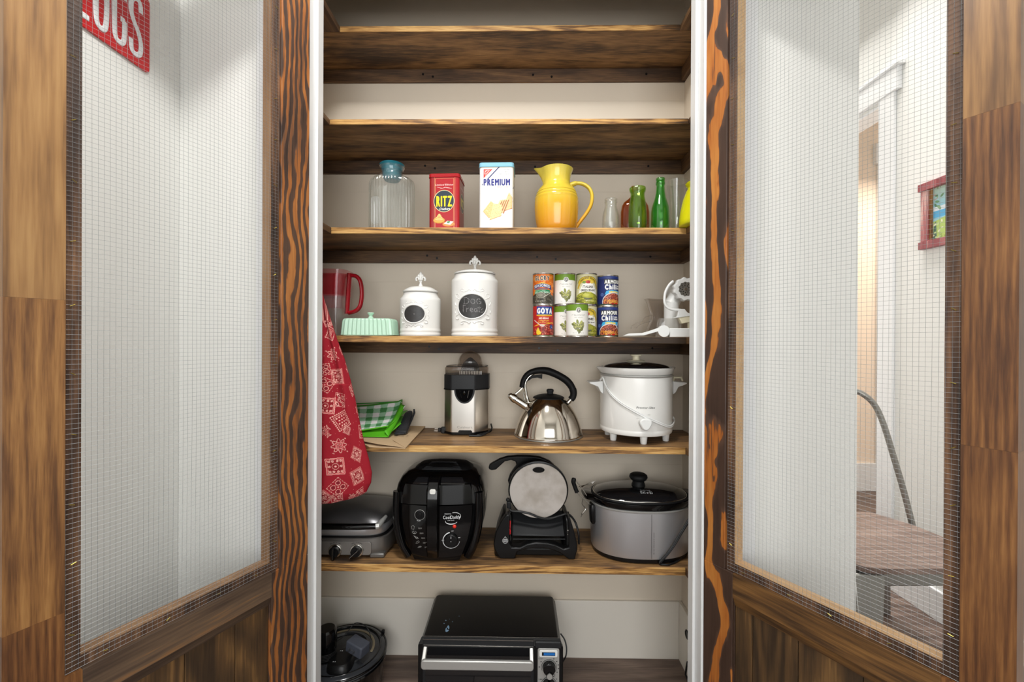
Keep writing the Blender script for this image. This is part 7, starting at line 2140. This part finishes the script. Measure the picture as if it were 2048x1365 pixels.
# ================================================================ RED BANDANA BAG
Yb_ = 1.4375
CX = -.635
BW, BH = 330.0, 640.0
cv = Canvas(BW, BH, 1.35, c(148, 2, 27))
pk, dk_ = c(232, 172, 160), c(120, 6, 24)
def rot(pts, cx_, cy_, a):
    a = R(a); return [(cx_ + x * math.cos(a) - y * math.sin(a), cy_ + x * math.sin(a) + y * math.cos(a)) for x, y in pts]
def sq(h, w=None):
    w = w or h; return [(-w, -h), (w, -h), (w, h), (-w, h)]
def flower(cx_, cy_, r_, col=pk):
    for i in range(5):
        a = i * 1.2566; cv.ell(cx_ + r_ * .55 * math.cos(a), cy_ + r_ * .55 * math.sin(a), r_ * .42, r_ * .42, col)
    cv.ell(cx_, cy_, r_ * .3, r_ * .3, c(148, 2, 27))
def patch(kind, cx_, cy_, s_, a):
    E_ = lambda x, y, r1, r2, col=pk, ring=None: cv.ell(*rot([(x * s_, y * s_)], cx_, cy_, a)[0], r1 * s_, r2 * s_, col, rot=-a if False else a, ring=ring)
    Ln = lambda pts, w=.9, cl=True: cv.path(rot([(x * s_, y * s_) for x, y in pts], cx_, cy_, a), w * 1.35, pk, cl)
    if kind == 0:                          # framed ring with little flowers
        cv.poly(rot(sq(17 * s_), cx_, cy_, a), c(196, 70, 76)); cv.poly(rot(sq(14.5 * s_), cx_, cy_, a), c(140, 5, 24))
        Ln(sq(17), 1.1); Ln(sq(14.5), .8)
        E_(0, 0, 6.5, 6.5, pk, 1.1); E_(0, 0, 2, 2)
        for x, y in ((-11, 11), (-4.5, 11), (4.5, 11), (11, 11), (-11, 0), (11, 0), (-11, -11), (-4, -11), (4, -11), (11, -11)):
            flower(*rot([(x * s_, y * s_)], cx_, cy_, a)[0], 2.6 * s_)
    elif kind == 1:                        # four dashed rings in a dashed diamond
        n = 11
        P4 = sq(16)
        for i in range(4):
            (xa, ya), (xb, yb2) = P4[i], P4[(i + 1) % 4]
            for j in range(n):
                if j % 2 == 0:
                    Ln([(xa + (xb - xa) * j / n, ya + (yb2 - ya) * j / n), (xa + (xb - xa) * (j + 1) / n, ya + (yb2 - ya) * (j + 1) / n)], 1.3, False)
        for x, y in ((-7, 7), (7, 7), (-7, -7), (7, -7)):
            for j in range(10):
                t0 = j * .628
                Ln([(x + 5.2 * math.cos(t0), y + 5.2 * math.sin(t0)), (x + 5.2 * math.cos(t0 + .4), y + 5.2 * math.sin(t0 + .4))], 1.2, False)
            E_(x, y, 3.8, 3.8, dk_)
        E_(0, 0, 1.4, 1.4)
    elif kind == 2:                        # dense ornamental frame
        cv.poly(rot(sq(17 * s_), cx_, cy_, a), c(206, 110, 106)); cv.poly(rot(sq(15.6 * s_), cx_, cy_, a), c(140, 5, 24))
        for i in range(14):
            u = -14 + i * 2.15
            for x, y, dx, dy in ((u, 13.6, .3, 1.2), (u, -13.6, .3, 1.2), (13.6, u, 1.2, .3), (-13.6, u, 1.2, .3)):
                E_(x, y, .9, .9)
        Ln(sq(11.4), .8)
        for x, y in ((0, 5), (0, -5), (5, 0), (-5, 0)):
            E_(x, y, 3.5, 3.5, pk, .9); E_(x, y, 1.4, 1.4)
        for x, y in ((8, 8), (-8, 8), (8, -8), (-8, -8)):
            E_(x, y, 2.3, 1.6, pk)
        E_(0, 0, 1.6, 1.6)
    elif kind == 3:                        # dotted square with beaded edge
        Ln(sq(13), 1.0)
        for i in range(9):
            u = -16 + i * 4
            for x, y in ((u, 16.5), (u, -16.5), (16.5, u), (-16.5, u)):
                E_(x, y, 1.3, 1.3)
        for i in range(4):
            for j in range(3 + i % 2):
                E_(-9 + j * 6 + (i % 2) * -0 + (3 if i % 2 == 0 else 0), -9 + i * 6, 1.7, 1.7)
    elif kind == 4:                        # scalloped flower outline round a small square
        pts = [((13.5 + 3.2 * math.cos(8 * q)) * math.cos(q), (13.5 + 3.2 * math.cos(8 * q)) * math.sin(q)) for q in np.linspace(0, 6.283, 64, endpoint=False)]
        Ln(pts, 1.2)
        cv.poly(rot(sq(7.4 * s_), cx_, cy_, a), c(196, 90, 90)); Ln(sq(7.4), .8)
        for x, y in ((-3, 3), (3, 3), (-3, -3), (3, -3)):
            E_(x, y, 2.4, 2.4, dk_); E_(x, y, 1.2, 1.2)
        for x, y in ((15, 15), (-15, 15), (15, -15), (-15, -15)):
            E_(x, y, 1.6, .8); E_(x + 1.5, y - 1.5, .8, 1.6)
    elif kind == 5:                        # zigzag frame
        P4 = []
        for (xa, ya), (xb, yb2) in zip(sq(15, 12), sq(15, 12)[1:] + sq(15, 12)[:1]):
            L_ = math.hypot(xb - xa, yb2 - ya); n = int(L_ / 2.3)
            for j in range(n):
                u = j / n; o_ = 1.3 if j % 2 else -1.3
                P4.append((xa + (xb - xa) * u - (yb2 - ya) / L_ * o_, ya + (yb2 - ya) * u + (xb - xa) / L_ * o_))
        Ln(P4, 1.2)
        for i in range(12):
            for y in (-10, -7, 7, 10):
                E_(-8 + i * 1.45, y, .7, .7, c(220, 140, 130))
        Ln(sq(4.6, 4), 1.0); Ln(sq(2, 1.6), .9)
    elif kind == 6:                        # paisley block
        Ln(sq(15, 13), .9)
        for x, y in ((-6, 8), (6, 6), (-3, -2), (7, -8), (-7, -10)):
            cv.ell(*rot([(x * s_, y * s_)], cx_, cy_, a)[0], 5 * s_, 2.8 * s_, pk, rot=a + x * 9)
            cv.ell(*rot([(x * s_, y * s_)], cx_, cy_, a)[0], 3.6 * s_, 1.6 * s_, dk_, rot=a + x * 9)
            E_(x + 4, y - 4, 1.3, 1.3); E_(x - 4, y + 3, 1, 1); E_(x - 2, y + 5, .9, .9)
    else:                                  # medallion
        cv.ell(cx_, cy_, 7.5 * s_, 12 * s_, pk, rot=a, ring=1.2); cv.ell(cx_, cy_, 5 * s_, 9 * s_, c(200, 110, 106), rot=a); cv.ell(cx_, cy_, 3 * s_, 6 * s_, dk_, rot=a); E_(0, 0, 1.2, 2.6)
        for s2 in (-1, 1):
            Ln([(s2 * 11, -3), (s2 * 15, -7), (s2 * 13, 0), (s2 * 15, 7), (s2 * 11, 3)], 1.1)
            Ln([(-3, s2 * 15), (-6, s2 * 19), (0, s2 * 17.5), (6, s2 * 19), (3, s2 * 15)], 1.1)
        for i in range(12):
            q = i * .5236; E_(10 * math.cos(q), 14 * math.sin(q), .9, .9)
rs = np.random.RandomState(11)
for _ in range(900):
    x, y = rs.uniform(0, BW), rs.uniform(0, BH)
    cv.ell(x, y, .5, .5, (c(206, 90, 88), pk, c(100, 4, 20))[rs.randint(3)])
# motif positions: (u, v) on the cloth, front centre of the bag at u = 165
# helper: pixel of the photo -> cloth coordinate
def outline(z):
    """left, right half-outline of the bag at height z (metres)"""
    zs = [P(640, y, Yb_).z for y in (1006, 1000, 985, 965, 945, 920, 880, 840, 800, 760, 720, 680, 640, 600, 560, 530)]
    xr = [P(x, 800, Yb_).x for x in (700, 716, 733, 743, 744.5, 739, 727.5, 719, 711, 701, 689.5, 674, 661, 648, 636, 628)]
    ww = np.interp(z, zs, xr)
    cxx = np.interp(z, [zs[0], zs[4], zs[-1]], [-.650, -.640, -.672])
    return cxx, ww - cxx
def patches_px(kind, px_, py_, s_, a):
    p = P(px_, py_, Yb_ - .03)
    cxx, hh = outline(p.z)
    f = max(-1, min(1, (p.x - cxx) / hh))
    u = 165 + math.asin(f) * hh * 1000 * .93
    v = (p.z - zb0) * 1000 * 1.05
    patch(kind, u, v, s_, a)
zb0 = P(640, 1006.5, Yb_).z
zt0 = P(640, 530, Yb_).z
for kd, px_, py_, s_, a in ((1, 673, 976, .95, 52), (2, 712, 955, .95, -66), (0, 668, 934, 1.0, 4), (4, 675, 893, .92, 8), (2, 710, 911, .82, -24), (5, 716, 867, .9, -4), (3, 680, 843, 1.0, 28), (7, 709, 822, .9, 2), (6, 676, 802, .95, -8), (2, 672, 754, .95, 4), (6, 698, 782, .75, 24), (7, 690, 738, .7, 30), (4, 662, 710, .8, 20), (5, 657, 667, .85, -22), (0, 649, 812, .95, -6), (7, 646, 862, .8, 40), (1, 648, 770, .8, 60), (1, 645, 740, .7, 10), (6, 716, 992, .8, 30), (6, 670, 1003, .9, 10), (2, 645, 998, .8, 50), (6, 736, 945, .8, 60), (5, 697, 700, .6, 30), (3, 690, 862, .5, 70), (6, 745, 900, .7, 10), (0, 728, 905, .6, -10), (4, 700, 1000, .6, 0), (3, 683, 640, .6, 20), (5, 664, 640, .6, 60), (2, 733, 968, .7, 20), (0, 650, 640, .7, 20), (2, 652, 620, .6, 50)):
    patches_px(kd, px_, py_, s_ * 1.62, a)
for i, (px_, py_) in enumerate(((600, 980), (575, 930), (590, 880), (570, 830), (600, 780), (585, 720))):
    patches_px(i % 6, px_, py_, 1.5, i * 37)
t = thing('fabric_bag', 'red bandana print fabric bag hanging inside the left jamb', 'bag', (-.66, Yb_, zb0))
nu_f, nu_b, nv = 300, 60, 560
us = np.concatenate([np.linspace(-math.pi / 2, math.pi / 2, nu_f, endpoint=False), np.linspace(math.pi / 2, 3 * math.pi / 2, nu_b, endpoint=False)])
zsv = np.linspace(0, 1, nv) 
zsv = zb0 + (zt0 - zb0) * (zsv ** 1.0)
pts = np.zeros((nv, len(us), 3)); cols = np.zeros((nv, len(us), 3))
for j, zz in enumerate(zsv):
    cxx, hh = outline(zz)
    tz = (zz - zb0) / (zt0 - zb0)
    hh = max(hh, .012)
    dep = .029 * min(1.0, hh / .05) * (0.35 + .65 * min(1, (tz / .05) ** .5)) if tz < .5 else .026 * min(1, hh / .06)
    if tz < .03:
        hh *= .80 + .20 * (tz / .03) ** .5
    fold = min(1.0, max(0, (tz - .12) / .45))
    s_, q = np.sin(us), np.cos(us)
    wv = fold * (.34 * np.sin(us * 5 + 1.3 + tz * 2.0) + .24 * np.sin(us * 9 + .4 - tz * 3)) + .02 * np.sin(us * 4 + tz * 20) + (.10 * np.sin(us * 11 + 2)) * max(0, 1 - tz / .05)
    pts[j, :, 0] = cxx + hh * np.sign(s_) * np.abs(s_) ** .93 + .66
    pts[j, :, 1] = -dep * q * (1 + 1.4 * wv * np.abs(q))
    pts[j, :, 2] = zz - zb0 + .012 * max(0, 1 - tz / .05) * (s_ ** 2)
    u = 165 + np.where(us < math.pi / 2, us, math.pi - us) * hh * 1000 * .93
    v = (zz - zb0) * 1000 * 1.05
    cc = cv.at(u, np.full_like(u, v))
    cols[j] = np.where((us < math.pi / 2)[:, None], cc, L3(c(148, 2, 27)))
# squash side folds so the bag stays clear of the shelves
pts[..., 1] = np.clip(pts[..., 1], -.0305, .0305)
bag = sheet('bag_cloth', pts, cols, M['print_cloth'], t, closed=True)
solid('bag_bottom', mat('bag_red', c(148, 2, 27), .85), t, lambda m: m.add([tuple(p) for p in pts[0]], [tuple(range(len(us)))]), 0)
zt1 = zt0 - zb0
solid('drawstring', M['white_plastic'], t, lambda m: m.tube([(-.015, 0, zt1 - .01), (-.04, 0, zt1 + .012), (-.176, 0, zt1 + .03)], .0025, 6), 60)
solid('wall_hook', M['tin'], t, lambda m: m.tube([(-.18, 0, zt1 + .05), (-.172, 0, zt1 + .028), (-.165, 0, zt1 + .035)], .003, 6), 60)

# ================================================================ ROOM THINGS SEEN THROUGH THE SCREENS
# red sign on the left wall
XLw = -1.04
yR = 1.205; zb1 = Z0 + .7395; zt1 = Z0 + .945
t = thing('wall_sign', 'red sign with rounded corners and white capital letters on the left wall', 'sign', (XLw, 0.9, zb1))
hS = zt1 - zb1
solid('sign_plate', M['red_sign'], t, lambda m: m.prism(rrect(-.06, yR - .9, 0, hS, .014), .001, .006, axis='x'), 30, bevel=.001)
# rounded letters drawn as fat strokes
def cap(m, strokes, y0, w, h, z0_, r_=.0065):
    for st in strokes:
        pts_ = spline([(0, y0 + a * w, z0_ + b * h) for a, b in st], 6) if len(st) > 2 else [Vector((0, y0 + a * w, z0_ + b * h)) for a, b in st]
        m.tube([(0.0058, p.y, p.z) for p in pts_], r_, 8, flat=1.0)
LET = {'S': [[(1, .80), (.9, .97), (.5, 1.0), (.08, .92), (.0, .74), (.25, .58), (.75, .42), (1, .24), (.92, .06), (.5, 0), (.1, .04), (0, .22)]],
       'G': [[(1, .78), (.9, .96), (.5, 1.0), (.1, .95), (0, .75), (0, .25), (.1, .05), (.5, 0), (.9, .05), (1, .22), (1, .42)], [(1, .42), (.6, .42)]],
       'O': [[(0, .3), (0, .7), (.12, .94), (.5, 1.0), (.88, .94), (1, .7), (1, .3), (.88, .06), (.5, 0), (.12, .06), (0, .3)]],
       'L': [[(0, 1), (0, 0)], [(0, 0), (1, 0)]]}
zl0, hl = .027, .150
for ch, (ya, yb2) in {'S': (PX(257, 60, XLw).y, PX(277, 60, XLw).y), 'G': (PX(224, 60, XLw).y, PX(244, 60, XLw).y), 'O': (PX(186, 60, XLw).y, PX(208, 60, XLw).y), 'L': (PX(145, 60, XLw).y, PX(172, 60, XLw).y)}.items():
    o = solid('sign_letter', M['white_paint'], t, lambda m: cap(m, LET[ch], ya - .9, yb2 - ya, hl, zl0, .0072), 50)
    o.scale = (.25, 1, 1); o.location.x = .005

# framed picture on the right wall
XWp = XW
ya = PX(1847, 430, XWp).y; zbp = PX(1847, 501, XWp).z; ztp = PX(1847, 371, XWp).z
wd = .30
t = thing('framed_picture', 'colourful picture in a chipped red wooden frame on the right wall', 'picture', (XWp, ya - wd / 2, zbp))
hP = ztp - zbp
fw_ = .036
solid('frame_side', M['red_frame'], t, lambda m: m.box(-.022, -.001, wd / 2 - fw_ - .008, wd / 2 - .008, fw_, hP - fw_), 0, .002)
solid('frame_side', M['red_frame'], t, lambda m: m.box(-.022, -.001, -wd / 2 + .008, -wd / 2 + fw_ + .008, fw_, hP - fw_), 0, .002)
solid('frame_bottom', M['red_frame'], t, lambda m: m.box(-.026, -.001, -wd / 2 - .004, wd / 2, 0, fw_), 0, .002)
solid('frame_top', M['red_frame'], t, lambda m: m.box(-.026, -.001, -wd / 2 - .004, wd / 2 + .004, hP - fw_, hP), 0, .002)
iw = wd - 2 * fw_ - .016; ih = hP - 2 * fw_
solid('inner_slip', M['stile_wood'], t, lambda m: (m.box(-.014, -.001, iw / 2 - .012, iw / 2, fw_, hP - fw_), m.box(-.014, -.001, -iw / 2, -iw / 2 + .012, fw_, hP - fw_)), 0)
cp_ = Canvas(iw * 1000, ih * 1000, 1.2, c(150, 200, 214))
W_, H_ = cp_.w, cp_.h
cp_.grad(0, W_, H_ * .5, H_, c(120, 190, 220), c(190, 214, 196)); cp_.rect(0, W_, H_ * .42, H_ * .55, c(90, 170, 214)); cp_.rect(0, W_, H_ * .55, H_ * .63, c(214, 224, 230))
cp_.poly([(0, 0), (W_, 0), (W_, H_ * .36), (W_ * .5, H_ * .44), (0, H_ * .34)], c(176, 200, 110))
cp_.ell(20, H_ * .82, 14, 12, c(216, 120, 96), ring=2.0); cp_.spots(((0, W_, H_ * .6, H_),), 26, 5, 13, [c(110, 150, 110), c(140, 176, 130), c(90, 130, 100)], 4, .5)
cp_.poly([(10, 0), (16, H_ * .3), (26, H_ * .36), (30, 0)], c(80, 110, 96)); cp_.spots(((0, W_, 0, H_ * .35),), 30, 3, 9, [c(190, 210, 150), c(140, 170, 90), c(220, 220, 190)], 5, .6)
flat_print('picture_print', cp_, (-.006, iw / 2, fw_), (0, -.001, 0), (0, 0, .001), M['print'], t)

# metal chair with a wooden seat
zs = Z0 - .81
t = thing('metal_chair', 'grey metal chair with a brown wooden seat, standing beyond the right door', 'chair', (1.45, 1.85, 0))
def sp_(x, y): return (x - 1.45, y - 1.85)
seat = [sp_(*p) for p in ((1.60, 2.10), (1.68, 2.085), (1.745, 1.98), (1.775, 1.80), (1.76, 1.64), (1.70, 1.59), (1.54, 1.578), (1.35, 1.572), (1.27, 1.578), (1.236, 1.61), (1.235, 1.70), (1.30, 1.90), (1.40, 2.06), (1.50, 2.10))]
seat = [(p.x, p.y) for p in spline([(a, b, 0) for a, b in seat], 5, True)]
solid('seat', M['chair_wood'], t, lambda m: m.prism(seat, zs - .022, zs, axis='z'), 30, bevel=.002)
ins = [(x * .93, y_ * .93) for x, y_ in seat]
gm_ = M['grey_metal']
solid('apron', gm_, t, lambda m: m.prism(ins, zs - .075, zs - .0225, axis='z'), 30, bevel=.004)
def leg(m, xa, ya, xb, yb2, w0, w1):
    M0 = [(xa - 1.45, ya - 1.85, zs - .03), (xb - 1.45, yb2 - 1.85, .0)]
    m.add([(M0[0][0] - w0, M0[0][1] - .012, M0[0][2]), (M0[0][0] + w0, M0[0][1] - .012, M0[0][2]), (M0[0][0] + w0 * .8, M0[0][1] + w0, M0[0][2]), (M0[0][0] - w0, M0[0][1] + w0, M0[0][2]),
           (M0[1][0] - w1, M0[1][1] - .012, 0), (M0[1][0] + w1, M0[1][1] - .012, 0), (M0[1][0] + w1, M0[1][1] + w1, 0), (M0[1][0] - w1, M0[1][1] + w1, 0)],
          [(0, 1, 5, 4), (1, 2, 6, 5), (2, 3, 7, 6), (3, 0, 4, 7), (0, 3, 2, 1), (4, 5, 6, 7)])
solid('leg', gm_, t, lambda m: leg(m, 1.275, 1.60, 1.235, 1.53, .058, .024), 30, bevel=.006)
solid('leg', gm_, t, lambda m: leg(m, 1.70, 1.61, 1.78, 1.54, .05, .024), 30, bevel=.006)
solid('leg', gm_, t, lambda m: leg(m, 1.36, 2.02, 1.30, 2.10, .045, .022), 30, bevel=.006)
solid('leg', gm_, t, lambda m: leg(m, 1.66, 2.02, 1.74, 2.08, .045, .022), 30, bevel=.006)
solid('brace', M['black'], t, lambda m: (m.tube([(1.30 - 1.45, 1.62 - 1.85, zs - .085), (1.71 - 1.45, 2.03 - 1.85, zs - .16)], .009, 8), m.tube([(1.70 - 1.45, 1.62 - 1.85, zs - .085), (1.36 - 1.45, 2.02 - 1.85, zs - .16)], .009, 8)), 60)
def wp(px_, py_, Yq):
    p = P(px_, py_, Yq); return (p.x - 1.45, p.y - 1.85, p.z)
bk = spline([wp(1825, 1052, 1.99), wp(1808, 985, 2.0), wp(1786, 910, 2.01), wp(1768, 852, 2.02), wp(1752, 815, 2.03), wp(1733, 794, 2.04), wp(1708, 782, 2.06), wp(1660, 776, 2.08), wp(1610, 782, 2.09), wp(1580, 800, 2.09), wp(1560, 850, 2.09), wp(1556, 920, 2.08), wp(1560, 1030, 2.06)], 6)
solid('back_hoop', gm_, t, lambda m: m.tube(bk, .0125, 12), 60)
solid('back_splat', gm_, t, lambda m: m.box(.0, .10, .17, .178, zs - .01, bk[42].z - .0), 30, bevel=.003)
